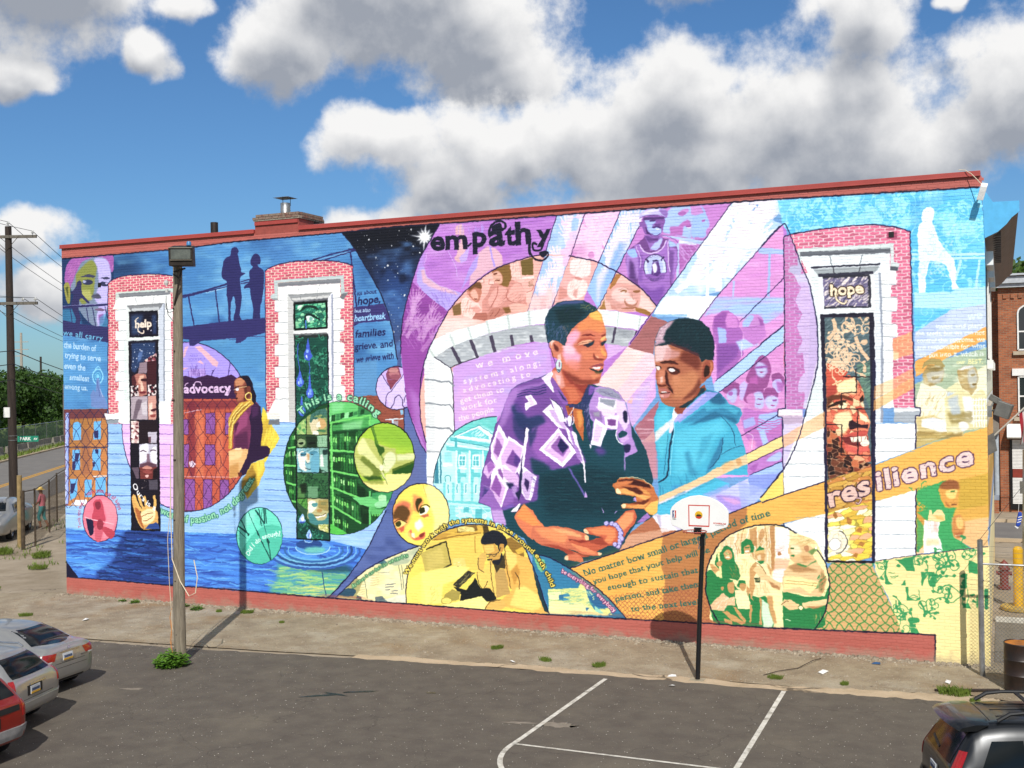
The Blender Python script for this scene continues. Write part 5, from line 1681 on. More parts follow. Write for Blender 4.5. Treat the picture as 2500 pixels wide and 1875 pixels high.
P 58c4c8|1727 615 160-14-2-15-128 11-30 3
P d4f4f4|1761 600 7 0-2-112-7-1
P 58c4c8|1768 597 13 0-3-109-12 0
G 8cdcdc|70|0|0|1798 594 10 0-2-106-10 0
P d4f4f4|1811 601 7 0-2-112-6-1
P 58c4c8|1819 598 13 0-4-109-11 0
G 8cdcdc|70|0|0|1848 595 10 0-2-106-10 0
P d4f4f4|1862 601 6 0-2-111-6 0
P 58c4c8|1869 598 13 0-4-108-11 0
G 8cdcdc|70|0|0|1898 595 10 1-2-105-10-1
P f0ffff|1772 585 29 0-1-39-28-1
P 4cb4bc|1776 580 22 1-3-32-19-1
L f0ffff|15|0|1786 584-1-37
L f0ffff|15|0|1775 567 23 0
P e8fcfc|1770 543 34-1 0-5-34-1
P 58c0c4|1771 524 31-1 0-14-31 0
P f0ffff|1825 586 28 0-1-39-28-1
P 4cb4bc|1829 581 21 0-3-32-19 0
L f0ffff|15|0|1838 584-1-36
L f0ffff|15|0|1827 567 23 1
P e8fcfc|1822 544 34-2 0-4-34-1
P 58c0c4|1824 525 30-1 0-14-31 0
P 8cdce0|1720 594 27 0-1-34-27 0
P 2c7c90|1685 559 9 13 0-86-17 0
P 2c7c90|1701 590 5 3 0-107-7 0
L 1f8c98|17|1|1721 492-1 16 9 6 10-6 0-15
P e8fcfc|1712 557 38-3 0-9-38-1
P 6cd0d4|1712 489 9 1-1-65-9 0
P e8fcfc|1726 487 10 0-1-37-10 0
P 4cb4bc|1728 484 6 0-1-31-6 0
P 6cd0d4|1746 490 9 0-1-64-9 0
P e8fcfc|1760 487 10 1-1-37-10 0
P 4cb4bc|1762 484 6 1-1-31-6 0
P 6cd0d4|1780 491 9 0-1-64-9 0
P e8fcfc|1794 488 10 0-1-36-10 0
P 4cb4bc|1796 485 6 0-1-30-6 0
P 6cd0d4|1817 492 9 0-1-64-9 0
P e8fcfc|1831 489 10 0-1-36-10 0
P 4cb4bc|1833 486 6 0-1-30-6 0
P 6cd0d4|1854 492 9 1-1-64-9 0
P e8fcfc|1867 490 10 0 0-36-10-1
P 4cb4bc|1869 487 6 0 0-30-6-1
P 5cc4c8|1721 428 175-4 0-9-171 6
P 7cd4d8|1735 413 161-4-1-51-161-6
M 8cdce0,b4ecec,70ccd0|e8fcfc|80|2.0|4|1755 411 141-5-1-36-137-5
P 48b0b8|1789 406 20 0 0-16-20-1
P 48b0b8|1833 401 26 1 0-33-27-1
C -
L 143040|23|1|1917 716-37-3-50-12-41-18-34-22-28-28-21-33-18-41-9-31-6-42
P f0c0cc|2384 941 51 2 35-32 5-40-99-110-125-45 20 104
G f4d0c4|70|20|0|2384 940 62-14-72-96-31-34-72 18
P 9c5c5c|2394 949 69 88 61-26-42-48-9-10-5-39-66 18-18 8
N 845050|60|400|80|0.5|2463 1034 61-23-56-97-66 18
P d49cdc|2475 871-99-110 16-83 28 35 54 65
G b8a4e8|80|60|0|2382 758 81 82-43-125-25-28
P a05c6c|2401 678 84 88-11-54-8-39-39-43
P c88c90|2427 630 39 43 4-40-31-26
G e8a8a0|100|8|0|2379 761 18 17-3-22
P 9c5c70|2436 610 35 23 1-39-31 8
N f8dce8|50|500|70|0.52|2384 941 86-30-4-238-39-43-54 126-102 58
G b87c8c|100|20|0|2427 633 46 3 4-119-43-1
P a8603c|2337 275 204 77 0 17-90 25-99-78
G c88c6c|100|8|0|2352 328 134 28 3-20-149-59
P e8d0cc|2486 344 55 14 0 11-58-2
P 0c3e4a|1930 710 17 48 24 48 26 17 52 17 38 10 29 13 139-40 31-9 36-6 27-12 24-35 14-51 5-23 35-57 12-23 19-79 2-130-20-16-39-12-61-95-123-37-47-23-65 26-64 18-29 49-36 17-32 22-32 11-10-6-13 57-43 14 0 3 8 60 7 46 31 91 21 69
C 1930 710 17 48 24 48 26 17 52 17 38 10 29 13 139-40 31-9 36-6 27-12 24-35 14-51 5-23 35-57 12-23 19-79 2-130-20-16-39-12-61-95-123-37-47-23-65 26-64 18-29 49-36 17-32 22-32 11-10-6-13 57-43 14 0 3 8 60 7 46 31 91 21 69
G 062832|70|120|0|2063 521 188 32 121-27 58-84-120-49-217-7
K 125058|120|300|16|0|45|2032 579 415 20 12-201-430-14
G 6c4090|100|18|0|1913 692 17 18 17 48 24 48 26 17 52 17 38 10 45 1 30-65 29-117 45-102-78-21-44-7-50 17-20-30 25-5-7-83-65-20-65-20-43 11-43 17 8 60 7 46 31 91
G 8c50a8|90|50|0|2046 686 52 24 62-41-33-88-44-19-38 47
G a878c8|70|40|0|1947 764 30 39 33 8-27-53-34-66-29-24
G 1c3058|92|26|0|2021 710 58 12 19-24-52-24-7-41-12 53
G 1c3058|88|30|0|1970 749 26 15 19-30 19-36-14-30-25 18
G 24305c|80|24|0|2033 651 33 35-7-35-20-42
G 123848|92|30|0|2038 579 45-14 31-20-32-15-38 2
G 1c2c58|70|30|0|1976 722 45-12 13-30-14-56-26 15-16 35
G 5c3488|70|20|0|2009 787 13-29-1-36-32 12-6 36
L 24245c|23|1|1994 807 42 8 32 0 32 7|90
L 24245c|23|1|1993 799 43 8 32 0 31 7|90
L 24245c|23|1|1993 790 42 9 32-1 32 7|90
L 24245c|23|1|1993 782 42 8 32 0 32 7|90
G a06cc0|80|20|0|1938 776 46 36 52 8 64 11-7-9-70-14-46-26-27-48
P f8ecfc|2022 783 21 6 24-32-29-10-12-12-6 23 16 7
G e0c0ec|100|6|0|2030 781 12 3 15-27-22-5 8 11
P f8ecfc|2084 734 30 23 25-35 25-36 27-29 27-52 12-41 4-64-4-1-6 59-12 18-12 35-22 26-12 38-25 3
G c8a0dc|100|6|0|2108 736 16 3 37-47 9-23-22 17-25 24
G 9c70bc|100|10|0|2179 672 15-21 21-49 9-38-19 18-11 34-9 24
P f4e4fa|2185 669 16-6 14-52-15 11
P f8ecfc|2070 605 71 73 62-79-49-50
G d4a4e0|100|4|0|2087 607 54 56 43-61-32-39
P e8ccf0|2096 608 45 48 19-5-45-41
G 84509c|100|4|0|2112 614 32 39 34-38-24-31
G 1c1c4c|100|10|0|2136 619 13 26 26-30-21-21
P f8ecfc|1926 691 30-50 4 11 56-36-10-49 8-18 30-24 16-9-22-80-16 1-19 26 0 42-11 26-26-30-11-30-27-68-34 30-34 54 30-12 6 52 15 21-16 27-1 42
G d4a4e0|100|5|0|1924 671 21-36-10-33-20-36-12 24-1 24
G 84509c|100|8|0|1918 647 20-33-17-36-17 21
G d4a4e0|100|5|0|1963 638 47-29-11-48-16-39-36 32-13-3-3 27
G 6c3c8c|100|8|0|1974 606 30-36-15-25-40 15
G 4a2c78|100|12|0|1984 591 20-21-15-24-12 15
G d4a4e0|100|6|0|1868 547 23 16 23-12-20-28-10-18-18 18
G 9458ac|100|10|0|1878 553 17 13 14-21-25-22
G 84509c|100|4|0|1919 539 10 3 11-24-3-15-17 21
G d4a4e0|100|10|0|1937 545 52-23 9-20-6-22-33 15-19 20
G d4a4e0|100|4|0|1912 518 34-42-17-60-36 35-6 24
G 84489c|100|6|0|1912 521 21-42-9-36-31 29
G 6c4498|95|8|0|1890 475-36 15-8-64 43-17
G 34306c|80|20|0|1867 478 20-12-1-33-26 8
G 8454a8|100|14|0|1932 410 23 61 24 18-4-60
G 1c2048|100|14|0|1946 494 30-2-4-18-13 0
G a47cc4|100|12|0|1966 480 22 6 3-47-13 8
G 161c40|100|5|0|1999 525 10 9-5-74-10-30-12 29 13 7
P 8858ac|1846 426 43-14 12-63 46-1-15 56-42 68
G b48cd0|100|8|0|1892 400 43 1 13-50-40 1
P 24143c|1965 393 33 34-4-30
P f8ecfc|1963 395 35 31 1-7-12-22
G 6848a0|100|8|0|1932 407 40 16 6-9-39-13
G c8a4dc|100|4|0|2010 526 15 9 35-19-7-34-15-45-21 5-12 39
G 2c1c50|100|8|0|2018 511 16-12-6-36-14 27
P f8ecfc|2047 517 13-1-21-80-9 1
G 1c1444|100|5|0|2016 618 9 33 8 17-12 12-8-101-5-48-9-6
P f8ecfc|2025 679 10-5-9-56-11-66-7-15 5 72
K 5c4494|22|90|14|-30|80|2044 520 25-2-11-80-16-1
G a87cc8|100|5|0|2247 750 24 61 15 3 36-6 30-14 21-33 15-51 4-58 21-49-47-63 1 61 18 17-29 8-18 32 6 17-39-3-19-55-34 9 11 72-12 12
G 8c8ca4|100|8|0|2286 809 36-3 30-19 9-20-63 15-28 17
K 5c5478|18|130|10|-12|80|2280 810 66-14 12-23-60 15
P f8ecfc|2282 779 61-9 2-43-39 6-27 14
G f0d0ec|100|8|0|2270 750 63-14 19 25-19-46-36 3
G 8c90a0|100|4|0|2287 775 53-6-7-25-48 18
G e4c4f0|100|10|0|2340 770 30-6 17-66-19-29-23 41
G 18183c|100|5|1|2366 733 12-3 0-32-8-3-7 20
P fae8fc|2300 715 51 6-7-46-39 3
G 6c3880|100|5|0|2310 708 32-3-4-21-24 3
P f8ecfc|2269 711 33-24 6-12-22-58-34 9 10 43
G d8b8e8|100|5|0|2272 692 24-11-16-49-21 2
G 8460a0|100|10|0|2248 736 43-3 2-35-24 12-6-6
G 94989c|70|10|0|2263 727 22 6-1-18-18 1
G 0c3e4a|100|3|1|2347 658 12 11 18-5-6-12-21-6
L f8ecfc|22|1|2344 672-5-20 11-20 12-4
G c89cdc|100|5|0|2350 644 30 14 3-14-21-15
P f8ecfc|2249 626 6-3-3-15
G 1a1a44|100|4|1|2367 624 20 0-2-20-15-5
G 5c3488|80|40|0|2261 611 28 6 18-20-25-9
G 5c4c9c|100|4|0|2171 546 30-46 26-46 4 6-24 40-27 46
P b48cd0|2232 471 8-20-13 0
P b48cd0|2284 422 11-18-3-2
P b48cd0|2340 411-9-12 3 10
P b48cd0|2395 450 20-6 0 9-17 2
P b48cd0|2393 447 21-8-9 11
P 9468b4|2404 375 36 33 11-14-26-18
C -
P 0c3e4a|2392 687 35-57 13-24 21-95-4-12-56 5-32 22 1 58 43 19
P b44c2c|2116 863 16 17 164-9-10-46-37-5-12-23-7-20-22-21-34 1-18 32-31 50
G e08878|100|12|0|2116 863 35 11 15-59-16-8-25 32
G f0b0b0|100|8|0|2132 857 19-6-1-33-9 3
G 8c2c1c|100|16|0|2194 827 55-7-16-35-21 21
G c86038|100|14|0|2162 815 41-6 15-32-31-18
P b4581c|2165 751 31 1 27-7 7-47-4-64-19 35-12 29-22 24
G d88430|100|12|0|2205 736 18-3 3-41-13-17
G 8c3c14|100|8|0|2165 751 28-3-13-26
P 7c4ca0|2109 842 16 3 52-80-3-11-13 0-30 38
P f8f0fc|2084 844 35 22 6-9-12-18 16-44-5 0
G 1c2450|100|6|0|2140 807 16-21 18-21-18 9
G 24305c|100|5|0|2246 820 25-9-23-55-34-11 10 32
G 6c449c|100|8|0|2252 817 22-7-16-22-12-3
G 243058|100|3|0|2199 754 46 5 3-49 5-18 3-40-4-26-11 26-9 58-2 26-34 6
K 8c84b4|34|110|9|70|80|2205 754 40 2 5-58 3-46-12 5-8 76
P 2c3060|2177 757 22-2-3-10-16 0
L dcd4f0|18|1|2196 745-16-26-13-18 6-15 19 6 3 18-9 9
G e8e4f8|100|0|1|2173 710 13 6 3-24-13-6
L 3c2c6c|20|1|2192 733-3-35-10-17-12 11
P f0e8fa|2112 778 18-12 25-21 6-29 12-6-6-12-22 0-15 35
L 1c1840|16|1|2115 775 34-27 15-38
P d4683c|2014 421-23-21-14-21 16-30 20-23 29-22 45 46-25 25-18 29
G f08030|100|16|0|2004 415 10 9 48-55 13-17-32-1-59 28
P c4603c|2036 312 7 39 19 1 25-2 32 4 50-4 56-16 17-11-4-11-7-4-25 2-37 2 24-11 25-8 43-15 23-8-4-7-26-2-36 3-25 11-25 4 37-13 12-11 6-14-12-3-34 4-19 2-1 11 11 7-31 16-63 9
G e88048|100|20|0|2049 345 38 2 51-4 31-23-13-24-38 5-44 16
G f0a868|80|12|0|2106 347 57-3 49-16 6-11-43 7-44 13
G 7c2414|100|6|0|2169 312 37-3 25-1-38-7-18 2
G 8c2c18|85|8|0|2074 290 63-12 31-16 25 4-19 11-56 15
G f0b880|100|0|1|2226 326 13 0 1-14-9-1
G f4c898|100|3|1|2273 274 11-4-4-6-7 1
G f4c898|100|4|1|2157 254 11 2 0-13-11 1
G e47c48|100|8|0|2175 306 24-11 68-20-6-9-43 7-37 19
G a43c1c|100|6|0|2187 274 31-10 30-3-31-6
P b84c28|2222 346 9 6 62 8 12 3 30 13 18 18 16 17 27 6 10-24-8-21-27-32-19-35-12-7-30-1-31-16-18-6-31 13-24 5-28 7-6 6 9 3 25 1 37-1 25 10 18 3-24 5-25 5-12 5
G e07840|100|16|0|2237 349 56 8 39-4 2-26-18-24-24 5 12 21-42 1
G e88850|100|16|0|2338 376 31 30 27 3-4-31-33-33-15 20
G 8c3018|90|10|0|2286 325-25-12-55-6 37-1 36-10 31 4-18 14
G f4c090|100|0|1|2223 346 11 2 6-15-12 1
G 7c2010|100|5|0|2181 309 37 2 25-4-25-6
G 4c4480|100|0|1|2312 368-1-4-2-3-4-2-4 0-3 2-3 3-1 3 1 4 3 3 3 2 4 0 4-1 3-3
G b0a8e4|100|0|1|2309 369-1-3-2-2-2-2-4 0-2 1-2 3-1 2 1 3 2 3 3 1 3 0 3-1 1-2
G 4c4480|100|0|1|2329 369-1-4-2-3-4-2-4 0-4 1-2 3-1 4 1 4 2 3 4 2 4 0 4-2 2-3
G b0a8e4|100|0|1|2326 370-1-3-2-3-3-1-3 0-3 1-2 2 0 3 1 3 2 2 2 2 3 0 3-1 2-3
G 4c4480|100|0|1|2343 365-1-4-3-3-4-2-4 0-3 1-3 3-1 4 1 4 3 3 4 2 4 0 3-2 3-3
G b0a8e4|100|0|1|2339 366 0-3-2-3-3-1-3 0-3 1-2 2-1 3 1 3 2 3 3 1 3 0 3-1 2-2
G 4c4480|100|0|1|2350 358-1-4-3-3-3-2-4 0-4 1-2 3-1 4 1 4 2 3 4 2 4 0 4-2 2-3
G b0a8e4|100|0|1|2347 359-1-3-2-2-3-2-3 0-3 1-2 2 0 3 1 3 2 3 2 1 3 0 3-1 2-2
G 4c4480|100|0|1|2356 349-1-3-3-3-3-2-4 0-4 1-2 3-1 4 1 3 2 4 4 1 4 1 4-2 2-3
G b0a8e4|100|0|1|2353 350-1-2-2-3-3-1-3 0-3 1-2 2 0 3 0 3 2 2 3 2 3 0 3-2 2-2
G 4c4480|100|0|1|2360 338-1-4-2-3-4-2-4 0-4 2-2 3-1 3 1 4 3 3 3 2 4 0 4-1 2-3
G b0a8e4|100|0|1|2357 339-1-3-2-2-3-2-3 0-2 1-2 3-1 3 1 2 2 3 3 1 3 0 2-1 2-2
G 4c4480|100|0|1|2358 327-1-4-2-3-4-2-4 0-3 1-3 3-1 4 1 4 3 3 4 1 4 1 3-2 3-3
G b0a8e4|100|0|1|2355 328-1-3-2-3-2-1-3 0-3 1-2 2-1 3 1 3 2 2 3 2 3 0 3-1 2-3
G 4c4480|100|0|1|2357 315-1-4-3-3-3-2-4 0-4 2-2 3-1 3 1 4 2 3 4 2 4 0 3-1 3-3
G b0a8e4|100|0|1|2353 316 0-3-2-2-3-2-3 0-3 1-2 3 0 2 0 3 2 3 3 1 3 0 3-1 2-2
G 4c4480|100|0|1|2355 303-1-3-2-3-4-2-4 0-4 1-2 3-1 4 1 3 3 4 3 1 4 1 4-2 2-3
G b0a8e4|100|0|1|2352 304-1-2-2-3-3-1-3 0-2 1-2 2-1 3 1 3 2 2 2 2 4 0 2-1 2-3
G 4c4480|100|0|1|2350 295 0-4-3-3-4-2-4 0-3 1-3 3-1 4 1 4 3 3 4 2 4 0 3-2 3-3
G b0a8e4|100|0|1|2347 296-1-3-2-3-2-1-3 0-3 1-2 2-1 3 1 3 2 2 3 2 3 0 3-1 2-3
G 4c4480|100|0|1|2364 321-1-4-2-3-4-2-4 0-3 2-3 3-1 3 1 4 3 3 3 2 5 0 3-1 3-3
G b0a8e4|100|0|1|2361 322-1-3-2-2-2-2-3 0-3 1-2 3-1 2 1 3 2 3 3 1 3 0 3-1 1-2
G 4c4480|100|0|1|2340 301-1-3-2-4-4-1-4-1-4 2-2 3-1 4 1 3 2 4 4 1 4 0 4-1 2-3
G b0a8e4|100|0|1|2337 302-1-3-2-2-3-1-3 0-3 1-1 2-1 3 1 3 2 2 2 1 3 1 3-2 2-2
P b86024|2325 497 14 6 3 11 12 5 42-1 35-8 26-13 6-9 14-31 3-25-6-29-12-5-15 5-20 16-42 0-30 1-3 7 7 7 24 1 23 6-5 17-30 5-27 1-9 4-3 14-7 7
G 3c1410|100|8|0|2342 511 54 4 53-16 5-14-41 8-59 7
G c86c30|100|8|0|2329 497 25 9 42 4-7-9-48-13
G e89c48|100|10|0|2338 480 33 3 54-18 29-5-18-12-35 13-48 7
G 4c1c10|100|7|0|2353 489 54-2 24-17-18-6-42 19
G f0b048|100|8|0|2430 419 24 24 23 6 0-34-12-15-18 5
G e49440|100|8|0|2358 428 42 2 48 12-18-20-42 0
G 5c2410|100|8|0|2383 435 41 10 30 9-24-21
G f8d8a0|100|3|1|2335 480 8 3 10-15-15-1
G f8d8a0|100|3|1|2356 431 12 1-1-10-12 1
L f4d4a0|12|1|2348 517 48 3 35-9 29-19
G d88838|100|10|0|2413 490 29-14 12-14-23 8
P ecd8f4|2083 844 34 21-3-44-12 0
P c86444|2122 914 19-8 16-35 24-40 21-8 21-4 49 3 12 8 6 15 3 10 6 7 0 10 4 15-2 6 2 4 11 11 0 10-4 15-6 19 8 12-3 10 1 9 1 12-8 27-6 19-15 24-47-2-63-56-60-47
G f0a83c|100|14|0|2251 1055 29 8 16-18 7-27-28 12-20 5
G e0783c|100|25|0|2213 1017 34 26 54-21 8-24-14-11-41 13-41-6
G f4b44c|80|14|0|2259 1047 22 10 12-16 2-11-24 1
G ec98b4|100|30|0|2175 983 30 19 20-12-13-23-16-19 8-16 20-16-4-19-25-13-25 10-12 31 11 27
G f4bccc|90|20|0|2158 949 25 3 21-14-5-18-29 5
G e47868|85|30|0|2170 902 33-1 21-18-13-17-29 12
G d87048|100|18|0|2224 931 49 3 19 19 10-20 8-17-17-13-28 8-25-11-12 12
G f09040|100|10|0|2290 953 6-16 14-17-4-12-12 14
G f0a880|100|5|1|2269 913 12-2 2-8-10 0
G 6c2014|85|5|1|2267 923-2-10 6-12 22-3 10 3-10 3-16 3
G 6c2414|85|30|0|2190 854 33-16 45-4 22 15-8-21-31-9-49 4-33 28-12 20
G 7c2418|80|14|0|2157 874 20-23 25-28-17 0-24 32
G e08050|70|15|0|2252 853 32 0 4-8-24-7
G 6c2018|100|3|1|2225 978 15 8 16-1 14-5 2-3-18 2-19 1
G a03c24|80|14|0|2208 955 17 15 29 5 16-6 0-19-25-6-33 3
G f0a880|100|5|1|2208 949 17 11 24 6 15-3-7-7-28-5
G 2c2430|100|3|1|2233 950 16 4 17 0-3-6-14-6-12 4
G 143040|100|4|1|2251 955 13 4 6 6-2-13-11-6
L 7c3020|10|1|2206 947 19 8 24 4 17 2
G 1c2c38|100|3|1|2291 955 11 5 10 1-6-9-10-7
G f4b060|100|4|1|2294 970 11 6 4-6-7-6-8 0
G 6c2418|100|5|0|2292 978 13 5 5 2-1-6-13-5
G 7c2c1c|100|6|0|2288 964 4-11 2-14-6 14
G 8c3c44|100|3|0|2250 875 23 9 12 2 8 3 9-2-3-9-18 1-17-3
P 102830|2249 874 19-5 15-7 16 10 0-10-8-5-19 4-14 6
P f8ecf0|2261 874 12 3 18 0-4-7-17 0
G 5c4c2c|100|4|0|2268 863 23-3 6 0-9-6-16 3
G c46c50|100|0|1|2112 962 13 6 12-7 11-16 4-16-5-13-6-6-12 14-11 16
G f0c0b0|100|5|0|2113 964 10 4 10-3-10-6-3-13 9-18
G 5c2018|100|5|1|2127 957 14-10 4-14-8-1-6 10
G e8a898|100|8|0|2141 918 13 5-1-21-10 2
P 143844|2100 1029 3 19 17 25 24 19 29 5 31 1 31-3 20-10 21-14 8-10-29-9-13-15-29-16-21-19-15-21-8-33-11 5-10 8-15 5-12 1-13-9-6 28
C 2100 1029 3 19 17 25 24 19 29 5 31 1 31-3 20-10 21-14 8-10-29-9-13-15-29-16-21-19-15-21-8-33-11 5-10 8-15 5-12 1-13-9-6 28
G 0c282c|85|30|0|2131 1067 63 11 51-19-32-34-62-6
K 4c64a0|110|70|5|75|80|2101 1037 33-17 38-13-3-57-61 14
K 8c7cb8|60|60|5|78|75|2109 1009 50 8 25-11-15-54-57 18
K c88468|24|40|5|70|80|2159 1019 25-5-13-54
G 54549c|60|12|0|2127 1079 46 18 62-2 0-9-62-1
K c8a850|60|34|5|40|90|2220 1083 35 0 27-20-27-5-29 9
K 1c2c4c|60|60|6|60|70|2101 1048 93 48 40-52-83-25
C -
L 141838|11|1|2118 1071-13-19-6-23 1-32 8-37 14-34 10-33
G c4d4d8|100|0|1|2138 902 11 3 6-11-2-23-8-9-8 9-3 18
L 1c3c48|10|1|2138 902-4-15 4-18 7-7 8 9 3 21
G 8c5c80|100|0|1|2144 896 5-2 0-15-4 2
G 2c4c58|100|3|0|2137 873 10-2 5 2-6-10
P 28a0c4|2467 713 7 16 17 32 29-12 112 55 50-17 9-9 16-24 22-6 16-8 4-17-10-25-11-8 16-30 15-55 5-71-129 0 70-27-1-82-163-73-58 9-26 36 15 12 7 51 0 43-3 26 2 45-8 59-2 40
C 2467 713 7 16 17 32 29-12 112 55 50-17 9-9 16-24 22-6 16-8 4-17-10-25-11-8 16-30 15-55 5-71-129 0 70-27-1-82-163-73-58 9-26 36 15 12 7 51 0 43-3 26 2 45-8 59-2 40
G 48c0dc|80|40|0|2473 721 35 28 11-22-1-82-30-71-17 70
G 1c7ca4|100|14|0|2553 693 132 88 22-27 38-17 0-22-17-25-44 25-51-11
G 0c5c80|85|12|0|2576 687 86 42 66-20 3-16-41 22-57-17
G 38a8cc|80|12|0|2629 765 56 16 38-39 20-8-14-14-39 23-56-11
G 0c4c70|85|20|0|2632 799 53-12 16-31-22-5-28 6
G 4cc0e0|70|50|0|2530 670 75 12 84 22 17-33-45-23-30-72-74-46-29 0
G 146c94|85|16|0|2683 646 8 5-14-58-23-39-23-22 12 33
G 1c7ca0|75|30|0|2564 603 17 6 10-51 20-27-31 0
G 1c84a8|50|30|0|2597 553 24 95 40 17-29-61
L 0c4464|17|1|2689 648-12-55-29-39
L 0c4464|14|1|2684 715 33-39 10-52
L 0c4464|12|1|2682 596 45 24 25 3
P 0c5078|2441 602 18 6 15-14 3-65-2-12-35-1
L 0c2c44|35|1|2528 698-2-39-11-57-7-73-34-26
L 8cdcf0|12|1|2533 693-2-34-8-56-5-74
L 0c4c68|10|1|2512 659-6-57-9-73
G e4d8e4|100|0|1|2520 690 8 8 2-17-9-19-5 5
K 0c6c94|40|250|18|-80|60|2479 503 156 25-18-78-139-41
P c8c0dc|2451 394 27 15 53 27 174 74-1-85-163-73-58 9
P 30b0d8|2472 409 6 20 139 63 88 38 0-34-146-70-40-21-41-4
G e8d8e0|100|6|0|2479 455 64 29 46 21 57 26-6-17-80-43-82-36
G d0a098|85|4|0|2479 460 133 57 62 17-34-22-161-70
G f0e8f0|100|8|0|2448 368 12 29 35 7 24 1-1-31 23-22-58 6
G a89cc0|70|8|0|2472 400 8-39 6 0-2 40
G 8c9ce8|80|12|0|2617 469 88 38-1-82-31 32
G b4a8f0|80|12|0|2668 468 37 12-1-22-31 2
G 1c84c0|60|14|0|2520 495 46 9 0-30-35-15
C -
P b4b8f4|2625 438 43 35 98 52-1-75-11-19-50-17
G 9c84dc|100|12|1|2665 470 67-4 27-10-5-17-28-17-17-1-27 22
G d898d4|80|14|0|2682 465 44-7 22-11-27-6-34 16
G c8d4fc|100|10|0|2760 511 33-11 21-21-33-34-16-5
G 7c8ce4|90|0|0|2767 534 95 7-38-44-55-29
G 94a4f0|80|10|0|2733 516 87-26-39-47-38-12
P fafafc|2534 742 32 7 8-6-3-17-23-11-20-17-2 23
G a8a4b8|100|5|0|2534 742 6-16 25-5-17-3-13 8
G e8b8b4|90|4|0|2548 726 23 20 9-11-21-23
G 9090e4|92|0|0|2551 696-15 14 99 83 39-5-69-53-57-41
G b8a0ec|80|6|0|2531 704 101 83 5-5-101-89
G d0d8f4|90|6|0|2472 659 59 56 1-22-62-60
G e4e8e0|80|8|0|2469 664 41 34 9-14-49-48
G f0c088|92|0|0|2631 532 23 16 104 50 6-29-83-37-202-90 0 18
G c88c50|80|8|0|2727 583 16 3 5-20-16-5
G dca468|70|14|0|2682 565 33 15 11-14-39-28
P 8c3c20|2537 749 95 66 6-17-9-5-58-50-11-19-15-2-10 10
G 14303c|100|8|0|2563 754 43 22 15 28 14 0-3-11-61-50-23 0
P a45a3a|2472 942 0-51 4-23-2-28 6-23 3-17 1-17 7-17 14-14 20-7 23 1 24 11 23 17 14 19 12 22 14 11 12 11 11 28 2 22-24 6-17 0-5 17-48 18-43 15
G e0b4b4|100|16|0|2473 942 44 2 11-20-6-23-29-10-19-3
G c88884|80|20|0|2511 932 46-12-6-17-29-7-23-6
G c07448|85|40|0|2521 828 29 16 52 16 14-22-10-39-43-28-34 1 3 28
G c87850|80|20|0|2527 845 23 5 5-23-17-16
G 5c2014|80|30|0|2566 923 48-13 8-28-9-22-34 18-28 17
G 4c1a10|70|20|0|2563 766 43 22 15 27-3 23-23-39-35-28
G 5c2014|100|5|0|2510 887 29 5 11-14-23 3
G 3c1810|100|3|1|2490 888 32 5 23-9 3-4-26 6-24-3
G 4c1c14|100|6|1|2510 868 20 5 20-9 3-11-15-6-17 6
G f4ecec|100|0|1|2516 865 11 4 12-8-6-5-13 3
L 1c0c0c|16|1|2513 866 11 6 18-8 8-8
G e8dcdc|100|0|1|2476 874 11 0 2-9-8-1
L 1c0c0c|14|1|2474 877 13-2 5-7
G c47050|100|10|0|2489 862 18 3 2-26-3-16-14-6-12 6 3 17
G 3c1410|100|9|0|2507 865 8-20 3-23 8-22-5 5-12 12-5 28
G 5c2010|100|4|1|2480 823 12-7 17 1-3-6-20-1
G e8b0a0|100|8|0|2489 840 9 2 0-19-8-2
G 2c1010|100|7|0|2509 811 20-11 3-14-9 8
G b05c50|100|2|1|2483 803 14 3 18-6 8-7-14-3-18 4
G f4e4e0|100|0|1|2491 794 15 1 8-5-14-1
G c07068|100|3|1|2485 789 15-2 20 4-3-14-20-4-10 6
G e0a098|100|5|0|2488 783 12 0 0-7-10 2
G 2c0c0c|100|2|0|2484 790 36 3 2-3-31-3
G 94442c|100|0|1|2629 877 16 14 15-3 0-26-13-25-17-11-6 12
G 2c140c|100|6|1|2636 874 11-3 3-17-15-17-5 12
G c06840|100|6|0|2650 887 9-6-4-27-8-11 6 25
P 0c2830|2479 946-3 23 15 28 27 18 35 10 37 0 34-11 25-23 12-33 3-21-3-47-25 3-11-8-8 17-51 23-43 18-50-4-1 23
C 2479 946-3 23 15 28 27 18 35 10 37 0 34-11 25-23 12-33 3-21-3-47-25 3-11-8-8 17-51 23-43 18-50-4-1 23
G b48c9c|100|16|0|2475 963 16 34 27 18 23 5-29-30-12-28 8-10-35-13
K e8d4dc|70|40|6|60|85|2476 966 18 30 30 19-24-53-6-6-21-11
K 4c2c40|60|50|8|30|80|2500 969 66-18 48-30 3-19-51 23-58 19
G 5c2428|80|12|0|2523 949 43-15 51-24 2-11-53 24-43 18
K 12444c|60|80|8|50|70|2553 1017 85-25 21-55-107 31
C -
L 141838|16|1|2649 991 12-33 3-21-3-47
P ecdf96|1271 65 117 98 109 59 114 42 35 11-28-26-29-29-26-79-3-82
C 1271 65 117 98 109 59 114 42 35 11-28-26-29-29-26-79-3-82
G a8b490|100|6|0|1475 205 136 58 7-14-50-46-50-12
P 2c5c6c|1447 197 29 14 7-9-22-7
N f8f0c0|70|300|300|0.5|1271 65 117 98 109 59 114 42 35 11-28-26-29-29-26-79-3-82
G 8c8858|80|8|0|1271 67 80 75 36-11-26-52 18-15
G 24485c|100|0|1|1279 80 34 18 30 5 14-9-15-20-44-2
P 2c4858|1361 79 18-6 2-9-24 2
P 5c6c6c|1434 77 32 6 7-10-36-12
G 3c5468|80|3|0|1444 62 22 13 29-7 21 14 29-8 3-11-89-5
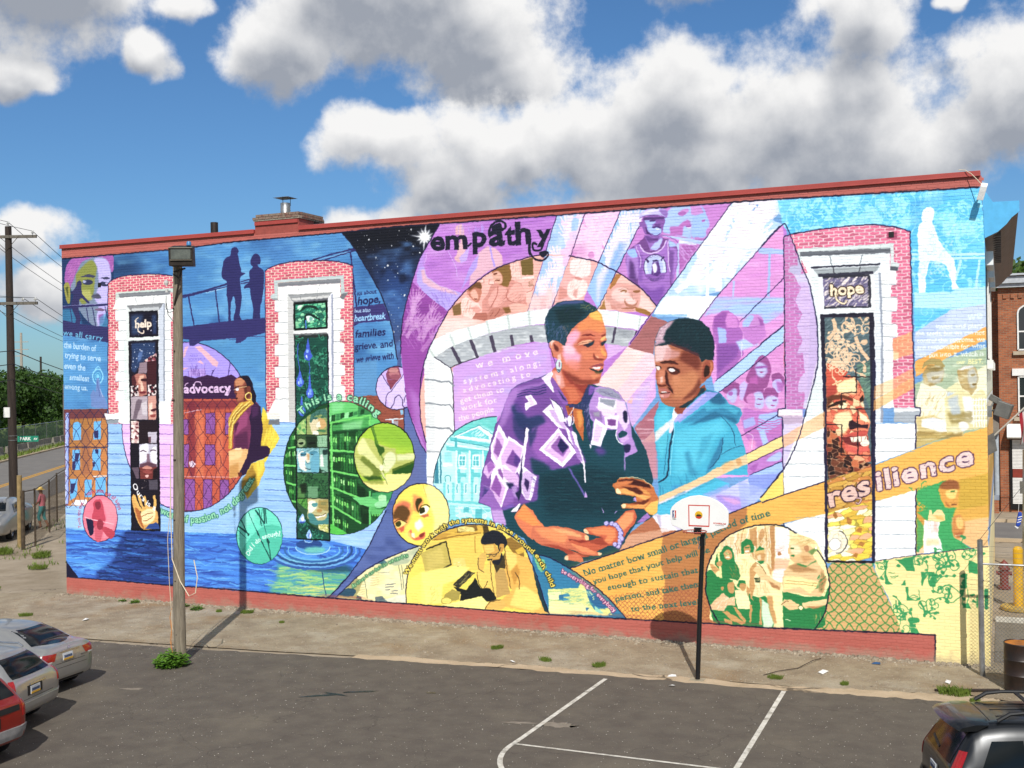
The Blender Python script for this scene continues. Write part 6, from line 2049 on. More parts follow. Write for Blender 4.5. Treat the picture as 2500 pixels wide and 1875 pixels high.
L 3c5060|18|0|1446 163 50 5|40
L a89868|11|0|1417 151 36 6
L a89868|11|0|1417 143 36 5
L a89868|11|0|1416 134 37 6
L a89868|11|0|1416 125 37 7
L a89868|11|0|1416 116 36 8
L a89868|11|0|1369 114 25 5
L a89868|11|0|1368 106 26 4
L a89868|11|0|1368 97 26 5
L a89868|11|0|1368 89 26 5
L a89868|11|0|1368 81 26 5
L 5c6468|20|0|1478 123 39 6
L 5c6468|20|0|1478 114 32 5
L 5c6468|20|0|1502 103 25 3
L 5c6468|20|0|1495 93 32 2
L 5c6468|20|0|1477 104 18 2
L 6c7460|20|0|1533 195 12-87
L 6c7460|20|0|1543 193 9-78
L 6c7460|20|0|1391 144 13-72
G f8f4cc|80|0|0|1473 70 58 19 28 5 1-31-65-3
C -
L 14143a|25|1|1271 65 117 98 109 59 114 42
L 14143a|23|0|1241 62 95 95
G fadc48|100|0|1|1734 379-11-47-32-39-44-23-50-2-45 19-31 37-10 48 12 48 32 39 45 22 50 1 44-20 30-36
L 14142c|26|1|1734 379-11-47-32-39-44-23-50-2-45 19-31 37-10 48 12 48 32 39 45 22 50 1 44-20 30-36 10-47
C 1733 379-11-47-31-38-44-23-50-2-45 19-30 37-11 47 12 48 32 39 46 22 49 1 44-20 29-37|1
G fcec90|85|30|0|1636 466 24 19 75-44-2-107-66-49 8 77-23 61
G e8843c|90|30|0|1515 401 21 19 36 1 20-30-14-38-22-32-29-14-17 50
G c85040|60|24|0|1522 404 36 17 28-9-15-31-50-5
G e8743c|85|26|0|1593 447 35-12 7-18-25-35-18 9
G 5c3c14|100|12|1|1514 376 18 25 25 4 21-15 0-18-18-23-28 9-18-1
G 3c3410|100|8|1|1607 428 18 5 3-10-14-19-1-22-10 21
G fcf8e0|100|0|1|1617 379 7 19 21 10 10-9-7-16-21-10
G 2c2c0c|100|0|1|1621 398 14 3 5-12-13-11-9 4
L 3c3410|20|1|1613 382 11 22 21 7 14-9
G c05c30|100|8|0|1620 370 32 10 3-9-21-7
G f4d870|100|0|1|1521 338 14 13 28-5-10-13-22-7
G 3c3c10|100|0|1|1524 345 15 5 7-11-11-9-11 2
L 4c2c10|20|1|1517 345 18 10 32-9
G c8502c|100|10|0|1535 326 21 7 0-18-14-4
G fffbe8|100|24|0|1599 347 21 14 13-25-21-19-14 12
G d85c34|100|7|1|1570 303 14 19 10-31 32 20 14 4-7-22-35-8
G fcf0c0|100|8|0|1584 310 14 0 0-18-12 5
G 7c2414|100|5|1|1615 305 22 8-4-11-14-7
G fce060|70|14|0|1556 309 21 7 20-46-28 14
L d89830|13|1|1632 482 14-43
C -
P f0d048|1560 59 3 82 26 79 50 55 70 44 69 23 67 7 66-9 65-32 36-30 47-104 24-73 14-39-59-3
C 1560 59 3 82 26 79 50 55 70 44 69 23 67 7 66-9 65-32 36-30 47-104 24-73 14-39-59-3
P d8a830|1668 313 110 32 87 3-7-40-184-20
G e8c048|100|8|0|1639 275 219 45-2-127-115-12
L 8c6414|30|0|1667 288 97 19 87 13
P 7c5c1c|1761 338 74 9 6-18-77-12
P f0d878|1764 335 31 6 33-4 3-13-64-4
K 5c4414|16|120|8|3|80|1757 338 85 7-1-22-81-5
G b88424|70|0|0|1667 297 49 18 27-2-55-24
P 4c3c1c|1858 344 20 4 7-27-21-13
L a87820|25|0|1829 307 1-55
P b8a448|1621 240 98 46 19-78-97-51
L 2c2c1c|35|0|1642 255 77 31 19-78-48-25
G d4bc5c|60|30|0|1642 238 59 27 13-55-66-28
P e8c860|1744 227 45 7 7-32-48-8
K fcf0b0|10|60|10|10|90|1749 221 40 5 0-21-34-5
P 2c2c24|1743 196 22 8 10-6-7-16-20-4
G fce870|100|12|0|1620 175 128 28 61-3-34-36-69-28-8-65-80-8
P 2c2c24|1742 138 60 52 27-7-65-56
K c8b460|20|90|8|40|90|1751 142 51 42 20-5-54-45
P 181c1c|1744 132 50-9 35 44 19-35 53 3 6-45-40-2-97-6 4 24
P 9c8c3c|1702 78 10 25 28 20 31-8-4-27-62-15
G f0d860|100|0|1|1738 83-2-5-6-4-8-3-10 0-8 1-5 4-2 4 2 5 6 4 8 3 9 1 8-2 6-3
L 8c7c2c|13|1|1738 83-2-5-6-4-8-3-10 0-8 1-5 4-2 4 2 5 6 4 8 3 9 1 8-2 6-3 2-5
K a88c30|26|70|10|60|70|1640 120 52 15-8-62-45-5
P fcec80|1698 65 153 40 30-25-14-19-169-5
G fce060|70|10|0|1562 141 58 34 19-111-79-5
G 7c5818|90|0|0|1937 299 26 13 49-34-1-41-36 16
P d8a828|1979 265 29 19 4-23-24-7
G 1a1e28|100|0|1|1856 281-2 21 17 19 30 10 30-8 19-29-10-22-10 12-10-22-13 21
P c89438|1856 281 48 5 16-24 9-35-26-13-17 5-9 29-13 6
G e8b850|100|8|0|1861 278 36 5 6-21-26-14-10 9
G c08830|100|0|1|1923 284 15 0-3-18-12-9
G 1c2028|100|3|1|1893 228 26 7 7 22 7-21-14-22-16-3
L 2c2c2c|15|1|1863 248 30 1 23 7 11 19
L 2c2c2c|13|1|1867 245 10-6 10 8
L 2c2c2c|13|1|1890 249 10-7 10 9
P 1c1c24|1876 233 17 1-3-6-14 0
P e8a840|1941 272 21-11 49-15 30-2 30-105 26-75-40-3-117 13-13 24 37 35-26 28
G f4c85c|100|14|0|1943 269 39-16 3-29-24-31-15 35
G fcd868|80|18|0|1980 140 30 10 48-26 12-44-32-14-82 15
G b4781c|70|14|0|1985 224 9-30-20-46-13 45
P b89048|1899 201 40 2 18-83-50-18-6 33
G 3c3420|100|3|0|1896 219 20-8 23 46 3-54-20 2-13-18
L 3c2c14|17|1|1940 272 5-50 15-83
L 3c2c14|17|1|1978 193 15-29-3-27
P f0c050|1836 192 27 7 23 32 16-30 5-99-22 32-30-1-16 29
G d8a848|100|0|1|1840 235 20 19 13-12-7-24-10-28-17 8
L 2c2818|17|1|1840 235 3-37 19-11
L 2c2818|15|1|1886 225 3-54 12-66
L 2c2818|15|1|1836 186 6-36 16-20 17 28
G dca848|100|0|1|1864 64 20 25 43 9 13-24-33-12
L 2c2818|15|1|1865 62 19 25 40 10
P 14343c|2040 211 19-43 21-55 17-51-17 7-22 60-9 44
C -
P 1f6f94|2041 260 64-13 62-29 68-40 69-51 61-64-267-1-11 40-28 66-19 42
C 2041 260 64-13 62-29 68-40 69-51 61-64-267-1-11 40-28 66-19 42
P 6cb47c|2041 259 41-19 10-26-20-16-12 11
P 1c7098|2092 235 56-9 59-35-4-35-100-9
P d8dc80|2094 143 109 10 13 35 12-40 12-40 18-22 49 9 11-22-220-11
G ece898|100|10|0|2096 105 119-1 43-24 54-10-214-9
P 2c7ca8|2141 128 25 5 6-9-25-4 25-7-29-5
K 4c9c8c|60|120|10|8|80|2097 141 119 9 42-58-156 11
K e8f0a0|40|90|10|-40|80|2210 182 49-46-32-34
G 1c5c88|100|5|0|2234 125 31 14 36-24-7-26-36 9
T S|e8f0a0|81|10|2248 117 12 1
P e8f0a0|2097 133 44 6-1-28-44-3
L 5ca07c|8|0|2097 133 44 6-1-28-44-3
T Hope|8cb480|54|0|2100 123 22 3
P 8cd0b0|2258 98 30-21-12-4-15 8
P 2c6c94|2224 90 15 2-7-13
L 2c6c94|20|1|2306 75 12 4 6-12-12-3-6 11
P 1c6890|2134 128 15 1-1-18-14-1
C -
P eda83c|2170 215 371 138 163 61 83 34 82 27 2 0 127 46 137 47 322 135 18 5-19-44-5-7 0-106-314-88-142-42-127-32 2-3-46-10-196-147-1-55 41-106 2 0-305-5-61 64-69 51
N e0922c|50|500|60|0.5|2170 215 371 138 163 61 165 61 129 46-3-100-171-45-446-305
G e8982c|60|100|0|2170 215 212 74 58-43-91-148-45 29
G ac6c34|100|4|0|2490 333 51 19 46 13 117 49 56 20-2-50-50-40-48-43-30-74-3-56 43-103-180-6-2 73 7 57-14 56
N 9c5c2c|60|400|60|0.5|2491 328 96 31 24-272-115-19
X 8c4830|9|105|105|2301 132 182 40 141 24 3-38 43-90-305-5
P 14123a|2169 216 372 139 0-3-369-139
L 14143a|23|0|2170 215 371 138 163 61 83 34 82 27 2 0 129 46
L 14143a|25|1|2041 260 64-13 62-29 68-40 69-51 61-64
L 14143a|28|1|1560 59 3 82 26 79 50 55 70 44 69 23 67 7 66-9 65-32 36-30 47-104 24-73 15-40
T No matter how small or large a period of time|1c5c58|151|10|2223 193 259 86 161 60 63 30 126 43||0|1
T you hope that your help will be|1c5c58|134|10|2256 169 387 122||0|1
T enough to sustain that|1c5c58|133|10|2303 151 301 74||0|1
T person, and take them|1c5c58|133|10|2330 117 283 65||0|1
T to the next level.|1c5c58|132|10|2382 88 231 38||0|1
T We must work with the systems in place around each child|f8d848|118|24|1564 159 40 61 53 68 63 45 58 19 67 4 60-13 58-23 45-36 46-39 18-29 21-34 14-33|2c2c20
T At times it can feel like we need to|98d08c|94|16|1344 103 69 48 84 47 75 30|2c5c44
T be everything for everybody|f8d0d8|95|14|2142 202 68-32 49-32 48-43 18-13|7c2c58
P 44b4ee|2866 1373 78-1 490-4 24 0-4-151-3-240-195-17-9 294-49 17-80 11-123-6-92-10-22 34
C 2866 1373 78-1 490-4 24 0-4-151-3-240-195-17-9 294-49 17-80 11-123-6-92-10-22 34
N 2c9ce4|60|600|140|0.5|2866 1373 78-1 490-4 24 0-4-151-3-240-195-17-9 294-49 17-80 11-123-6-92-10-22 34
N 74ccf8|60|500|120|0.56|2866 1373 78-1 490-4 24 0-4-151-3-240-195-17-9 294-49 17-80 11-123-6-92-10-22 34
G 7cd4f4|60|40|0|2819 1379 128-7-57-73-73-42
V 90e0fc|44|300|15|80|2905 1367 344-6-2-104-129 27-123-6-106-7
V 90e0fc|30|280|15|75|3255 1361 195-6-5-344-189-37
F 98e4fc|5cc4f4|10|180|60|2926 1362 499-11-2-153-160 10
G 3c98dc|50|40|0|3248 1340 114 19-66-77-45-25
C -
G 70c4f4|70|20|0|3249 1043 203 35 0-47-95-13-100 11
G b4e8fc|85|10|0|3255 1074 103-1 13 9 81 2 0-49-63-15-132 11
L a8e0fc|53|0|3251 1185 199-10
L a8e0fc|48|0|3251 1173 199-8
L a8e0fc|48|0|3384 1162-16-59
L a8e0fc|47|0|3433 1159-10-77
P eaf8fe|3280 1297 2 13 12 11 13-1 9-12-2-17-6-14 6-14 11-38 17-30 14-16 9-15 6-31-2-34 10-17-21-4 0 22-12 48-19 12-26 6-12-49-2-43-18-1-2 45 5 41-3 35-2 48 3 24 10 13
V b8e4f8|16|170|12|60|3273 1256 49-4 37-94-85-75
P b8c8ec|3256 958 98 62 98 15-1-64-95-52-101-42
G a0b4e8|70|20|0|3256 960 101 60-39-62-62-47
P f49c3c|3451 971-141-81-19-13-33-20 110 42 84 42
P a4ba9c|3451 910-128-34-69-82 199 72
P 9cb090|3254 808 199 85-3-209-198-62
P f49c3c|3255 874 197 97 0-37-110-52-84-53
G fae8a8|70|0|0|3253 739 199 124-2-159-195-82
G f4f0c8|80|30|0|3370 824 82 32-1-84-35-34
T we|d4ecf8|171|24|3399 989 41 4
T invest and plant|e8f0e4|96|16|3313 968 128-2
T the seeds, but we can not|e8f0e4|97|16|3259 949 185-2
T control the outcome. we|e8f0e4|97|16|3261 928 185-1
T are responsible for what|e8f0e4|97|16|3262 909 183-1
T we put into it, which is|e8f0e4|97|16|3265 887 177-1
T our BEST.|f4ec9c|91|18|3368 864 71 0
P f4ecc8|3257 763 13 45 26 0 26-8 19-13 12-48 25-55 6-14-128 0
G 9c8044|100|4|0|3276 839 3-31 17-7 36 16 2 38-43 11
G b8b8ac|85|14|1|3297 845 26 14 11-4-4-31-14-15-26 6-10 14
G a08c50|100|0|1|3278 866 19 14 26-1 13-17-4-7-35 11-21-13
G 84703c|100|4|0|3291 852 41 5 2-9-18-5-22 3
G 8c7440|100|4|0|3300 828 22 3-3-8-16-3
G b89c64|100|6|0|3284 842 6-27-7-4-6 21
G b0c4e4|80|12|0|3341 787 29-8-11-47-15 7
G d0b878|100|10|0|3256 711 49 7 79-48 0-13-125 6
G e8ecf4|100|6|0|3272 705 33 6 79-27-3-14-61 0-48 14
G 8c7034|80|8|0|3256 670 125-3 0-10-123-18
K b09858|40|160|12|60|70|3260 763 87 20 6-61-90-7
G a88c54|100|0|1|3370 837 10 17 26 6 15-13 4-31-11-34-16-10-15 24
G b8bcb4|85|16|1|3399 840 16 10 9-30-7-21-12-3-6 20
G 7c6430|100|3|0|3405 833 13 2 0-5-11-2
G 7c6430|100|3|0|3408 806 14 3-2-6-11-2
G e0e4e0|100|5|0|3371 848 16 9 25 3 3-6-29-7
G b8a068|80|8|0|3377 841 16-4 5-44-15 7
P dccf94|3334 766 52 27 25-21 22 20 15-20 3-88-112-21
G f8f8ec|100|8|0|3382 772 25-3 6-78-22 7
G 8c7840|80|14|0|3340 725 70 3 0-30-57-7
G a8b8c8|80|12|0|3341 763 29 13 8-55-25-3
L f8f8f0|19|0|3411 765 2-81
L f8f8f0|19|0|3418 765 2-81
L f8f8f0|19|0|3426 765 1-81
L f8f8f0|19|0|3433 765 1-81
L f8f8f0|19|0|3441 765 0-81
L f8f8f0|19|0|3448 765 1-81
L f8f8f0|19|0|3407 759 44 3
L f8f8f0|19|0|3407 744 44 3
L f8f8f0|19|0|3407 729 44 3
L f8f8f0|19|0|3407 714 44 3
L f8f8f0|19|0|3406 699 44 3
G f0ece4|100|4|1|3372 694 19 4 6-17-16-11
G b89c54|80|0|0|3255 656 110 14-110-50
N f4f0d0|50|200|60|0.55|3258 867 191-4 1-179-195-49
P d89c28|3253 501 198 52 0-129-71-12 68 14-197-116
P 2f9a54|3256 497 62 26 20 7-23-42 21-50 13-7 13-13-11-48 35-26 9-10-86-14 1 48 6 28-31 23 6 24-35 27
G c88828|100|8|0|3256 449 29-10 3-24-23-28 5-62-18-4
G 2f9a54|80|8|0|3255 421 19-27-4-55-18-22
V 2f9a54|10|120|14|90|3256 504 62 15-1-82-58-2
G d89030|100|0|1|3315 502 16 7 38 0 0-26-8-14 8 4-7-21-16-4-16 13
G 8c5020|100|4|1|3334 527 26 3 11-10 0-15-53 1
G f4c868|100|8|1|3337 499 26 4-1-20-12-7-13 6
G 3c6c30|100|2|0|3347 499 12 2-1-5-11-1
G 7c4c1c|100|2|0|3349 462 16 2-3-5-13-2
G a86420|100|8|0|3330 472 19-20-12 3
G c49820|100|12|0|3373 531 77 20 0-127-69-9-13 34
P e8b070|3324 422 122 4 0-83-46-6-45 28
G dc9c34|80|10|0|3352 442 24 5 71 15 0-34-71-17
G 2f9a54|100|4|0|3255 434 29 14 80 3-12-22-4-22 7-42 24-16 21-14-77-10-8 30-4 30
G c87c34|100|4|1|3350 408 6 19 16 3 11-21 0-26-10-17-14-1-8 19
G f0b860|100|8|1|3360 419 16 4 5-19-6-15-12 6
G e8f0d0|100|0|1|3359 372 14 3 2-4-12-3
G 9c4c1c|70|8|0|3357 378 22 3-4-15-12-1
P fcd48c|3286 416 3 28 5-2 2-13 12 14 14 0 8-15 2-15-16-5-30 4
G e8a850|80|10|0|3298 427 30-1 2-13-18 2
P fdf4ec|3274 412 42-4 0-10-5-20 4-15 10-39-54-8 1 67
G e8b8a8|60|6|0|3300 408 12-1-1-27-16 0
G f4c88c|80|12|0|3281 358 32 1 2-17-37-4
K e0a898|20|120|9|-85|70|3285 407 29-1-5-28-30 3
P f0c090|3253 322 19 12 0-18-19-5
P fbdc8c|3136 287 107 21 218 40-1-200 0-44-7 74 5-40-2-142-157 0-1 83-90 0-3 7-35 101-21 39-14 36
V 26894e|3|210|16|95|3138 284 29 1-9-59-17 32
V 26894e|3|200|16|95|3248 309 18 1-1-46-18-1
V 26894e|5|240|18|95|3306 316 49 6-1-55-48-3
V 26894e|4|220|18|95|3311 217 34 2 0-40-34-2
V 26894e|3|210|18|95|3178 173 41 2 0-39-29-2
V 26894e|3|220|18|95|3262 176 41 2-1-45-41-3
V 26894e|3|210|16|95|3196 130 31 2-5-41-16-1
V 26894e|2|200|16|95|3359 327 55 7 0-22-52-2
L 26894e|39|1|3335 321 3-21 16-18
L 26894e|27|1|3306 299 16 7 12 7
L 26894e|27|1|3306 265 22 18 10 19
L 26894e|39|1|3270 131 2 15-10 28
L 26894e|24|1|3274 138 12 11 16 6
L 26894e|39|1|3329 178 10 20-1 21
L 26894e|24|1|3192 174 4-22 20-14
P 26894e|3167 288 17 7 16-1 43 11 3-42-22-1-12 13-14 14-6 6-17-3-6-22-1-22 6-17 13-12-24 0-1 25
G fbdc8c|100|0|1|3171 270 4 20 17 4 16-13 14-14 0-16-6-22-9-9-20-1-13 12-6 17
P 26894e|3207 220 13 18 0-18
G 26894e|100|0|1|3195 276 7 4 6-6-6-2
L 26894e|12|1|3174 255 9-2 8 2
L 26894e|12|1|3177 245 10-2 15 4
L 26894e|9|1|3179 241 10-2 12 6
P 26894e|3264 260 36 2 5-8-2-34-16 0-6 24 3 8-11-11-6-22-3 2
K fbdc8c|12|60|10|70|90|3271 260 19-1 3-25-12-1
P 26894e|3370 255 8 7 10 0 0-40-7-1-10 15 10 13-10 2
P 26894e|3393 301 9-2 15-8 0-27-24 1
P 26894e|3221 215 8 1-1-21 6-10 14-6 12 10 0-11-37-3
G fbdc8c|100|0|1|3232 211 24 4 2-22-10-12-14 4-5 12
L 26894e|14|1|3234 188 10 4 10-4
L 26894e|12|1|3236 184 10 2 8-2
L 26894e|15|1|3257 208 2-19
P 26894e|3396 203 12 4-2-6-6-4-4 2
P 26894e|3400 184 5 7 3-6 8 0-6-6
P 26894e|3378 176 14 1 7-14-22 0
L 26894e|15|1|3390 218 1-21-3-20
G 26894e|90|0|0|3413 204 3 0 0-40-4 4
P 1c7c4c|3436 220 8 1-1-57-8-1
P 1c7c4c|3434 221 8 0 0-57-8-1
G 26894e|100|0|1|3224 118 7 8 24 0 0-11-12 1-13-5
P 26894e|3230 100 7 7 12 0-6-6
P 26894e|3232 92 17 5 4-8-21-2
P 26894e|3228 122 27 4 1-12-21-5
P 26894e|3226 105 22 5 0-11-17-1
P 26894e|3231 81 3 10 17 3 8-14
L 26894e|22|1|3228 93 16 3
P cc9c60|3000 199-4 50 14 27 117 3 10-28 20-42 33-77 15-46 5-7-253-6 28 47
X 2c8038|20|205|200|3000 199-4 50 14 27 117 3 10-28 20-42 33-77 15-46 5-7-253-6 28 47
P fcfcfa|3138 692 115 2 2-74-118-48
P fcfcfa|3137 461 115 38-2-189-7-3-107-19-3 10
P fcfcfa|2872 712 127 0-1-191-127-46
P fcfcfa|2870 386 124 37 1-145-13 23-18 37-56 23
L 94a0a8|15|0|3138 650 114 0
L 94a0a8|15|0|3137 611 114 0
L 8c9ca8|15|0|3137 447 115 4
L 8c9ca8|15|0|3136 406 115 4
L 8c9ca8|15|0|3135 365 116 4
L 8c9ca8|15|0|3135 324 115 5
L 8c9ca8|15|0|2875 649 123 0
L 8c9ca8|15|0|2874 610 123-1
L 8c9ca8|15|0|2874 570 123 1
L 8c9ca8|15|0|2873 531 123 1
L 8c9ca8|11|0|2904 407 90 3
L 8c9ca8|11|0|2904 364 89 3
L 8c9ca8|11|0|2903 319 90 4
B d4587c|f4c8d0|2884 1260 19 8 92 10 123 4 80-11 49-17 5-515-56 0-314-2-4 148
P f2f5f5|2931 1200 259-5 1-45 15-10 1-40-15-1 0-36 16-3 0-38-17-1 0-36 18-3-1-36-13-2 0-38 16-4 0-24 0 0-17 1 0-53 1-87-260 0 4 48-19 1 2 35 18 25-3 58-18 0 17 39-17 40 16 39-20 40 18 39-21 40 43 5
L 8c949c|15|0|3166 1103 43-3
L 8c949c|13|0|2919 1107 56-2
L 8c949c|15|0|3165 1065 43-3
L 8c949c|13|0|2918 1067 56-1
L 8c949c|15|0|3165 1025 43-3
L 8c949c|13|0|2918 1026 56-1
L 8c949c|15|0|3164 986 43-2
L 8c949c|13|0|2917 987 56-1
L 8c949c|15|0|3164 948 43-2
L 8c949c|13|0|2917 947 56-1
L 8c949c|15|0|3163 908 43-2
L 8c949c|13|0|2916 906 56-1
P ccd8d8|2924 1223 278-1 0-55 14-5-5-22-18 13-1 54-254 5-5-68-21 1-12 11-2 13 25 2
P 5c6068|2931 1212 261-4 0-16-260 4
P 4c5058|3192 1155 21-3-3-12-19 3
P e4ecf0|2934 1198 256-4 0-37-232-2
L 4c545c|15|0|3018 1195 8-33
L 4c545c|15|0|3112 1193-7-30
L 2c2c3c|40|0|2963 1163 199 0
P 98a0a4|2969 1158 194 0-18-21-159-1
L 3c3c44|20|0|3027 1160 5-19
L 3c3c44|20|0|3106 1158-6-17
P dce8e8|2972 1154 14-18 0-253 11-189-56 0 24 439
P dce4ec|3163 1158-18-21 1-257-8-186 25 0-2 276
P 8c94a4|3158 1138 7-1 3-258-4-183-7 0 5 239
L 2c2c3c|60|0|2986 1138 155 1
P 6c6488|2998 1132 133-2 0-93-131 4
L 2c2c38|60|0|2998 1132 133-2 0-93-131 4
C 3000 1130 129-1 1-90-128 4
K f4e4dc|90|130|22|45|95|3000 1130 129-1 1-90-128 4
K 2c3048|70|120|12|42|90|3000 1130 129-1 1-90-128 4
K b098a0|40|80|14|50|80|3000 1130 129-1 1-90-128 4
C -
T hope|f8e0b8|229|44|3018 1076 96 4|2c1c14
L 3c2c20|50|1|3035 1087 0-17 12-15 13-4 6 8
L f8e0b8|32|1|3035 1091 0-21 12-15 13-3 5 7
P e8f0f0|2981 1038 164-2 1-18-164 4
P 1c1a2c|2988 1022 155-1 1-141-8-351 0-230-145-7 6 306-6 285
P 4c6066|3001 1011 128-2 1-129-1-175 1-176 3-231-61-19-75-4 3 17 1 235 2 356-2 0
C 3001 1011 128-2 1-129-1-175 1-176 3-231-61-19-75-4 3 17 1 235 2 356-2 0
K 8ca0a4|60|160|16|45|70|3001 1011 128-2 1-129 1-21-129-33
K 2c3c44|60|150|14|40|70|3001 1011 128-2 1-129 1-21-129-33
G 5c7c6c|100|10|0|3092 867 40 13-1-147-27 56
K 2c3c44|30|140|12|30|80|3092 867 40 13-1-147-23 56
K a0c0a8|24|120|12|35|70|3085 846 47 20-1-91-23 35
V e4b890|14|250|24|100|3003 1007 126-1 0-126 2-7-127-12
V f0c8a0|8|200|18|100|3006 1000 122-1 0-98-121-4
L e4b890|75|1|3011 946 21 28-6 32
L e4b890|69|1|3126 883-23 32-13 36
L e4b890|65|1|3026 818-3 36 15 35
P c84424|3004 876 33-15 31-15-11-17-48-25-6 2
V f0c8a0|6|180|16|100|3005 876 53-23-21-35-33 1
P d86438|3004 803 53 26 12 8 19-9 20-32 4-21-3-21 2-18 13-24 4-18-5-14-3-10 1-14 1-21 5-29 1-24-74-19-54 7
M e8744c,f0a070,d85434,f8c890,c04428|7c2c1c|110|1.4|40|3004 803 53 26 12 8 19-9 20-32 4-21-3-21 2-18 13-24 4-18-5-14-3-10 1-14 1-21 5-29 1-24-74-19-54 7
G f8e0a0|100|14|1|3037 811 41 17 13-18-4-28-30 4-21 4
G f4dca0|100|14|1|3028 719 35 10 13-17-7-28-21-22-13 29
G f8f0b8|100|8|0|3097 726 20-11 8-17-8 0-17 7
G a83420|100|8|0|3004 797 26 14 6-21-14-14-19-7
G 5c2c14|100|4|0|3003 772 19 7 35 0 20-11 3-10-27 10-31-6-19-22
P 2c1c14|3003 742 26 16 21 5 13-2-7-8-20-2-28-12
G f8e8b0|100|0|1|3036 749 17 7 10-9-7-9-17 2
G 3c2414|100|0|1|3051 753 0-3-2-2-2-1-3 0-3 1-1 2-1 3 1 2 2 2 2 1 3 0 2-1 2-2
P 2c1810|3097 765 12 14 2-18-9-7
G f8e0b0|100|4|0|3102 756 8 1 0-17-6 3
G 2c1420|100|3|0|3067 699 9 6 24-16 23 2-3-13-31 2-13-5-9 1
G c04030|100|3|0|3048 655 27 11 35 7 11-3-2-14-44-1
P 6c1c1c|3043 652 26 3 50 1 3-18-6-11-28-3-33 10
P fcf4d8|3068 652 48 4 3-14-17-4-27 1
L 6c2c1c|10|0|3079 654 0-15
L 6c2c1c|10|0|3091 654-1-15
L 6c2c1c|10|0|3102 654 0-15
L 6c2c1c|10|0|3113 654-1-15
G d85040|100|6|0|3055 634 33-12 31 5 5-14-36-10-34 10
G f8e4d0|100|0|1|3099 636 20 9 5-14-19-4
G 5c2418|100|5|0|3002 669 26-7 20-42 23-35 57-10 0-11-123-37
M 7c3418,3c1c14,a04820,2c1410,c06030|d8a070|100|1.2|20|3003 683 25-14 20-49 26-32 54-13 0-11-123-37
M 2c1c18,4c2c1c,1c1414,6c3820|c09070|100|1.2|10|3002 598 38-10 34-32-69-33
L 1c1018|20|0|3090 853 0-67-44-2-1-47
L 1c1018|20|0|3003 737 126-1
L 1c1018|20|0|3093 736-2-137
L 1c1018|20|0|3002 691 44-2-2-90 85 0
L 1c1018|20|0|3054 832 76-1
M b88424,d09c34,98701c,c87c2c,e0a848|6c4c14|90|3.2|-18|3001 523 129 43 1-103-129-39
S f0a080|40|26|3003 520 125 37 0-91-124-35
M f4dc48,ecc828,fcf0a0,d8a820,fcf8d0,f0a070|8c7c2c|95|2.6|-14|3001 424 130 41 2-167-61-19-75-4
G fcf8d0|60|60|0|3002 369 38 4 25-31-5-37-57-3
P 94601c|3016 417 3 11 8-2 4-13-7-6
P 94601c|3056 403 2 11 8-3 5-13-8-6
P a86c20|3055 399 8 12 11-4-5-14
P a86c20|3082 374 9 11 10-4-4-13
P a86c20|3088 332 8 12 11-4-5-14
P a86c20|3070 298 9 12 10-4-4-13
G f8e8c4|100|0|1|3057 341-3-15-8-12-11-7-13 0-11 6-7 11-3 14 3 15 8 12 11 7 13 0 11-6 7-11
L 3c3c48|19|1|3034 372 9-3 8-7 4-10 2-11-2-12-5-10-7-8-9-4-10-1
L a89c80|9|1|3045 340-2-10-4-9-7-5-7 0-6 4-4 8-1 11 1 10 5 9 6 5 7 0 6-4 4-9
G fffef4|100|0|1|3037 332-1-7-5-6-6-4-8 0-6 3-4 5-2 7 2 8 4 6 7 3 7 0 6-3 5-5
L 84848c|11|1|3039 332-2-8-5-7-7-3-8-1-7 3-5 6-2 8 2 8 5 7 8 4 8 0 7-3 5-6 1-8
L a89c80|9|0|3030 370 4-18
L a89c80|9|0|3050 352-16-11
L a89c80|9|0|3052 320-15 5
C -
L 1c1a38|64|0|3141 880-5-351-5-247
L 1c1a38|55|0|2996 883 2-321-1-284
P 16121c|2993 282 30 0 110 5 1-7-113-4
L 16121c|37|0|2995 280 75 1
G 8c6ccc|42|0|0|2884 1260 19 7 31-93 24-62 16-83 6-71-1-75-2 0-17-71-29-114-59-145 0 159-14 4 0 22 22 1 2 146-1 94
G c070c8|25|0|0|2884 1123 67-3 26-109 2-128-4-35-22-72-36-39-35 2
G f0a050|60|0|0|2871 654 126 76 1-47-127-65
G f4a444|62|0|0|3139 761 114 68 1-31-117-69
G f49c40|55|0|0|3195 941 56 22 1-65-56-19
G f4a850|50|0|0|3140 803 55 23 58 31 0-31-114-62
P 9ca4ac|3196 734 72 5 0-24-12 0 0-21-61 4
P dfe4e8|3194 739 74 1 1-11-74-3
P b49cb8|2858 736 75-2 1-40-60-4-2 22-14 2
P f0dce8|2858 737 75-2 0-19-73 1
L 1c1840|22|0|3269 740-1-25-13 0-1-95
L 1c1840|22|0|3247 1254 6-513 16-1
L 1c1840|23|0|2884 1260-3-521-23-1 0-24 14-3-1-236
L 1c1840|23|1|2884 1260 19 7 92 10 123 5 80-11 49-17
L 1c1840|23|1|2817 1239 64 61 22-34 31-92 24-62 16-83 6-71-1-75-2-21-24-96-37-126-44-87-66-85
L 1c1840|22|0|3253 501-3-191
L 1c1840|14|0|3134 287 109 21 202 35
L 1c1840|20|0|2870 389 1-11
P f8d058|2798 461 74 85-1-71-65-25
L 1c1840|23|0|2802 465 71 90
L 1c1840|23|0|2806 451 65 24 129 46
P a04060|3181 1255 30 0 0-23-28 2
P 140c14|3189 1256 13 0 0-16-13 0
T res|e0b4a4|411|30|3004 440 126 49|241430|0.2
T ilience|e8c4bc|405|30|3142 493 271 86|3c2048|0.2
L 3c2048|39|1|3086 472 14-3-7-14-10 3
L e0b4a4|22|1|3086 472 14-3-7-14-10 3
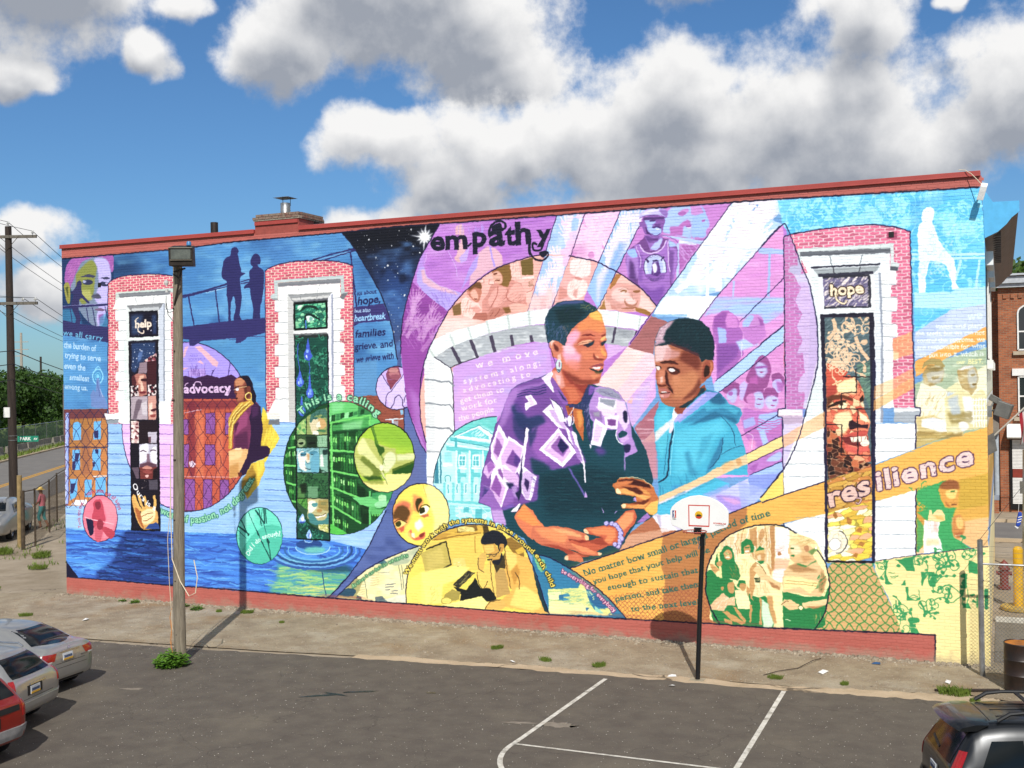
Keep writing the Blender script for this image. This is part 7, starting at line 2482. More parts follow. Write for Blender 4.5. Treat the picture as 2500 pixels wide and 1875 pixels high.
S 3c2048|60|12|3144 530 268 96-1-44-267-84
G fae49c|100|0|1|2628 202 1 27 14 40 28 49 43 34 55 23 55 8 48-4 36-18 56-23 26-52 12-53 0-51-15-62-27-46-292-6-28 51-13 49
C 2628 202 1 27 14 40 28 49 43 34 55 23 55 8 48-4 36-18 56-23 26-52 12-53 0-51-15-62-27-46-292-6-28 51-13 49|1
G e8c48c|100|10|0|2672 329 168 53 1-142-157-8
K fcf4d8|60|260|16|88|90|2680 326 160 53-2-128-148-7
K a87038|40|300|16|88|80|2686 326 154 50-2-108-148-24
G b07840|80|0|0|2766 368 22 7 1-61-21 5
G b07840|90|0|0|2829 379 15 2-2-138-10 0
G fdf4f0|100|5|0|2844 377 44-4-1-92-43-2
K b88c78|30|140|8|5|80|2845 368 43 2-1-100-43-2
G e8a888|80|10|0|2844 281 45-3-14-36-37 4
G a87044|100|0|1|2864 296-1-3-2-2-3-2-3 0-2 1-2 2-1 3 1 3 2 2 2 2 4 0 2-1 2-2
G f0e0e8|80|10|0|2838 246 38 4-6-41-38-2
G b47c44|80|0|1|2805 370 8-14-12-25-8 16
P 17753c|2628 229 17 7 19-21 20 1 19-5 25-32 49-16 35 2 19-29 5-54-1-22-182-13-15 72-14 54
G c8e8c0|100|8|0|2801 154 19-13 16-59-9-17-21-1-5 43
G f8e8a0|100|6|0|2837 186 27-15-3-33 7-59-22 4-15 75
P 16753c|2677 293 8 17 11 3 17-10 5-30 11-25 8-27-9-14-22 4-28 4-2 17-20 21 7 34
G c08c50|100|0|1|2685 288 9 14 13-5 3-19-11-9-11 5
G e8c07c|100|5|0|2688 291 8 6 6-14-6-9
G fcf4d8|100|0|1|2690 278 13 1-2-4-9 0
K 17753c|8|40|7|20|90|2688 293 19 1 0-11-19-1
P f0dc8c|2664 306 7-5 9-88-9-1
G c08c50|100|0|1|2662 259 14 6 3-14-14-3
K a88040|24|80|9|-60|80|2701 253 28-5 5-35-28 4
G c08c50|100|4|0|2638 255 16-5 19-13-17-12 8-10-16 18
P fae8a4|2729 290 23 4 21-13 11-11-17-33-3-23-19-1-8 22-11 27
P 17753c|2738 290 3 33 14 15 14-3 10-18 0-20-11-3-2 22-14-3-3-22
G c08c50|100|0|1|2748 310 15 9 7-14-5-11-13 0
G fcf4d8|100|0|1|2753 300 12 2-2-5-9-1
P 17753c|2752 311 14 2-1-3-12-3
K c89c54|30|90|8|80|70|2729 279 50-1-15-58-25-1
P f6dca0|2765 247 19 21 24-2 14 3 11-24-4-60 2-19-21 0-19-8-19 5 3 33-8 24
P c08c50|2765 247 19 21 5-30-11-17 2-28-9-38 6-11-11 10-2 55
P 17753c|2782 287 5 19 9 10 13-6 1-11-26-4
P e0b068|2780 298 29 8 1-10-27-7
G c08c50|100|0|1|2783 289 26 7 1-19-10-14-10 8
G f0d0a0|100|6|0|2787 287 11 3 2-16-8-2
G 17753c|100|3|0|2787 269 22 3-1-9-10-3
P 2c3c24|2778 218 20 1 0-14-15 0
T 1169|f0dc9c|50|10|2782 207 15 4
K c8a060|30|120|8|-80|70|2778 202 51 2 0-35-52-3
G c08c50|100|4|0|2817 266 16-18-1-24-10 26
G c08c50|100|4|0|2815 163 19 1 2-33 10-48-10-3-11 40
G c08c50|100|3|0|2793 159 8-3-1-82-8 0 4 55
P 17753c|2679 168 2 23 14 20 17-5-6-28 2-22-14-1
G c08c50|100|0|1|2695 194 17 7 5-22-6-14-12 4
G c08c50|100|0|1|2675 183 8 2 0-11-7 0
P e0b080|2640 124 23 27 20 15 17-16 16 7 3-28-25-1-12-18-39 1
K fce8c4|20|90|12|50|80|2649 122 34 33 33-4-28-38
P c08c50|2677 107 14 4 35-20 22-15-11-6-33 14
P c08c50|2710 126 11-2 30-39-3-12-21 26
G c08c50|100|3|0|2682 85 28-3-3-14-20 7
P f8e0a4|2717 176 22 1 16-4 11-32-3-20-36-2-8 32
G c08c50|100|0|1|2732 196 18 4 3-16-11-9-10 10
P 17753c|2725 190 6 17 19 1 3-11-17 2-4-14
G c08c50|100|3|0|2756 192 10-10-5-23-6 14
G c08c50|100|3|0|2763 135 9-2-4-55-6 2
G 17753c|100|0|1|2765 77 22 18 2-19-16-4
P 17753c|2864 182 64-12 60 3 19 49 3-160-143-10-4 76
P e0b47c|2870 242 19 20 24 12 53 8 23-34 7-26-16-49-31 0-48 6-34 0-3 30
G fbe090|100|10|0|2871 228 57-2 47-11-5-11-24-25-31 19-19-6-29-7
L b08848|13|1|2875 215 53-2 42-3
L b08848|13|1|2872 207 56-2 37-2
G 9c6c3c|80|16|0|2878 256 35 15 42-17 21-7-26-1-48-5
G 3c7c40|100|4|0|2908 265 26-6 32 17 0 6-27-18-26 7
G 9c6c3c|80|12|0|2981 253 15-26-11-43-13 2
K 17753c|26|70|12|60|90|2949 203 32 45 18-10-8-57
P dcae74|2884 310 3 19 17 17 26 7 26-10 10-26-10-22 10-13-27-18-21 5-18 2-11 10-2 11 5 0-10 7
P f4d894|2888 340 16 17 24 6 26-7 10-23-3-17-23 10-29 2-22-4
K a87c40|40|140|7|8|80|2893 346 35 15 28-10 5-29-47 6
G f8dca8|100|12|0|2890 324 24 1 10-21-16-11-16 7
G c08850|80|16|0|2919 293 26 1 11-10-27-12
G 3c5c28|100|3|0|2890 317 13 0-3-6-9 0
P 17753c|2890 292 13 2-3-6-8 0
G b0784c|100|0|1|2930 320 12 4 1-16-8-3
G 4c7c3c|80|4|0|2940 305 27 17 5-8-11-11-8-6
P fdfdf0|2961 319 6 6 2-8-5-3
P e8bc80|2775 243 12 11 16-2 10-18 30-21 19-7-3-16-22 1-24 21-13 4
L 6c4c24|13|1|2784 265 19-13 13-21
G a87444|100|8|0|2821 212 38-20-3-8-24 7
P e8bc80|2858 141 11 17 21-2 24-12 2-13-32-5-18 10
L 5c3c1c|13|1|2859 140 15 13 8-2
P ecc488|2922 148 32 10 42 8-1-19-36-11-35-2
G fbf0b0|100|0|1|2926 135-1-4-2-3-3-1-3-1-3 2-2 3-1 3 1 4 2 2 3 2 3 0 3-1 2-3
L 3c5c28|11|1|2926 135-1-4-2-3-3-1-3-1-3 2-2 3-1 3 1 4 2 2 3 2 3 0 3-1 2-3 1-3
G a87444|100|8|0|2927 140 63 4-31-10
K c89c54|16|60|10|80|90|2953 117 26 7-5-37-16-12
L fcf4c8|15|1|2872 96 15-2
C -
L 141428|27|1|2668 68-28 51-13 49 1 34 1 27 14 40 28 49 43 34 55 23 55 8 48-4 36-18
L 141428|24|1|2969 311 20-28 13-50 0-51-15-62-27-46
P a65248|-72 1851 3613-226-83-200 0-58-24 0-615 11-95 0-463 2-115 0-616 3-210-5-492-5-242-11-586-4-81 79
P a65246|-13 72 552-4 289-1-24-3 224 0 211-2 399-1 370-1 30-2 327 5 305 4 130-1 164 7 336 8-1-91 49-78-3466-328
N 9a4a3c|50|800|70|0.5|-13 72 3312 7-1-90-3313-24
N b05c4e|40|700|70|0.55|-72 1851 3613-226-83-200 0-58-24 0-615 11-95 0-463 2-115 0-616 3-210-5-492-5-242-11-586-4-81 79
L 14122c|34|0|0 1358 586 4 242 11 492 5 210 5 616-3 115 0 463-2 95 0 615-11
L 14122c|30|0|-3 72 542-5 289 0 200-3 211-2 399-1 400-3 327 5 305 4 130-1 500 15-2-83
L f0e8e4|18|0|1046 1413 16 1
"""
# ================================================================ the painted building
def op_list(s):
    num = lambda t: [int(q) for q in re.findall(r'-?\d+', t)]
    def pts(t):
        q = num(t); out = []; x = z = 0
        for i in range(0, len(q), 2):
            x, z = (q[0], q[1]) if i == 0 else (x + q[i], z + q[i + 1]); out += [x * 7, z * 7]
        return out
    pos = dict(P=5, L=4, T=5, C=1, N=6, B=3, M=6, X=5, S=4, H=6, V=6, F=6, K=7)
    for ln in s.strip().split('\n'):
        k = ln[0]; f = ln[2:].split('|')
        if k == 'P': f = [f[0], 100, 0, 0, f[1]]
        if k == 'G': k = 'P'
        op = [k]
        for j, v in enumerate(f, 1):
            if j == pos[k]: op.append(None if v == '-' else pts(v))
            elif k == 'P' and j == 6: a, c = v.rsplit(',', 1); op.append(pts(a) + [c])
            elif k == 'M' and j == 1: op.append(v.split(','))
            elif (k == 'T' and j in (1, 2, 6)) or (j == 1) or (k == 'B' and j == 2) or (k == 'M' and j == 2) or (k == 'F' and j == 2): op.append(v)
            else: op.append(float(v or 0))
        if k == 'C' and len(op) < 3: op.append(0)
        yield op
IMG = paint_wall(op_list(OPS))

def wall_material():
    m = bpy.data.materials.new('painted_brick'); m.use_nodes = True; n = NT(m.node_tree)
    pos = n('ShaderNodeNewGeometry').outputs['Position']
    uv = vmth(n, 'MULTIPLY', n('ShaderNodeCombineXYZ', i={0: n('ShaderNodeSeparateXYZ', i={0: pos}).outputs[0], 1: n('ShaderNodeSeparateXYZ', i={0: pos}).outputs[2]}).outputs[0], (1 / L_, 1 / H_, 0))
    t = n('ShaderNodeTexImage', image=IMG, interpolation='Cubic', extension='EXTEND', i={0: uv}).outputs[0]
    nz = n('ShaderNodeTexNoise', i={'Vector': pos, 'Scale': 30.0, 'Detail': 5.0}).outputs['Fac']
    big = n('ShaderNodeTexNoise', i={'Vector': pos, 'Scale': .9, 'Detail': 4.0}).outputs['Fac']
    k = mth(n, 'ADD', mth(n, 'MULTIPLY', mth(n, 'SUBTRACT', nz, .5), .16), mth(n, 'ADD', mth(n, 'MULTIPLY', mth(n, 'SUBTRACT', big, .5), .14), 1.0))
    c = vmth(n, 'SCALE', t); c.node.inputs['Scale'].default_value = 1; m.node_tree.links.new(k, c.node.inputs['Scale'])
    hs = n('ShaderNodeHueSaturation', i={'Saturation': .93, 'Value': .97, 'Color': c}).outputs[0]
    zz = n('ShaderNodeSeparateXYZ', i={0: pos}).outputs[2]
    dn = n('ShaderNodeTexNoise', i={'Vector': vmth(n, 'MULTIPLY', pos, (3.0, 3.0, 5.0)), 'Scale': 1.0, 'Detail': 8.0, 'Roughness': .7}).outputs['Fac']
    df_ = mth(n, 'SUBTRACT', mth(n, 'MULTIPLY', dn, 1.5), mth(n, 'ADD', mth(n, 'MULTIPLY', zz, 1.6), .38), clamp=True)
    hs = n('ShaderNodeMix', data_type='RGBA', i={0: mth(n, 'MULTIPLY', df_, 1.6, clamp=True), 6: hs, 7: srgb('9c8e7a')}).outputs[2]
    chip = n('ShaderNodeMapRange', i={0: n('ShaderNodeTexNoise', i={'Vector': pos, 'Scale': 7.0, 'Detail': 8.0, 'Roughness': .75}).outputs['Fac'], 1: .715, 2: .73, 3: 0.0, 4: 1.0}).outputs[0]
    hs = n('ShaderNodeMix', data_type='RGBA', i={0: mth(n, 'MULTIPLY', chip, .5), 6: hs, 7: srgb('c8b8a4')}).outputs[2]
    b = n('ShaderNodeBsdfPrincipled', i={'Base Color': hs, 'Roughness': .55, 'Specular IOR Level': .35})
    bp = n('ShaderNodeBump', i={'Strength': .35, 'Distance': .004, 'Height': nz}); m.node_tree.links.new(bp.outputs[0], b.inputs['Normal'])
    n('ShaderNodeOutputMaterial', i={0: b.outputs[0]})
    return m
PBRICK = wall_material()
RED_METAL = mat('red_painted_metal', 'a8453e', .45, var=.08, scale=2)
RED_BRICK = mat('red_painted_masonry', 'a04c42', .6, var=.1, scale=5, bump=.4)
OLD_BRICK = mat('weathered_brick', '84786a', .85, var=.3, scale=9, col2='7a5448', bump=.8, bscale=30)
MORTAR = mat('pale_mortar', 'a09888', .9, var=.2, scale=12, bump=.5)
GALV = mat('galvanised_steel', 'a8aaac', .38, .75, var=.2, scale=3, col2='7c7a70')
DARKIRON = mat('dark_iron', '3a322c', .6, .4, var=.25, scale=8)
ROOFING = mat('roof_felt', '4a4a4c', .9, var=.2, scale=3)
BROWNWOOD = mat('brown_cornice_paint', '6e6258', .6, var=.2, scale=6, bump=.3)
BLUEPAINT = mat('sky_blue_paint', '56b4e6', .5, var=.08, scale=5)
WHITEPAINT = mat('white_paint', 'e8e6e0', .45, var=.06, scale=6)
GLASSDARK = mat('dark_glass', '14181c', .06, var=.1, scale=2, spec=.9)

bld = thing('mural_building', 'long brick building whose whole parking lot side is covered by a painted mural', 'building', (0, 0, 0))
# core: the mortar face, roof and far walls
w = MB(); w.box(0, L_, 0.0035, 15, -.3, 9.1); w.box(0, L_ - .04, .0035, .33, 9.1, 9.80); w.box(0, .3, .34, 15, 9.1, 9.6); w.box(0, L_ - .05, 14.7, 15.01, 9.1, 9.6)
w.build('wall', PBRICK, bld)
MB().box(.31, L_ - .05, .34, 14.69, 9.1, 9.13).build('roof', ROOFING, bld)
# bricks: every one has its own face, edges and slight set; the nearest 300 are separate parts
ch, bl, mj = COURSE / 1000, BLEN / 1000, .008
unit = MB(); hx, hz = (bl - mj) / 2, (ch - mj) / 2; e = .003
unit.add([(-hx, 0, -hz), (hx, 0, -hz), (hx, 0, hz), (-hx, 0, hz), (-hx + e, -.0035, -hz + e), (hx - e, -.0035, -hz + e), (hx - e, -.0035, hz - e), (-hx + e, -.0035, hz - e)],
         [(4, 5, 6, 7), (0, 1, 5, 4), (1, 2, 6, 5), (2, 3, 7, 6), (3, 0, 4, 7)])
b0 = unit.build('brick', PBRICK, bld, fix=False); unit_v = np.array(unit.v); unit_f = unit.f
spots = []
for r in range(146):
    z = (r + .5) * ch
    if z > 9.76: continue
    x = -(bl / 2 if r % 2 else 0)
    while x < L_:
        a, b = max(x + mj / 2, .0), min(x + bl - mj / 2, L_)
        if b - a > .03 and not (z > 9.74 and x > 24.0): spots.append(((a + b) / 2, z, (b - a) / 2))
        x += bl
full = [q for q in spots if q[2] > hx - .002]
full.sort(key=lambda q: (q[0] - 24.41) ** 2 + (q[1] - 5.8) ** 2 + 24.56 ** 2)
near = set(full[:300])
first = True
for x, z, h in full[:300]:
    o = b0 if first else b0.copy()
    if not first: COL.objects.link(o)
    first = False
    o.location = (x, .002 + rnd.uniform(-.001, .001), z); o.rotation_euler = (rnd.gauss(0, .006), 0, rnd.gauss(0, .004))
V_, F_ = [], []
for q in spots:
    if q in near: continue
    x, z, h = q; s = unit_v.copy(); k = np.sign(s[:, 0]); s[:, 0] = k * (np.abs(s[:, 0]) - hx + h)
    o = len(V_); d = rnd.uniform(-.0012, .0012); tl = rnd.gauss(0, .006); tw = rnd.gauss(0, .004)
    V_ += [(x + p[0], .002 + d + p[1] + (p[2] * tl + p[0] * tw if p[1] < 0 else 0), z + p[2]) for p in s]; F_ += [tuple(i + o for i in f) for f in unit_f]
bw = MB(); bw.v, bw.f, bw.m = V_, F_, [0] * len(F_)
bw.build('brickwork', PBRICK, bld, fix=False, kind='stuff')
# coping, in two lengths either side of the chimney breast
for x0, x1 in ((-.03, 6.60), (7.98, L_ - .06)):
    c = MB(); c.box(x0, x1, -.05, .37, 9.795, 9.9); c.box(x0, x1, -.062, -.0505, 9.79, 9.812); c.build('coping', RED_METAL, bld, bevel=.006)
c = MB(); c.box(6.62, 7.96, -.004, .7, 9.76, 10.10); c.build('chimney_breast', RED_BRICK, bld)
ck = MB(); ck.box(6.63, 7.95, -.045, -.005, 9.99, 10.08); ck.build('breast_coping', RED_METAL, bld)
chm = MB(); chm.box(6.585, 8.0, -.03, 1.15, 10.101, 10.17); chm.build('chimney_cap', MORTAR, bld)
cap = bld.children[-1] if False else kids(bld)[-1]
for lay_ in range(2):
    zz = 10.135 - .0 + lay_ * .072; x = 6.57 + lay_ * .09
    while x < 7.93:
        ln = min(.205, 7.99 - x); MB().box(x, x + ln - .014, -.045 + lay_ * .02, .07, zz + .003, zz + .062).build('brick', OLD_BRICK, cap); x += .205
    y = .08
    while y < 1.1:
        MB().box(7.93 - lay_ * .02, 8.02 - lay_ * .02, y, y + .19, zz + .003, zz + .062).build('brick', OLD_BRICK, cap); y += .205
MB().box(6.62, 7.93, .03, 1.12, 10.171, 10.25).build('cap_bed', MORTAR, cap)
fl = thing('chimney_flue', 'shiny metal flue with a square rain cap on the brick chimney', 'chimney', (7.28, .42, 10.22))
f = MB(); f.lathe((0, 0, 0), [(.0, 0), (.132, 0), (.132, .2), (.128, .205), (.128, .37), (.115, .372), (.0, .372)], 20); f.build('pipe', GALV, fl, smooth=True)
f = MB(); f.add([(-.24, -.22, .50), (.24, -.22, .50), (.24, .22, .50), (-.24, .22, .50), (0, 0, .55), (0, 0, .535)], [(0, 1, 4), (1, 2, 4), (2, 3, 4), (3, 0, 4), (1, 0, 5), (2, 1, 5), (3, 2, 5), (0, 3, 5)]); f.build('rain_cap', GALV, fl)
for q in (.6, 2.7, 4.8): MB().tube([(.128 * math.cos(q), .128 * math.sin(q), .30), (.128 * math.cos(q), .128 * math.sin(q), .525)], .008, 5).build('cap_leg', DARKIRON, fl)
MB().lathe((4.93, .5, 9.6), [(0, 0), (.1, 0), (.1, .66), (.088, .66), (.088, .4), (0, .4)], 18).build('vent_pipe', DARKIRON, smooth=True)
tag(bpy.data.objects['vent_pipe'], 'short dark iron pipe standing up behind the red parapet left of the chimney', 'vent pipe')
# street front on the right: cornice in profile, brackets, window hoods and sills
prof = [(L_ - .03, 9.50), (L_ + .03, 9.47), (L_ + .16, 9.26), (L_ + .64, 9.25), (L_ + .64, 9.04), (L_ + .50, 8.93), (L_ + .40, 8.80), (L_ + .24, 8.66), (L_ + .0, 8.55)]
c = MB(); c.prism([(x, -.012, z) for x, z in prof], (0, .05, 0)); c.build('cornice_end', BLUEPAINT, bld)
c = MB(); c.prism([(x + (-.02 if x > L_ + .2 else 0), .0385, z) for x, z in prof], (0, 14.8, 0)); c.build('cornice', BROWNWOOD, bld)
MB().box(L_ + .05, L_ + .6, .02, 14.6, 9.1305, 9.2).build('cornice_rib', BROWNWOOD, bld)
for i in range(14): MB().box(L_ + .001, L_ + .30, .4 + i * .45, .52 + i * .45, 8.62, 8.82).build('bracket', BROWNWOOD, bld)
for zc, hh in ((7.1, 1.9),):
    for yc in (1.4, 4.6, 7.8):
        wn = MB().box(L_ + .004, L_ + .02, yc - .55, yc + .55, zc - hh / 2, zc + hh / 2).build('window', GLASSDARK, bld)
        MB().box(L_ + .005, L_ + .15, yc - .75, yc + .75, zc + hh / 2 + .02, zc + hh / 2 + .3).build('window_hood', WHITEPAINT, wn)
        MB().box(L_ + .005, L_ + .12, yc - .7, yc + .7, zc - hh / 2 - .2, zc - hh / 2 - .02).build('sill', WHITEPAINT, wn)
        MB().box(L_ + .0205, L_ + .05, yc - .03, yc + .03, zc - hh / 2 + .02, zc + hh / 2 - .02).build('mullion', WHITEPAINT, wn)
# square vents through the wall
VENT = mat('vent_black', '0c0a0c', .7)
for px, pz in ((22.366, 8.737), (1.370, 8.70)):
    q = MB(); q.box(px - .05, px + .05, -.012, .003, pz - .055, pz + .055); q.build('wall_vent', VENT, bld)

# ================================================================ ground
def sheet(name, pts, z, m, **kw):
    bm = bmesh.new(); vs = [bm.verts.new((x, y, z)) for x, y in pts]; fc = bm.faces.new(vs); bmesh.ops.triangulate(bm, faces=[fc]); bmesh.ops.recalc_face_normals(bm, faces=bm.faces)
    me = bpy.data.meshes.new(name); bm.to_mesh(me); bm.free()
    for p_ in me.polygons:
        if p_.normal.z < 0: me.flip_normals(); break
    me.materials.append(m); o = bpy.data.objects.new(name, me); COL.objects.link(o); o['kind'] = 'structure'
    return o
def ground_mat(name, a, b, sc1, fleck=None, bump=.6, c3=None, rough=.9, stain=None, crack=0, cw=.012, ca=.75):
    m = bpy.data.materials.new(name); m.use_nodes = True; n = NT(m.node_tree)
    p = n('ShaderNodeNewGeometry').outputs['Position']
    N = lambda s, d=6.0, r=.6: n('ShaderNodeTexNoise', i={'Vector': p, 'Scale': s, 'Detail': d, 'Roughness': r}).outputs['Fac']
    mixc = lambda f, x, y: n('ShaderNodeMix', data_type='RGBA', i={0: f, 6: x, 7: y}).outputs[2]
    rp = lambda x, lo, hi: n('ShaderNodeMapRange', i={0: x, 1: lo, 2: hi, 3: 0.0, 4: 1.0}).outputs[0]
    c = mixc(rp(N(sc1), .35, .65), srgb(a), srgb(b))
    if c3: c = mixc(mth(n, 'MULTIPLY', rp(N(sc1 * .37, 8.0, .7), .52, .66), .85), c, srgb(c3))
    if stain: c = mixc(mth(n, 'MULTIPLY', rp(N(.45, 5.0), .56, .72), .6), c, srgb(stain))
    grit = N(95.0, 3.0, .7)
    c = n('ShaderNodeMix', data_type='RGBA', blend_type='MULTIPLY', i={0: .55, 6: c, 7: n('ShaderNodeCombineColor', i={k: mth(n, 'ADD', mth(n, 'MULTIPLY', grit, 1.6), .2) for k in range(3)}).outputs[0]}).outputs[2]
    if fleck:
        vo = n('ShaderNodeTexVoronoi', i={'Vector': p, 'Scale': 22.0, 'Randomness': 1.0})
        sel = mth(n, 'MULTIPLY', rp(vo.outputs['Distance'], .16, .10), rp(n('ShaderNodeSeparateColor', i={0: vo.outputs['Color']}).outputs[0], .80, .86))
        c = mixc(mth(n, 'MULTIPLY', sel, .7), c, srgb(fleck))
    if crack:
        vo = n('ShaderNodeTexVoronoi', feature='DISTANCE_TO_EDGE', i={'Vector': vmth(n, 'ADD', p, vmth(n, 'SCALE', n('ShaderNodeTexNoise', i={'Vector': p, 'Scale': 1.2, 'Detail': 5.0}).outputs['Color'])), 'Scale': crack})
        vo.inputs['Vector'].links[0].from_node.inputs[1].links[0].from_node.inputs['Scale'].default_value = 1.1
        c = mixc(mth(n, 'MULTIPLY', rp(vo.outputs['Distance'], cw, cw * .3), ca), c, srgb('2a2622'))
    b_ = n('ShaderNodeBsdfPrincipled', i={'Base Color': c, 'Roughness': rough, 'Specular IOR Level': .25})
    bp = n('ShaderNodeBump', i={'Strength': bump, 'Distance': .02, 'Height': mth(n, 'ADD', mth(n, 'MULTIPLY', grit, .5), N(9.0))}); m.node_tree.links.new(bp.outputs[0], b_.inputs['Normal'])
    n('ShaderNodeOutputMaterial', i={0: b_.outputs[0]})
    return m
ASPHALT = ground_mat('parking_asphalt', '625b51', '575048', 2.2, fleck='a09a8e', bump=.4, stain='70685a', crack=.23, cw=.004, ca=.25)
DIRT = ground_mat('dirt_and_rubble', 'a5977f', '8a7b66', 1.5, fleck='e0dacc', bump=1.4, c3='b0a692', stain='8f7048')
CONC = ground_mat('old_concrete', 'bca88c', 'ac987c', 1.6, bump=.5, c3='98866c', crack=.25)
WALK = ground_mat('sidewalk_concrete', 'a39581', '8f816d', .8, bump=.5, c3='80725c', crack=.3, cw=.007, ca=.6)
ROADM = ground_mat('road_asphalt', '77736e', '6c6864', .7, bump=.3, stain='807a72')
GRASSM = ground_mat('grassy_ground', '56702c', '6c7c38', .8, bump=1.0, c3='7c7848')
LINEW = ground_mat('worn_white_line', 'd8d4c8', 'b4aea0', 7.0, bump=.3, c3='7c766a')
YELLOW = ground_mat('yellow_line', 'd09a28', 'b88420', 4.0, bump=.2)
sheet('ground', [(-420, -200), (420, -200), (420, 600), (-420, 600)], -.02, WALK)
sheet('dirt_strip', [(-3, -4.6), (5, -4.2), (9.5, -3.8), (14.7, -3.1), (20.9, -2.8), (23.6, -2.6), (26, -2.6), (26.3, .4), (24.14, .4), (24.14, .2), (0, .2), (-.5, .3), (-3, -1)], .004, DIRT)
EDGE = [(-26, -8.5), (-12, -6.0), (-4, -5.0), (2, -4.55), (5, -4.42), (7.2, -4.3), (9.54, -4.01), (12, -3.72), (14.73, -3.42), (17.2, -3.3), (20.92, -3.12), (22.4, -2.98), (23.7, -2.9), (24.6, -3.35), (25.4, -3.1), (30, -3.0)]
jag = [(x + rnd.uniform(-.05, .05), y + rnd.uniform(-.05, .05)) for (x0, y0), (x1, y1) in zip(EDGE, EDGE[1:]) for x, y in [(x0 + (x1 - x0) * t / 14, y0 + (y1 - y0) * t / 14) for t in range(14)]]
sheet('parking_lot', [(-26, -70), (60, -70), (60, -3.0)] + jag[::-1], .008, ASPHALT)
up_ = [(x, y + .34 + .05 * math.sin(x * 2.1) + max(0, x - 21.5) * .12) for x, y in jag if x > 11.5]
dn_ = [(x, y - .012) for x, y in jag if x > 11.5]
sheet('concrete_edging', dn_ + up_[::-1], .0065, CONC)
# the far street on the left: centre line through C0 along D0
C0, D0 = Vector((-31.6, 26.6)), Vector((-.55, .835)).normalized(); N0 = Vector((D0.y, -D0.x))
at = lambda t, o: tuple(C0 + D0 * t + N0 * o)
band = lambda name, o0, o1, z, m, t0=-90, t1=260: sheet(name, [at(t0, o0), at(t1, o0), at(t1, o1), at(t0, o1)], z, m)
band('road', -5.9, 4.6, .002, ROADM)
band('yellow_centre_line', -.16, .0, .006, YELLOW); band('yellow_centre_line', .14, .30, .006, YELLOW)
band('far_verge', -60, -7.6, .05, GRASSM)
k = MB(); q = [at(-90, -6.1), at(260, -6.1), at(260, -5.9), at(-90, -5.9)]; k.prism([(x, y, -.01) for x, y in q], (0, 0, .14)); k.build('kerb', CONC, kind='structure')
# behind the building on the right: side street
sheet('side_street', [(10, 18.9), (80, 18.9), (80, 24.4), (10, 24.4)], .003, ROADM)
k = MB(); k.box(10, 80, 18.7, 18.9, -.01, .11); k.build('kerb', CONC, kind='structure')
k = MB(); k.box(10, 80, 24.4, 24.6, -.01, .12); k.build('kerb', CONC, kind='structure')
sheet('driveway', [(24.2, -2.5), (60, -2.5), (60, 4.55), (24.2, 4.55)], .002, ground_mat('driveway_asphalt', '7a7266', '6c655a', 1.4, bump=.4, fleck='b0a898'))
k = MB(); k.box(24.2, 60, 4.6, 4.78, -.01, .09); k.build('kerb', mat('pale_kerb', 'c8c4b8', .8, var=.15, scale=3), kind='structure')
# court markings
def strip(name, pts, w, z=.012):
    pts = [Vector(p) for p in pts]; m = MB(); vs = []
    for i, p in enumerate(pts):
        t = (pts[min(i + 1, len(pts) - 1)] - pts[max(i - 1, 0)]).normalized(); nn = Vector((-t.y, t.x)) * w / 2
        vs += [(p.x + nn.x, p.y + nn.y, z), (p.x - nn.x, p.y - nn.y, z)]
    m.add(vs, [(2 * i, 2 * i + 1, 2 * i + 3, 2 * i + 2) for i in range(len(pts) - 1)])
    o = m.build(name, LINEW, fix=False, kind='structure')
    for p_ in o.data.polygons:
        if p_.normal.z < 0: o.data.flip_normals(); break
    return o
arc = [(18.92 - 1.80 * math.cos(a), -7.95 - 1.80 * math.sin(a)) for a in [i * math.pi / 40 for i in range(41)]]
strip('court_line', [(17.24, -3.52), (17.14, -7.5)] + arc[:21], .085); strip('court_line', [(20.62, -3.22), (20.70, -7.7)] + arc[20:][::-1], .085, .0121)
strip('court_line', [(17.15, -7.82), (20.68, -7.82)], .06, .0142)
# tar patch and stains on the asphalt
def blot(name, cx, cy, rx, ry, z, m, a=0.0, k=26):
    pts = []
    for i in range(k):
        t = 2 * math.pi * i / k; r_ = 1 + rnd.uniform(-.35, .3); x, y = rx * r_ * math.cos(t), ry * r_ * math.sin(t)
        pts.append((cx + x * math.cos(a) - y * math.sin(a), cy + x * math.sin(a) + y * math.cos(a)))
    return sheet(name, pts, z, m)
TAR = mat('tar', '171412', .35, var=.2, scale=8, bump=.6)
for x, y, a_, b_, q in ((12.62, -6.5, .34, .06, .6), (13.2, -6.0, .30, .05, .5), (12.85, -6.3, .26, .04, -.1), (14.5, -5.6, .10, .03, .2)): blot('tar_patch', x, y, a_, b_, .0115 + x * .0001, TAR, q)
PALE = ground_mat('pale_scuff', '8a8072', '7a7164', 6.0, bump=.3)
for x, y, a_, b_ in ((17.45, -6.62, .30, .13), (16.75, -6.75, .3, .06), (8.9, -7.35, .22, .07)): blot('pale_scuff', x, y, a_, b_, .0100, PALE, .25)

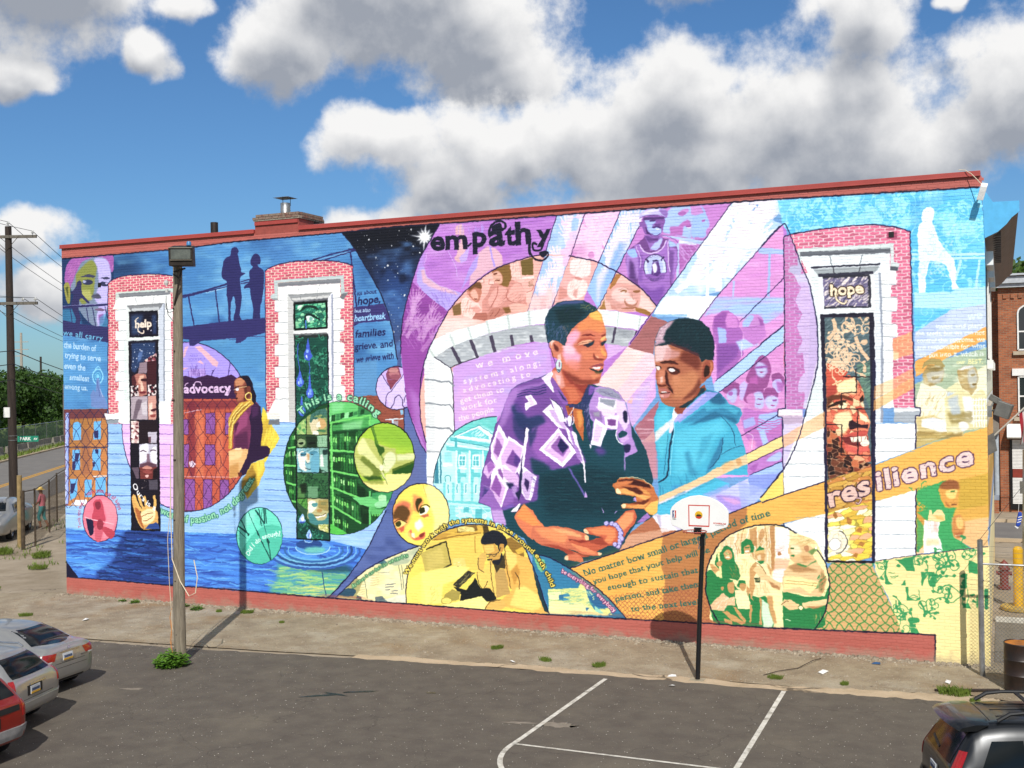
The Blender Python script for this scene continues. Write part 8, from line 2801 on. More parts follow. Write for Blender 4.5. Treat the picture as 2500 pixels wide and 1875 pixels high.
# ================================================================ poles, hoop, lamps
WOOD = mat('weathered_pole_wood', '8f8472', .85, var=.2, scale=5, col2='6c6252', bump=.8, bscale=26, stretch=(9, 9, .5))
DWOOD = mat('creosoted_wood', '3a2e26', .85, var=.25, scale=5, bump=.6, stretch=(8, 8, .5))
BLACKP = mat('black_paint', '141314', .38, var=.15, scale=5)
CAB = mat('pale_cable', 'd8c8ac', .5, var=.08, scale=5)
ORANGE = mat('orange_cable', 'c8874c', .5, var=.08, scale=5)
BLACKCAB = mat('black_cable', '1a1a1c', .6)
CERAM = mat('white_porcelain', 'd8d8d4', .25)
lp = thing('lamp_pole', 'weathered wooden pole with a big floodlight on top and weeds round its foot', 'lamp pole', (8.40, -5.31, 0))
MB().tube([(0, 0, -.2), (-.01, 0, 1.5), (.03, 0, 4), (.06, 0, 6.5), (.085, 0, 8.6)], [.128, .122, .112, .102, .095], 20).build('pole', WOOD, lp, smooth=True)
pole = kids(lp)[-1]
for i in range(7):
    z = .9 + i * 1.1 + rnd.uniform(-.3, .3); MB().lathe((.05, -.105, 0), [(.0, 0)], 3)
    MB().tube([(rnd.uniform(-.04, .06), -.10, z), (rnd.uniform(-.04, .06), -.125, z + .004)], [.022, .014], 8).build('knot', DWOOD, pole)
fl = MB(); cx, cy, cz = .40, -.24, 8.53; a = .5
ax = Vector((math.cos(a), math.sin(a), 0)); ay = Vector((-math.sin(a), math.cos(a), 0))
F_ = lambda x, y, z: Vector((cx, cy, cz)) + ax * x + ay * y + Vector((0, 0, z))
fl.add([F_(-.25, -.12, -.2), F_(.25, -.12, -.2), F_(.25, -.17, .17), F_(-.25, -.17, .17), F_(-.24, .2, -.19), F_(.24, .2, -.19), F_(.22, .22, .26), F_(-.22, .22, .26)],
       [(3, 2, 1, 0), (4, 5, 6, 7), (0, 1, 5, 4), (2, 3, 7, 6), (1, 2, 6, 5), (3, 0, 4, 7)])
head = fl.build('floodlight', DARKIRON, lp, bevel=.012)
g_ = MB(); g_.obox(F_(0, -.158, .045), ax * .20, ay * .008, Vector((0, -.0, .11))); g_.build('lens', mat('dusty_glass', '5c5f54', .15, var=.2, scale=6, spec=.8), head)
g_ = MB(); g_.obox(F_(0, -.175, .165), ax * .235, ay * .02, Vector((0, 0, .008))); g_.build('trim', mat('tarnished_trim', '8a8274', .5, .5), head); MB().obox(F_(0, -.15, -.085), ax * .22, ay * .018, Vector((0, 0, .006))).build('lower_trim', MATS['tarnished_trim'], head)
MB().lathe(F_(.13, .06, .24), [(0, 0), (.05, 0), (.05, .06), (.035, .085), (0, .09)], 14).build('photocell', mat('blue_plastic', '3f7fb0', .4), head, smooth=True)
MB().tube([(.07, -.1, 7.55), (.34, -.18, 8.3)], .022, 6).tube([(.05, -.1, 8.2), (.30, -.16, 8.06)], .015, 6).tube([(.07, -.1, 8.25), (.42, -.18, 8.29)], .02, 6).build('bracket', DARKIRON, lp)
MB().lathe((-.14, -.1, 8.02), [(0, -.05), (.03, -.05), (.045, 0), (.045, .05), (0, .06)], 10).lathe((-.13, -.1, 7.86), [(0, -.04), (.03, -.04), (.035, .03), (0, .04)], 10).build('insulator', CERAM, lp)
MB().tube([(-.13, -.12, 7.75), (-.10, -.17, 7.5), (-.02, -.18, 7.38), (.08, -.14, 7.42)], .007, 5).tube([(-.12, -.13, 7.6), (-.05, -.17, 7.35), (.06, -.13, 7.2)], .007, 5).build('wire', BLACKCAB, lp)
MB().tube([(-.135, -.05, 4.6), (-.15, -.06, 3.4), (-.13, -.07, 2.7), (-.06, -.14, 2.2), (.14, -.14, 1.75), (.35, -.12, 1.45), (.50, -.10, 1.52), (.54, -.08, 1.85), (.44, -.06, 2.2)], .011, 6).tube([(-.14, -.05, 3.5), (-.25, -.05, 2.6), (-.22, -.05, 1.7), (-.17, -.06, 1.1), (-.15, -.06, .7)], .007, 5).build('cable', CAB, lp)
MB().tube([(-.16, -.06, 1.15), (-.22, -.05, .95), (-.17, -.06, .7), (-.21, -.06, .45), (-.14, -.07, .2), (-.15, -.1, .02)], .008, 5).tube([(-.17, -.06, .9), (-.15, -.08, .5), (-.2, -.06, .3)], .006, 5).build('loose_cable', ORANGE, lp)

# basketball hoop
hp = thing('basketball_hoop', 'basketball hoop with a white fan backboard on a thin black pole beside the lot', 'basketball hoop', (18.92, -2.95, 0))
MB().tube([(0, 0, -.1), (.045, .1, 1.4), (.10, .2, 2.78), (.11, .19, 2.95), (.11, .13, 3.12)], .047, 14).build('pole', BLACKP, hp, smooth=True)
MB().box(-.14, .14, -.12, .12, .0, .015).build('base_plate', mat('rusty_pale_plate', 'a89c84', .8, var=.2), hp)
MB().tube([(.11, .17, 2.8), (.11, .1, 3.0)], .02, 6).tube([(.0, .16, 3.0), (.0, .1, 3.25)], .016, 6).tube([(.22, .16, 3.0), (.22, .1, 3.25)], .016, 6).box(-.03, .25, .095, .11, 2.98, 3.32).build('bracket', BLACKP, hp)
fan = [(-.57, -.16), (-.575, .06), (-.54, .14), (-.46, .22), (-.33, .30), (-.17, .36), (0, .385), (.17, .36), (.33, .30), (.46, .22), (.54, .14), (.575, .06), (.57, -.16), (.54, -.22), (.40, -.265), (.25, -.335), (0, -.35), (-.25, -.335), (-.40, -.265), (-.54, -.22)]
BX, BY, BZ = .065, .07, 3.19
bo = MB(); bo.prism([(BX + x, BY + .02, BZ + z) for x, z in fan], (0, -.035, 0))
board = bo.build('backboard', mat('white_plastic_board', 'ebeae6', .35, var=.03, scale=3), hp, bevel=.008)
REDP = mat('red_print', 'c83a26', .5, var=.06); BLUEP = mat('navy_print', '1e3a78', .5, var=.06); YELP = mat('yellow_print', 'e0b020', .5); BLKP = mat('black_print', '20201c', .5)
def flat(name, m, polys, dy=.0): 
    q = MB()
    for p_ in polys: q.prism([(BX + x, BY - .0155 - dy, BZ + z) for x, z in p_], (0, -.001, 0))
    return q.build(name, m, board)
flat('shooting_square', REDP, [[(-.21, -.225), (.20, -.225), (.20, -.20), (-.21, -.20)], [(-.21, .175), (.215, .175), (.215, .195), (-.21, .195)], [(-.21, -.2), (-.19, -.2), (-.19, .175), (-.21, .175)], [(.185, -.2), (.20, -.2), (.215, .175), (.195, .175)]])
circ = lambda cx, cz, r, k=22, s=1.0: [(cx + r * math.cos(2 * math.pi * i / k), cz + s * r * math.sin(2 * math.pi * i / k)) for i in range(k)]
flat('emblem', YELP, [circ(-.005, 0, .076)]); flat('emblem_band', REDP, [[(-.055, -.06), (-.065, -.035), (-.03, -.028), (.02, -.028), (.056, -.035), (.045, -.06), (0, -.072)]], .002)
flat('emblem_skyline', BLKP, [[(-.06, -.025), (-.045, .01), (-.035, -.005), (-.02, .035), (-.005, 0), (.01, .025), (.02, -.005), (.04, .012), (.055, -.025)]], .003)
flat('logo_left_half', BLUEP, [[(-.53, -.07), (-.49, -.07), (-.492, 0), (-.485, .04), (-.49, .075), (-.53, .075)]]); flat('logo_right_half', REDP, [[(-.487, -.07), (-.455, -.07), (-.455, .075), (-.487, .075)]])
flat('logo_figure', mat('white_print', 'f0f0ee', .5), [[(-.515, -.065), (-.498, -.02), (-.502, .01), (-.512, .03), (-.497, .045), (-.492, .07), (-.48, .06), (-.482, .04), (-.472, .015), (-.478, -.005), (-.482, -.03), (-.468, -.06), (-.478, -.062), (-.492, -.03), (-.505, -.066)]], .002)
textmesh('NBA', .035, board, BLKP, 'logo_lettering', frame((BX - .493, BY - .017, BZ - .095), (1, 0, 0), (0, 0, 1)), .001)
textmesh('POWERSLAM', .042, board, REDP, 'brand_lettering', frame((BX + .40, BY - .017, BZ - .155), (1, 0, -.03), (.03, 0, 1)), .0015, .15)
textmesh('IN GROUND SYSTEM', .018, board, mat('grey_print', '7c6c68', .5), 'brand_subline', frame((BX + .40, BY - .017, BZ - .19), (1, 0, -.03), (.03, 0, 1)), .0004)
RIMM = mat('red_rim_steel', 'b04a3c', .5, var=.15)
r_ = MB(); r_.tube([(BX - .02 + .225 * math.cos(t), BY - .28 + .225 * math.sin(t), BZ - .285) for t in [i * 2 * math.pi / 28 for i in range(29)]], .010, 7)
for t in [i * 2 * math.pi / 12 for i in range(12)]: r_.tube([(BX - .02 + .225 * math.cos(t), BY - .28 + .225 * math.sin(t), BZ - .285), (BX - .02 + .21 * math.cos(t), BY - .28 + .21 * math.sin(t), BZ - .32)], .005, 4)
rim = r_.build('rim', RIMM, hp)
MB().box(BX - .09, BX + .05, BY - .07, BY - .017, BZ - .37, BZ - .24).build('rim_bracket', BLACKP, rim)
MB().box(.05, .14, .14, .25, 2.58, 2.76).build('height_crank', BLACKP, hp)
MB().tube([(.03, .13, 2.75), (.025, .125, 2.66), (.045, .13, 2.6), (.03, .125, 2.52)], .012, 5).build('chain', GALV, hp)

# little white security lamp at the top right corner of the wall
sl = thing('security_light', 'white box shaped lamp with a cable at the top right corner of the mural', 'security light', (24.11, -.34, 9.43))
q = MB(); q.obox((0, 0, 0), (.06, 0, -.012), (.01, .05, .04), (.04, -.04, .13)); q.build('housing', mat('white_plastic', 'f0f0ee', .4), sl, bevel=.01)
MB().tube([(.0, .05, .1), (-.02, .2, .06), (0, .345, 0)], .02, 6).build('arm', WHITEPAINT, sl)
MB().tube([(.0, .04, .13), (-.10, .12, .27), (-.20, .20, .40), (-.32, .27, .495), (-.44, .26, .51)], .008, 5).build('cable', CAB, sl)
# floodlights and flag on the street corner
GREYM = mat('grey_cast_metal', '6c6a64', .55, .2, var=.15, scale=6)
ff = thing('wall_floodlight', 'pair of grey box floodlights fixed to the right end of the wall', 'floodlight', (24.22, .25, 5.0))
MB().obox((.22, -.1, .12), (.13, 0, -.05), (.02, .08, .0), (.05, 0, .14)).build('lamp_head', GREYM, ff, bevel=.01)
MB().obox((.06, .1, .33), (.10, 0, -.06), (0, .07, 0), (.03, 0, .055)).build('lamp_head', GREYM, ff, bevel=.01)
MB().box(-.085, .0, -.12, .1, -.02, .2).tube([(-.03, 0, .1), (.12, -.05, .12)], .02, 6).tube([(-.03, 0, .15), (.04, .08, .28)], .02, 6).build('junction_box', GALV, ff)
fg = thing('wall_flag', 'red and white striped flag on a slanted pole at the right end of the wall', 'flag', (24.2, .15, 4.55))
MB().tube([(0, 0, 0), (.78, -.12, .78)], .018, 8).build('flagpole', mat('white_flagpole', 'c8c0b0', .4), fg)
MB().obox((-.02, .02, -.12), (.10, 0, .06), (0, .06, 0), (.03, 0, -.18)).build('pole_socket', GREYM, fg)
def flag_pt(u, v):
    """u down the hanging fly, v across the stripes"""
    s = .50 + v * .5
    return (s - u * .06 * 0 + .05 * math.sin(v * 9 + u * 3) * u + .02, -.1 + .07 * math.sin(v * 11 + u * 2), s - u * .62 - .06 * u * math.sin(v * 8))
FR, FW = mat('flag_red', '9c1c2c', .7, var=.1), mat('flag_white', 'e0dcd8', .7, var=.05)
for i in range(9):
    q = MB(); vs = []
    for a in range(9):
        for b in range(4): vs.append(flag_pt(a / 8, (i + b / 3) / 9))
    q.add(vs, [(a * 4 + b, a * 4 + b + 1, a * 4 + b + 5, a * 4 + b + 4) for a in range(8) for b in range(3)])
    q.build('stripe', FR if i % 2 == 0 else FW, fg, smooth=True, fix=False)

# ================================================================ chain-link, drum, bollard on the right
def links(x0, x1, z0, z1, c, r, f, k=3):
    """diamond wire between x0..x1 and z0..z1; f maps (x, z) into the place"""
    q = MB(); nx = int((x1 - x0) / c); nz = int((z1 - z0) / c)
    for i in range(-nz, nx + 1):
        a = max(0, -i); b = min(nz, nx - i)
        if b > a:
            p0, p1 = (x0 + (i + a) * c, z0 + a * c), (x0 + (i + b) * c, z0 + b * c)
            q.tube([f(*p0), f(*p1)], r, k, False)
            q.tube([f(x0 + x1 - p0[0], p0[1]), f(x0 + x1 - p1[0], p1[1])], r, k, False)
    return q
rf = thing('chain_link_fence', 'galvanised chain link fence with a tall post standing against the right end of the wall', 'fence', (23.99, -.78, 0))
MB().tube([(0, 0, -.1), (-.01, 0, 2.63)], .052, 14).tube([(-.01, 0, 2.63), (-.01, 0, 2.65)], [.05, .02], 14).build('post', GALV, rf, smooth=True)
MB().tube([(3.4, .05, -.1), (3.4, .05, 2.3)], .04, 12).build('post', GALV, rf, smooth=True)
MB().tube([(.04, 0, 2.17), (3.4, .05, 2.17)], .021, 8).build('top_rail', GALV, rf, smooth=True)
links(.09, 3.36, .06, 2.16, .072, .0042, lambda x, z: (x, x * .015, z)).build('wire_mesh', GALV, rf, fix=False, kind='stuff')
for z in (2.32, 2.42, 2.52): MB().tube([(0, 0, z), (1.2, -.05, z - .03), (3.4, .05, z)], .003, 4).build('barbed_wire', GALV, rf)
for z in (.35, .85, 1.35, 1.85): MB().tube([(0, 0, z - .012), (0, 0, z + .012)], .058, 12).build('tension_band', GALV, rf)
dr = thing('oil_drum', 'black steel drum with an orange lid standing by the chain link fence', 'drum', (24.66, -1.62, .005))
MB().lathe((0, 0, 0), [(0, 0), (.28, 0), (.29, .02), (.285, .04), (.285, .28), (.297, .30), (.285, .32), (.285, .56), (.297, .58), (.285, .60), (.285, .84), (.292, .865), (.28, .88), (.27, .865)], 36).build('barrel', mat('black_drum_paint', '1a1512', .45, var=.3, scale=5, col2='2c1c14'), dr, smooth=True)
MB().lathe((0, 0, 0), [(.271, .862), (.14, .858), (0, .857)], 36).build('lid', mat('orange_drum_lid', 'c87a24', .5, var=.2, scale=7, col2='8a5420'), dr, smooth=True)
MB().lathe((.13, .1, .857), [(0, .03), (.035, .03), (.04, 0)], 12).build('bung', GALV, dr)
bo_ = thing('yellow_bollard', 'yellow steel bollard on a round yellow base beyond the chain link fence', 'bollard', (24.72, 6.3, 0))
YP = mat('yellow_safety_paint', 'd8a820', .45, var=.15, scale=4)
MB().tube([(0, 0, .08), (0, 0, 1.5)], .115, 18).lathe((0, 0, 1.5), [(.115, 0), (.08, .05), (0, .07)], 18).build('post', YP, bo_, smooth=True)
MB().lathe((0, 0, 0), [(0, .09), (.40, .09), (.42, .07), (.42, 0)], 28).build('base', mat('yellow_concrete_base', 'b89a4c', .7, var=.2, scale=4), bo_, smooth=True)
mp = thing('meter_post', 'slim grey post carrying a small box in front of the storefront shutter', 'post', (24.95, 12.5, 0))
MB().tube([(0, 0, 0), (.05, 0, 3.6)], .05, 10).build('post', GALV, mp); MB().box(-.09, .12, -.08, .08, 2.3, 2.65).build('box', GREYM, mp)
sh_ = thing('hanging_sneaker', 'blue sneaker with white stripes dangling from the wire by the right street', 'shoe', (24.67, -.72, 3.05))
q = MB(); q.prism([(-.05, -.04, -.13), (-.01, -.04, -.15), (.03, -.04, -.12), (.065, -.04, .02), (.06, -.04, .13), (.0, -.04, .14), (-.02, -.04, .05)], (0, .09, 0)); q.build('upper', mat('blue_suede', '1c44a8', .7), sh_, bevel=.02)
for z in (-.05, 0, .05): MB().obox((.02 + z * .2, -.043, z), (.035, 0, .012), (0, .003, 0), (0, 0, .008)).build('stripe', WHITEPAINT, sh_)
MB().prism([(-.05, -.045, -.13), (-.07, -.045, -.14), (-.02, -.045, -.18), (.0, -.045, -.16)], (0, .1, 0)).build('sole', WHITEPAINT, sh_)
MB().tube([(0, 0, .14), (.02, .0, .4), (.03, 0, .62)], .004, 4).build('lace', WHITEPAINT, sh_)
wr = MB().tube([(23.98, -.78, 2.64), (24.7, -.72, 3.62), (27.5, 1, 5.5)], .006, 4).build('street_wire', BLACKCAB); tag(wr, 'thin black wire rising from the tall fence post to the right', 'wire')
hy = thing('fire_hydrant', 'small red hydrant on the pavement between the wall and the yellow bollard', 'hydrant', (24.40, 9.2, 0))
HR_ = mat('hydrant_red', '743028', .5, var=.15)
MB().lathe((0, 0, 0), [(0, 0), (.17, 0), (.17, .06), (.11, .08), (.11, .5), (.15, .52), (.15, .57), (.12, .6), (.10, .70), (.03, .76), (0, .8)], 16).build('barrel', HR_, hy, smooth=True)
MB().tube([(-.2, 0, .42), (.2, 0, .42)], .055, 10).build('nozzle', HR_, hy)

# ================================================================ brick house across the side street
def brick_mat(name, a, b, mo, sc):
    m = bpy.data.materials.new(name); m.use_nodes = True; n = NT(m.node_tree)
    p = n('ShaderNodeNewGeometry').outputs['Position']; s = n('ShaderNodeSeparateXYZ', i={0: p})
    v = n('ShaderNodeCombineXYZ', i={0: mth(n, 'ADD', s.outputs[0], s.outputs[1]), 1: s.outputs[2]}).outputs[0]
    t = n('ShaderNodeTexBrick', i={'Vector': v, 'Color1': srgb(a), 'Color2': srgb(b), 'Mortar': srgb(mo), 'Scale': 1.0, 'Mortar Size': .008, 'Brick Width': .22, 'Row Height': .075, 'Bias': 0.0})
    nz = n('ShaderNodeTexNoise', i={'Vector': p, 'Scale': 2.2, 'Detail': 6.0}).outputs['Fac']
    c = n('ShaderNodeMix', data_type='RGBA', blend_type='MULTIPLY', i={0: .6, 6: t.outputs[0], 7: n('ShaderNodeCombineColor', i={k: mth(n, 'ADD', mth(n, 'MULTIPLY', nz, 1.3), .35) for k in range(3)}).outputs[0]}).outputs[2]
    bp = n('ShaderNodeBump', i={'Strength': .6, 'Distance': .01, 'Height': t.outputs[1]}); bp.invert = True
    b_ = n('ShaderNodeBsdfPrincipled', i={'Base Color': c, 'Roughness': .85, 'Normal': bp.outputs[0]}); n('ShaderNodeOutputMaterial', i={0: b_.outputs[0]})
    return m
HB = brick_mat('house_brick', 'a8603a', '884a2e', '8c7a64', 1)
hs = thing('brick_house', 'brown brick corner house with arched windows and a shuttered storefront behind the fence', 'house', (24.3, 28.4, 0))
w_ = MB(); w_.box(0, 12, 0, 9, .6, 9.55); w_.box(-2.2, 0, 1.6, 9, 0, 9.55); w_.box(0, 12, .02, 9, -.1, .6); w_.build('wall', HB, hs)
c_ = MB(); c_.box(-.15, 12, -.25, .05, 9.56, 9.72); c_.box(-.25, 12, -.38, .05, 9.725, 10.0); c_.box(-.32, 12, -.5, .05, 10.04, 10.12); c_.build('cornice', mat('grey_cornice_paint', 'b8bcc0', .5, var=.1), hs)
for i in range(24): MB().box(.2 + i * .3, .34 + i * .3, -.06, -.002, 9.1, 9.3).build('dentil', HB, hs)
MB().box(.1, .25, .5, .65, 10.13, 11.4).box(-.2, .55, .7, 2.2, 10.13, 12.3).build('chimney', mat('tan_stucco', 'a8997c', .8, var=.15), hs)
for j, (x, zb, zt) in enumerate(((1.32, 6.9, 8.45), (3.9, 6.9, 8.45), (1.32, 4.1, 5.75), (3.9, 4.1, 5.75))):
    arch = j < 2
    pts = [(x - .55, zb), (x + .55, zb), (x + .55, zt)] + ([(x + .55 * math.cos(t), zt + .38 * math.sin(t)) for t in [math.pi * i / 10 for i in range(1, 10)]] if arch else []) + [(x - .55, zt)]
    wn = MB().prism([(a, -.03, b) for a, b in pts], (0, .025, 0)).build('window', GLASSDARK, hs)
    fr = MB(); 
    for a, b in zip(pts, pts[1:] + pts[:1]): fr.tube([(a[0], -.05, a[1]), (b[0], -.05, b[1])], .045, 4)
    fr.box(x - .55, x + .55, -.06, -.031, (zb + zt) / 2 - .03, (zb + zt) / 2 + .03); fr.build('frame', WHITEPAINT, wn)
    MB().box(x - .75, x + .75, -.14, -.001, zb - .22, zb - .06).build('sill', mat('pale_stone', 'b8a890', .8), wn)
    if not arch: MB().box(x - .8, x + .8, -.12, -.001, zt + .05, zt + .35).build('lintel', WHITEPAINT, wn)
MB().prism([(.28, -.001, 3.75), (.28, -.5, 3.5), (.28, -.6, 3.2), (.28, -.001, 3.1)], (9, 0, 0)).build('awning', WHITEPAINT, hs)
st = thing('storefront_shutter', 'white slatted roller shutter with a small window under the storefront awning', 'shutter', (24.66, 28.36, 0))
for i in range(44):
    z = .35 + i * .062
    if 18 <= i <= 23: MB().box(.62, 3.2, -.03, .0, z, z + .05).build('slat', WHITEPAINT, st)
    else: MB().box(.12, 3.2, -.03, .0, z, z + .05).build('slat', WHITEPAINT, st)
MB().box(.02, .1, -.06, .01, .1, 3.08).box(3.22, 3.3, -.06, .01, .1, 3.08).box(.1, 3.22, -.004, .02, .1, 3.05).build('shutter_frame', BLACKP, st)
MB().box(.13, .60, -.02, -.005, 1.46, 1.83).build('window', mat('red_panel', '8a3424', .5), st)
po = thing('porch', 'grey porch with a round column and steps left of the brown brick house', 'porch', (22.4, 28.0, 0))
MB().box(0, 1.85, -.3, 1.9, .55, .75).build('deck', mat('grey_porch_paint', '8c94a0', .6), po)
for i in range(3): MB().box(.3, 1.5, -.7 + i * .25 - .3, -.45 + i * .25 - .3, .0, .18 + i * .18).build('step', mat('grey_step', '8a929c', .7), po)
MB().tube([(1.76, -.1, .751), (1.76, -.1, 3.35)], .10, 14).build('column', mat('pale_grey_column', 'aab2b8', .5), po, smooth=True)
MB().box(1.55, 1.84, -.29, .15, -.05, .548).build('pier', HB, po)
MB().prism([(-.1, -.45, 3.36), (-.1, -.45, 3.5), (-.1, 1.55, 4.1), (-.1, 1.55, 3.36)], (1.98, 0, 0)).build('porch_roof', mat('grey_shingle', '7c7468', .8), po)
MB().box(.4, 1.3, 1.55, 1.585, .76, 2.9).build('door', mat('dark_door', '241c1c', .5), po)

# ================================================================ cars
PAINT = lambda nm, c, met=.6: mat(nm, c, .28, met, var=.03, scale=2, coat=.6, bscale=4)
TYRE = mat('tyre_rubber', '161616', .85); CHROME = mat('bright_alloy', 'b4b6b8', .25, .9); REDLENS = mat('red_tail_lens', '9a1414', .15, spec=.8); WHITELENS = mat('clear_lens', 'c8c8c4', .12, spec=.8)
CARGLASS = mat('tinted_car_glass', '0c1214', .10, var=.05, spec=.28); PLATE = mat('plate_white', 'c8ccd0', .4); PLATEY = mat('plate_yellow', 'd8a838', .4); PLATEB = mat('plate_blue', '34486c', .4); TRIM = mat('black_trim', '121213', .55)
def car_body(st, nu=6, nv=4, smooth_it=2):
    """half sections (x, half width, underside, belt, top half width, top) -> grid of points [station][ring]"""
    ring = lambda w, zb, zl, wt, zt: [(0, zb), (.80 * w, zb), (.97 * w, zb + .06), (w, zb + .30 * (zl - zb)), (w * 1.01, zb + .62 * (zl - zb)), (.985 * w, zl), (wt, zt), (wt * .55, zt + .022), (0, zt + .03)]
    rows = []
    for a, b in zip(st, st[1:]):
        for i in range(nu):
            t = i / nu; rows.append([u_ * (1 - t) + v_ * t for u_, v_ in zip(a, b)])
    rows.append(list(st[-1]))
    G = []
    for x, w, zb, zl, wt, zt in rows:
        r0 = ring(w, zb, zl, wt, zt); r1 = []
        for a, b in zip(r0, r0[1:]):
            for i in range(nv): r1.append((a[0] + (b[0] - a[0]) * i / nv, a[1] + (b[1] - a[1]) * i / nv))
        r1.append(r0[-1]); G.append([(x, y, z) for y, z in r1])
    G = np.array(G, float)
    for _ in range(smooth_it):
        g2 = G.copy(); g2[1:-1] = (G[:-2] + 2 * G[1:-1] + G[2:]) / 4; G = g2
        g2 = G.copy(); g2[:, 1:-1] = (G[:, :-2] + 2 * G[:, 1:-1] + G[:, 2:]) / 4; G = g2
    return G
def make_car(name, label, paint, st, loc, yaw, sc, group=None, glass=(), lights=(), plate=None, wheels=(.75, 3.35), track=.76, wr_=.315, extra=None, cat='car'):
    t = thing(name, label, cat, loc, yaw, group); t.scale = (sc, sc, sc)
    G = car_body(st); U, V = G.shape[:2]; q = MB(); vs = []; 
    full_ = np.concatenate([G, (G * np.array([1, -1, 1]))[:, ::-1][:, 1:-1]], axis=1); K = full_.shape[1]
    vs = [tuple(p) for p in full_.reshape(-1, 3)]
    fs = [(i * K + j, i * K + (j + 1) % K, (i + 1) * K + (j + 1) % K, (i + 1) * K + j) for i in range(U - 1) for j in range(K)]
    c0 = len(vs); vs += [tuple(full_[0].mean(0)), tuple(full_[-1].mean(0))]
    fs += [(c0, (j + 1) % K, j) for j in range(K)] + [(c0 + 1, (U - 1) * K + j, (U - 1) * K + (j + 1) % K) for j in range(K)]
    q.add(vs, fs); body = q.build('body', paint, t, smooth=True)
    me = body.data; bvh = BVHTree.FromPolygons([v.co.copy() for v in me.vertices], [tuple(p.vertices) for p in me.polygons])
    def patch(nm, m, corners, d, off=.009, k=8, parent=t, par=None):
        """panel conforming to the body: four corners cast along d"""
        d = Vector(d).normalized(); A, B, C_, D_ = map(Vector, corners); vs = []
        for i in range(k + 1):
            for j in range(k + 1):
                p = (A * (1 - j / k) + B * (j / k)) * (1 - i / k) + (D_ * (1 - j / k) + C_ * (j / k)) * (i / k)
                h = bvh.ray_cast(p - d * 4, d)
                vs.append((h[0] if h[0] is not None else p) - d * off)
        o = len(vs); vs += [v + d * (off * .8) for v in vs]
        f = [(i * (k + 1) + j, i * (k + 1) + j + 1, (i + 1) * (k + 1) + j + 1, (i + 1) * (k + 1) + j) for i in range(k) for j in range(k)]
        rim_ = [(0, j) for j in range(k)] + [(i, k) for i in range(k)] + [(k, k - j) for j in range(k)] + [(k - i, 0) for i in range(k)]
        ids = [i * (k + 1) + j for i, j in rim_]
        f += [(ids[i], ids[i] + o, ids[(i + 1) % len(ids)] + o, ids[(i + 1) % len(ids)]) for i in range(len(ids))]
        return MB().add(vs, f).build(nm, m, par or t, smooth=True)
    for nm, cs, d in glass:
        patch(nm, CARGLASS, cs, d)
        if d[1]: patch(nm, CARGLASS, [(x, -y, z) for x, y, z in cs], (d[0], -d[1], d[2]))
    for nm, m, cs, d in lights:
        patch(nm, m, cs, d, .012, 6); patch(nm, m, [(x, -y, z) for x, y, z in cs], (d[0], -d[1], d[2]), .012, 6)
    if plate:
        y, z = plate[:2]; rec = patch('plate_recess', paint if len(plate) < 3 else plate[2], [(0, y - .24, z - .09), (0, y + .24, z - .09), (0, y + .24, z + .10), (0, y - .24, z + .10)], (1, 0, 0), .006, 4)
        pl = patch('number_plate', PLATE, [(0, y - .152, z - .076), (0, y + .152, z - .076), (0, y + .152, z + .076), (0, y - .152, z + .076)], (1, 0, 0), .018, 3)
        patch('plate_band', PLATEY, [(0, y - .15, z - .074), (0, y + .15, z - .074), (0, y + .15, z - .035), (0, y - .15, z - .035)], (1, 0, 0), .022, 3, par=pl)
        for i in range(7): patch('plate_letter', PLATEB, [(0, y - .12 + i * .036, z - .022), (0, y - .095 + i * .036, z - .022), (0, y - .095 + i * .036, z + .03), (0, y - .12 + i * .036, z + .03)], (1, 0, 0), .022, 2, par=pl)
    for x in wheels:
        for s in (1, -1):
            wl_ = MB(); W_ = [(wr_ * .62, -.1), (wr_ * .93, -.105), (wr_, -.075), (wr_, .075), (wr_ * .93, .105), (wr_ * .62, .1)]
            k = 26; vv = [(x + r * math.cos(2 * math.pi * j / k), s * (track + y), wr_ + r * math.sin(2 * math.pi * j / k)) for r, y in W_ for j in range(k)]
            wl_.add(vv, [(a * k + j, a * k + (j + 1) % k, (a + 1) * k + (j + 1) % k, (a + 1) * k + j) for a in range(5) for j in range(k)])
            w0 = wl_.build('wheel', TYRE, t, smooth=True)
            rm = MB(); vv = [(x + r * math.cos(2 * math.pi * j / k), s * (track + y), wr_ + r * math.sin(2 * math.pi * j / k)) for r, y in ((wr_ * .64, .085), (wr_ * .58, .06), (wr_ * .2, .075), (.0, .08)) for j in range(k)]
            rm.add(vv, [(a * k + j, a * k + (j + 1) % k, (a + 1) * k + (j + 1) % k, (a + 1) * k + j) for a in range(3) for j in range(k)]).build('rim', CHROME, w0, smooth=True)
            MB().add([(x + r * math.cos(math.pi * j / 14), s * (track + .105), wr_ + r * math.sin(math.pi * j / 14)) for r in (wr_ + .015, wr_ + .055) for j in range(15)], [(j, j + 1, 16 + j, 15 + j) for j in range(14)]).build('wheel_arch', TRIM, t, fix=False)
    if extra: extra(t, patch, bvh)
    return t
SEDAN = [(0.0, .58, .42, .74, .46, .80), (.03, .74, .33, .86, .58, .96), (.10, .83, .27, .93, .63, 1.055), (.30, .865, .23, .955, .655, 1.075), (.52, .875, .22, .965, .655, 1.085), (.85, .875, .21, .97, .59, 1.26), (1.25, .875, .2, .965, .535, 1.395), (1.7, .875, .2, .96, .545, 1.435), (2.3, .875, .2, .955, .555, 1.43),
         (2.75, .875, .2, .95, .58, 1.34), (3.25, .875, .2, .93, .66, 1.05), (3.5, .87, .2, .90, .68, .98), (4.0, .85, .21, .82, .64, .90), (4.3, .78, .25, .72, .56, .80), (4.46, .62, .33, .62, .42, .66)]
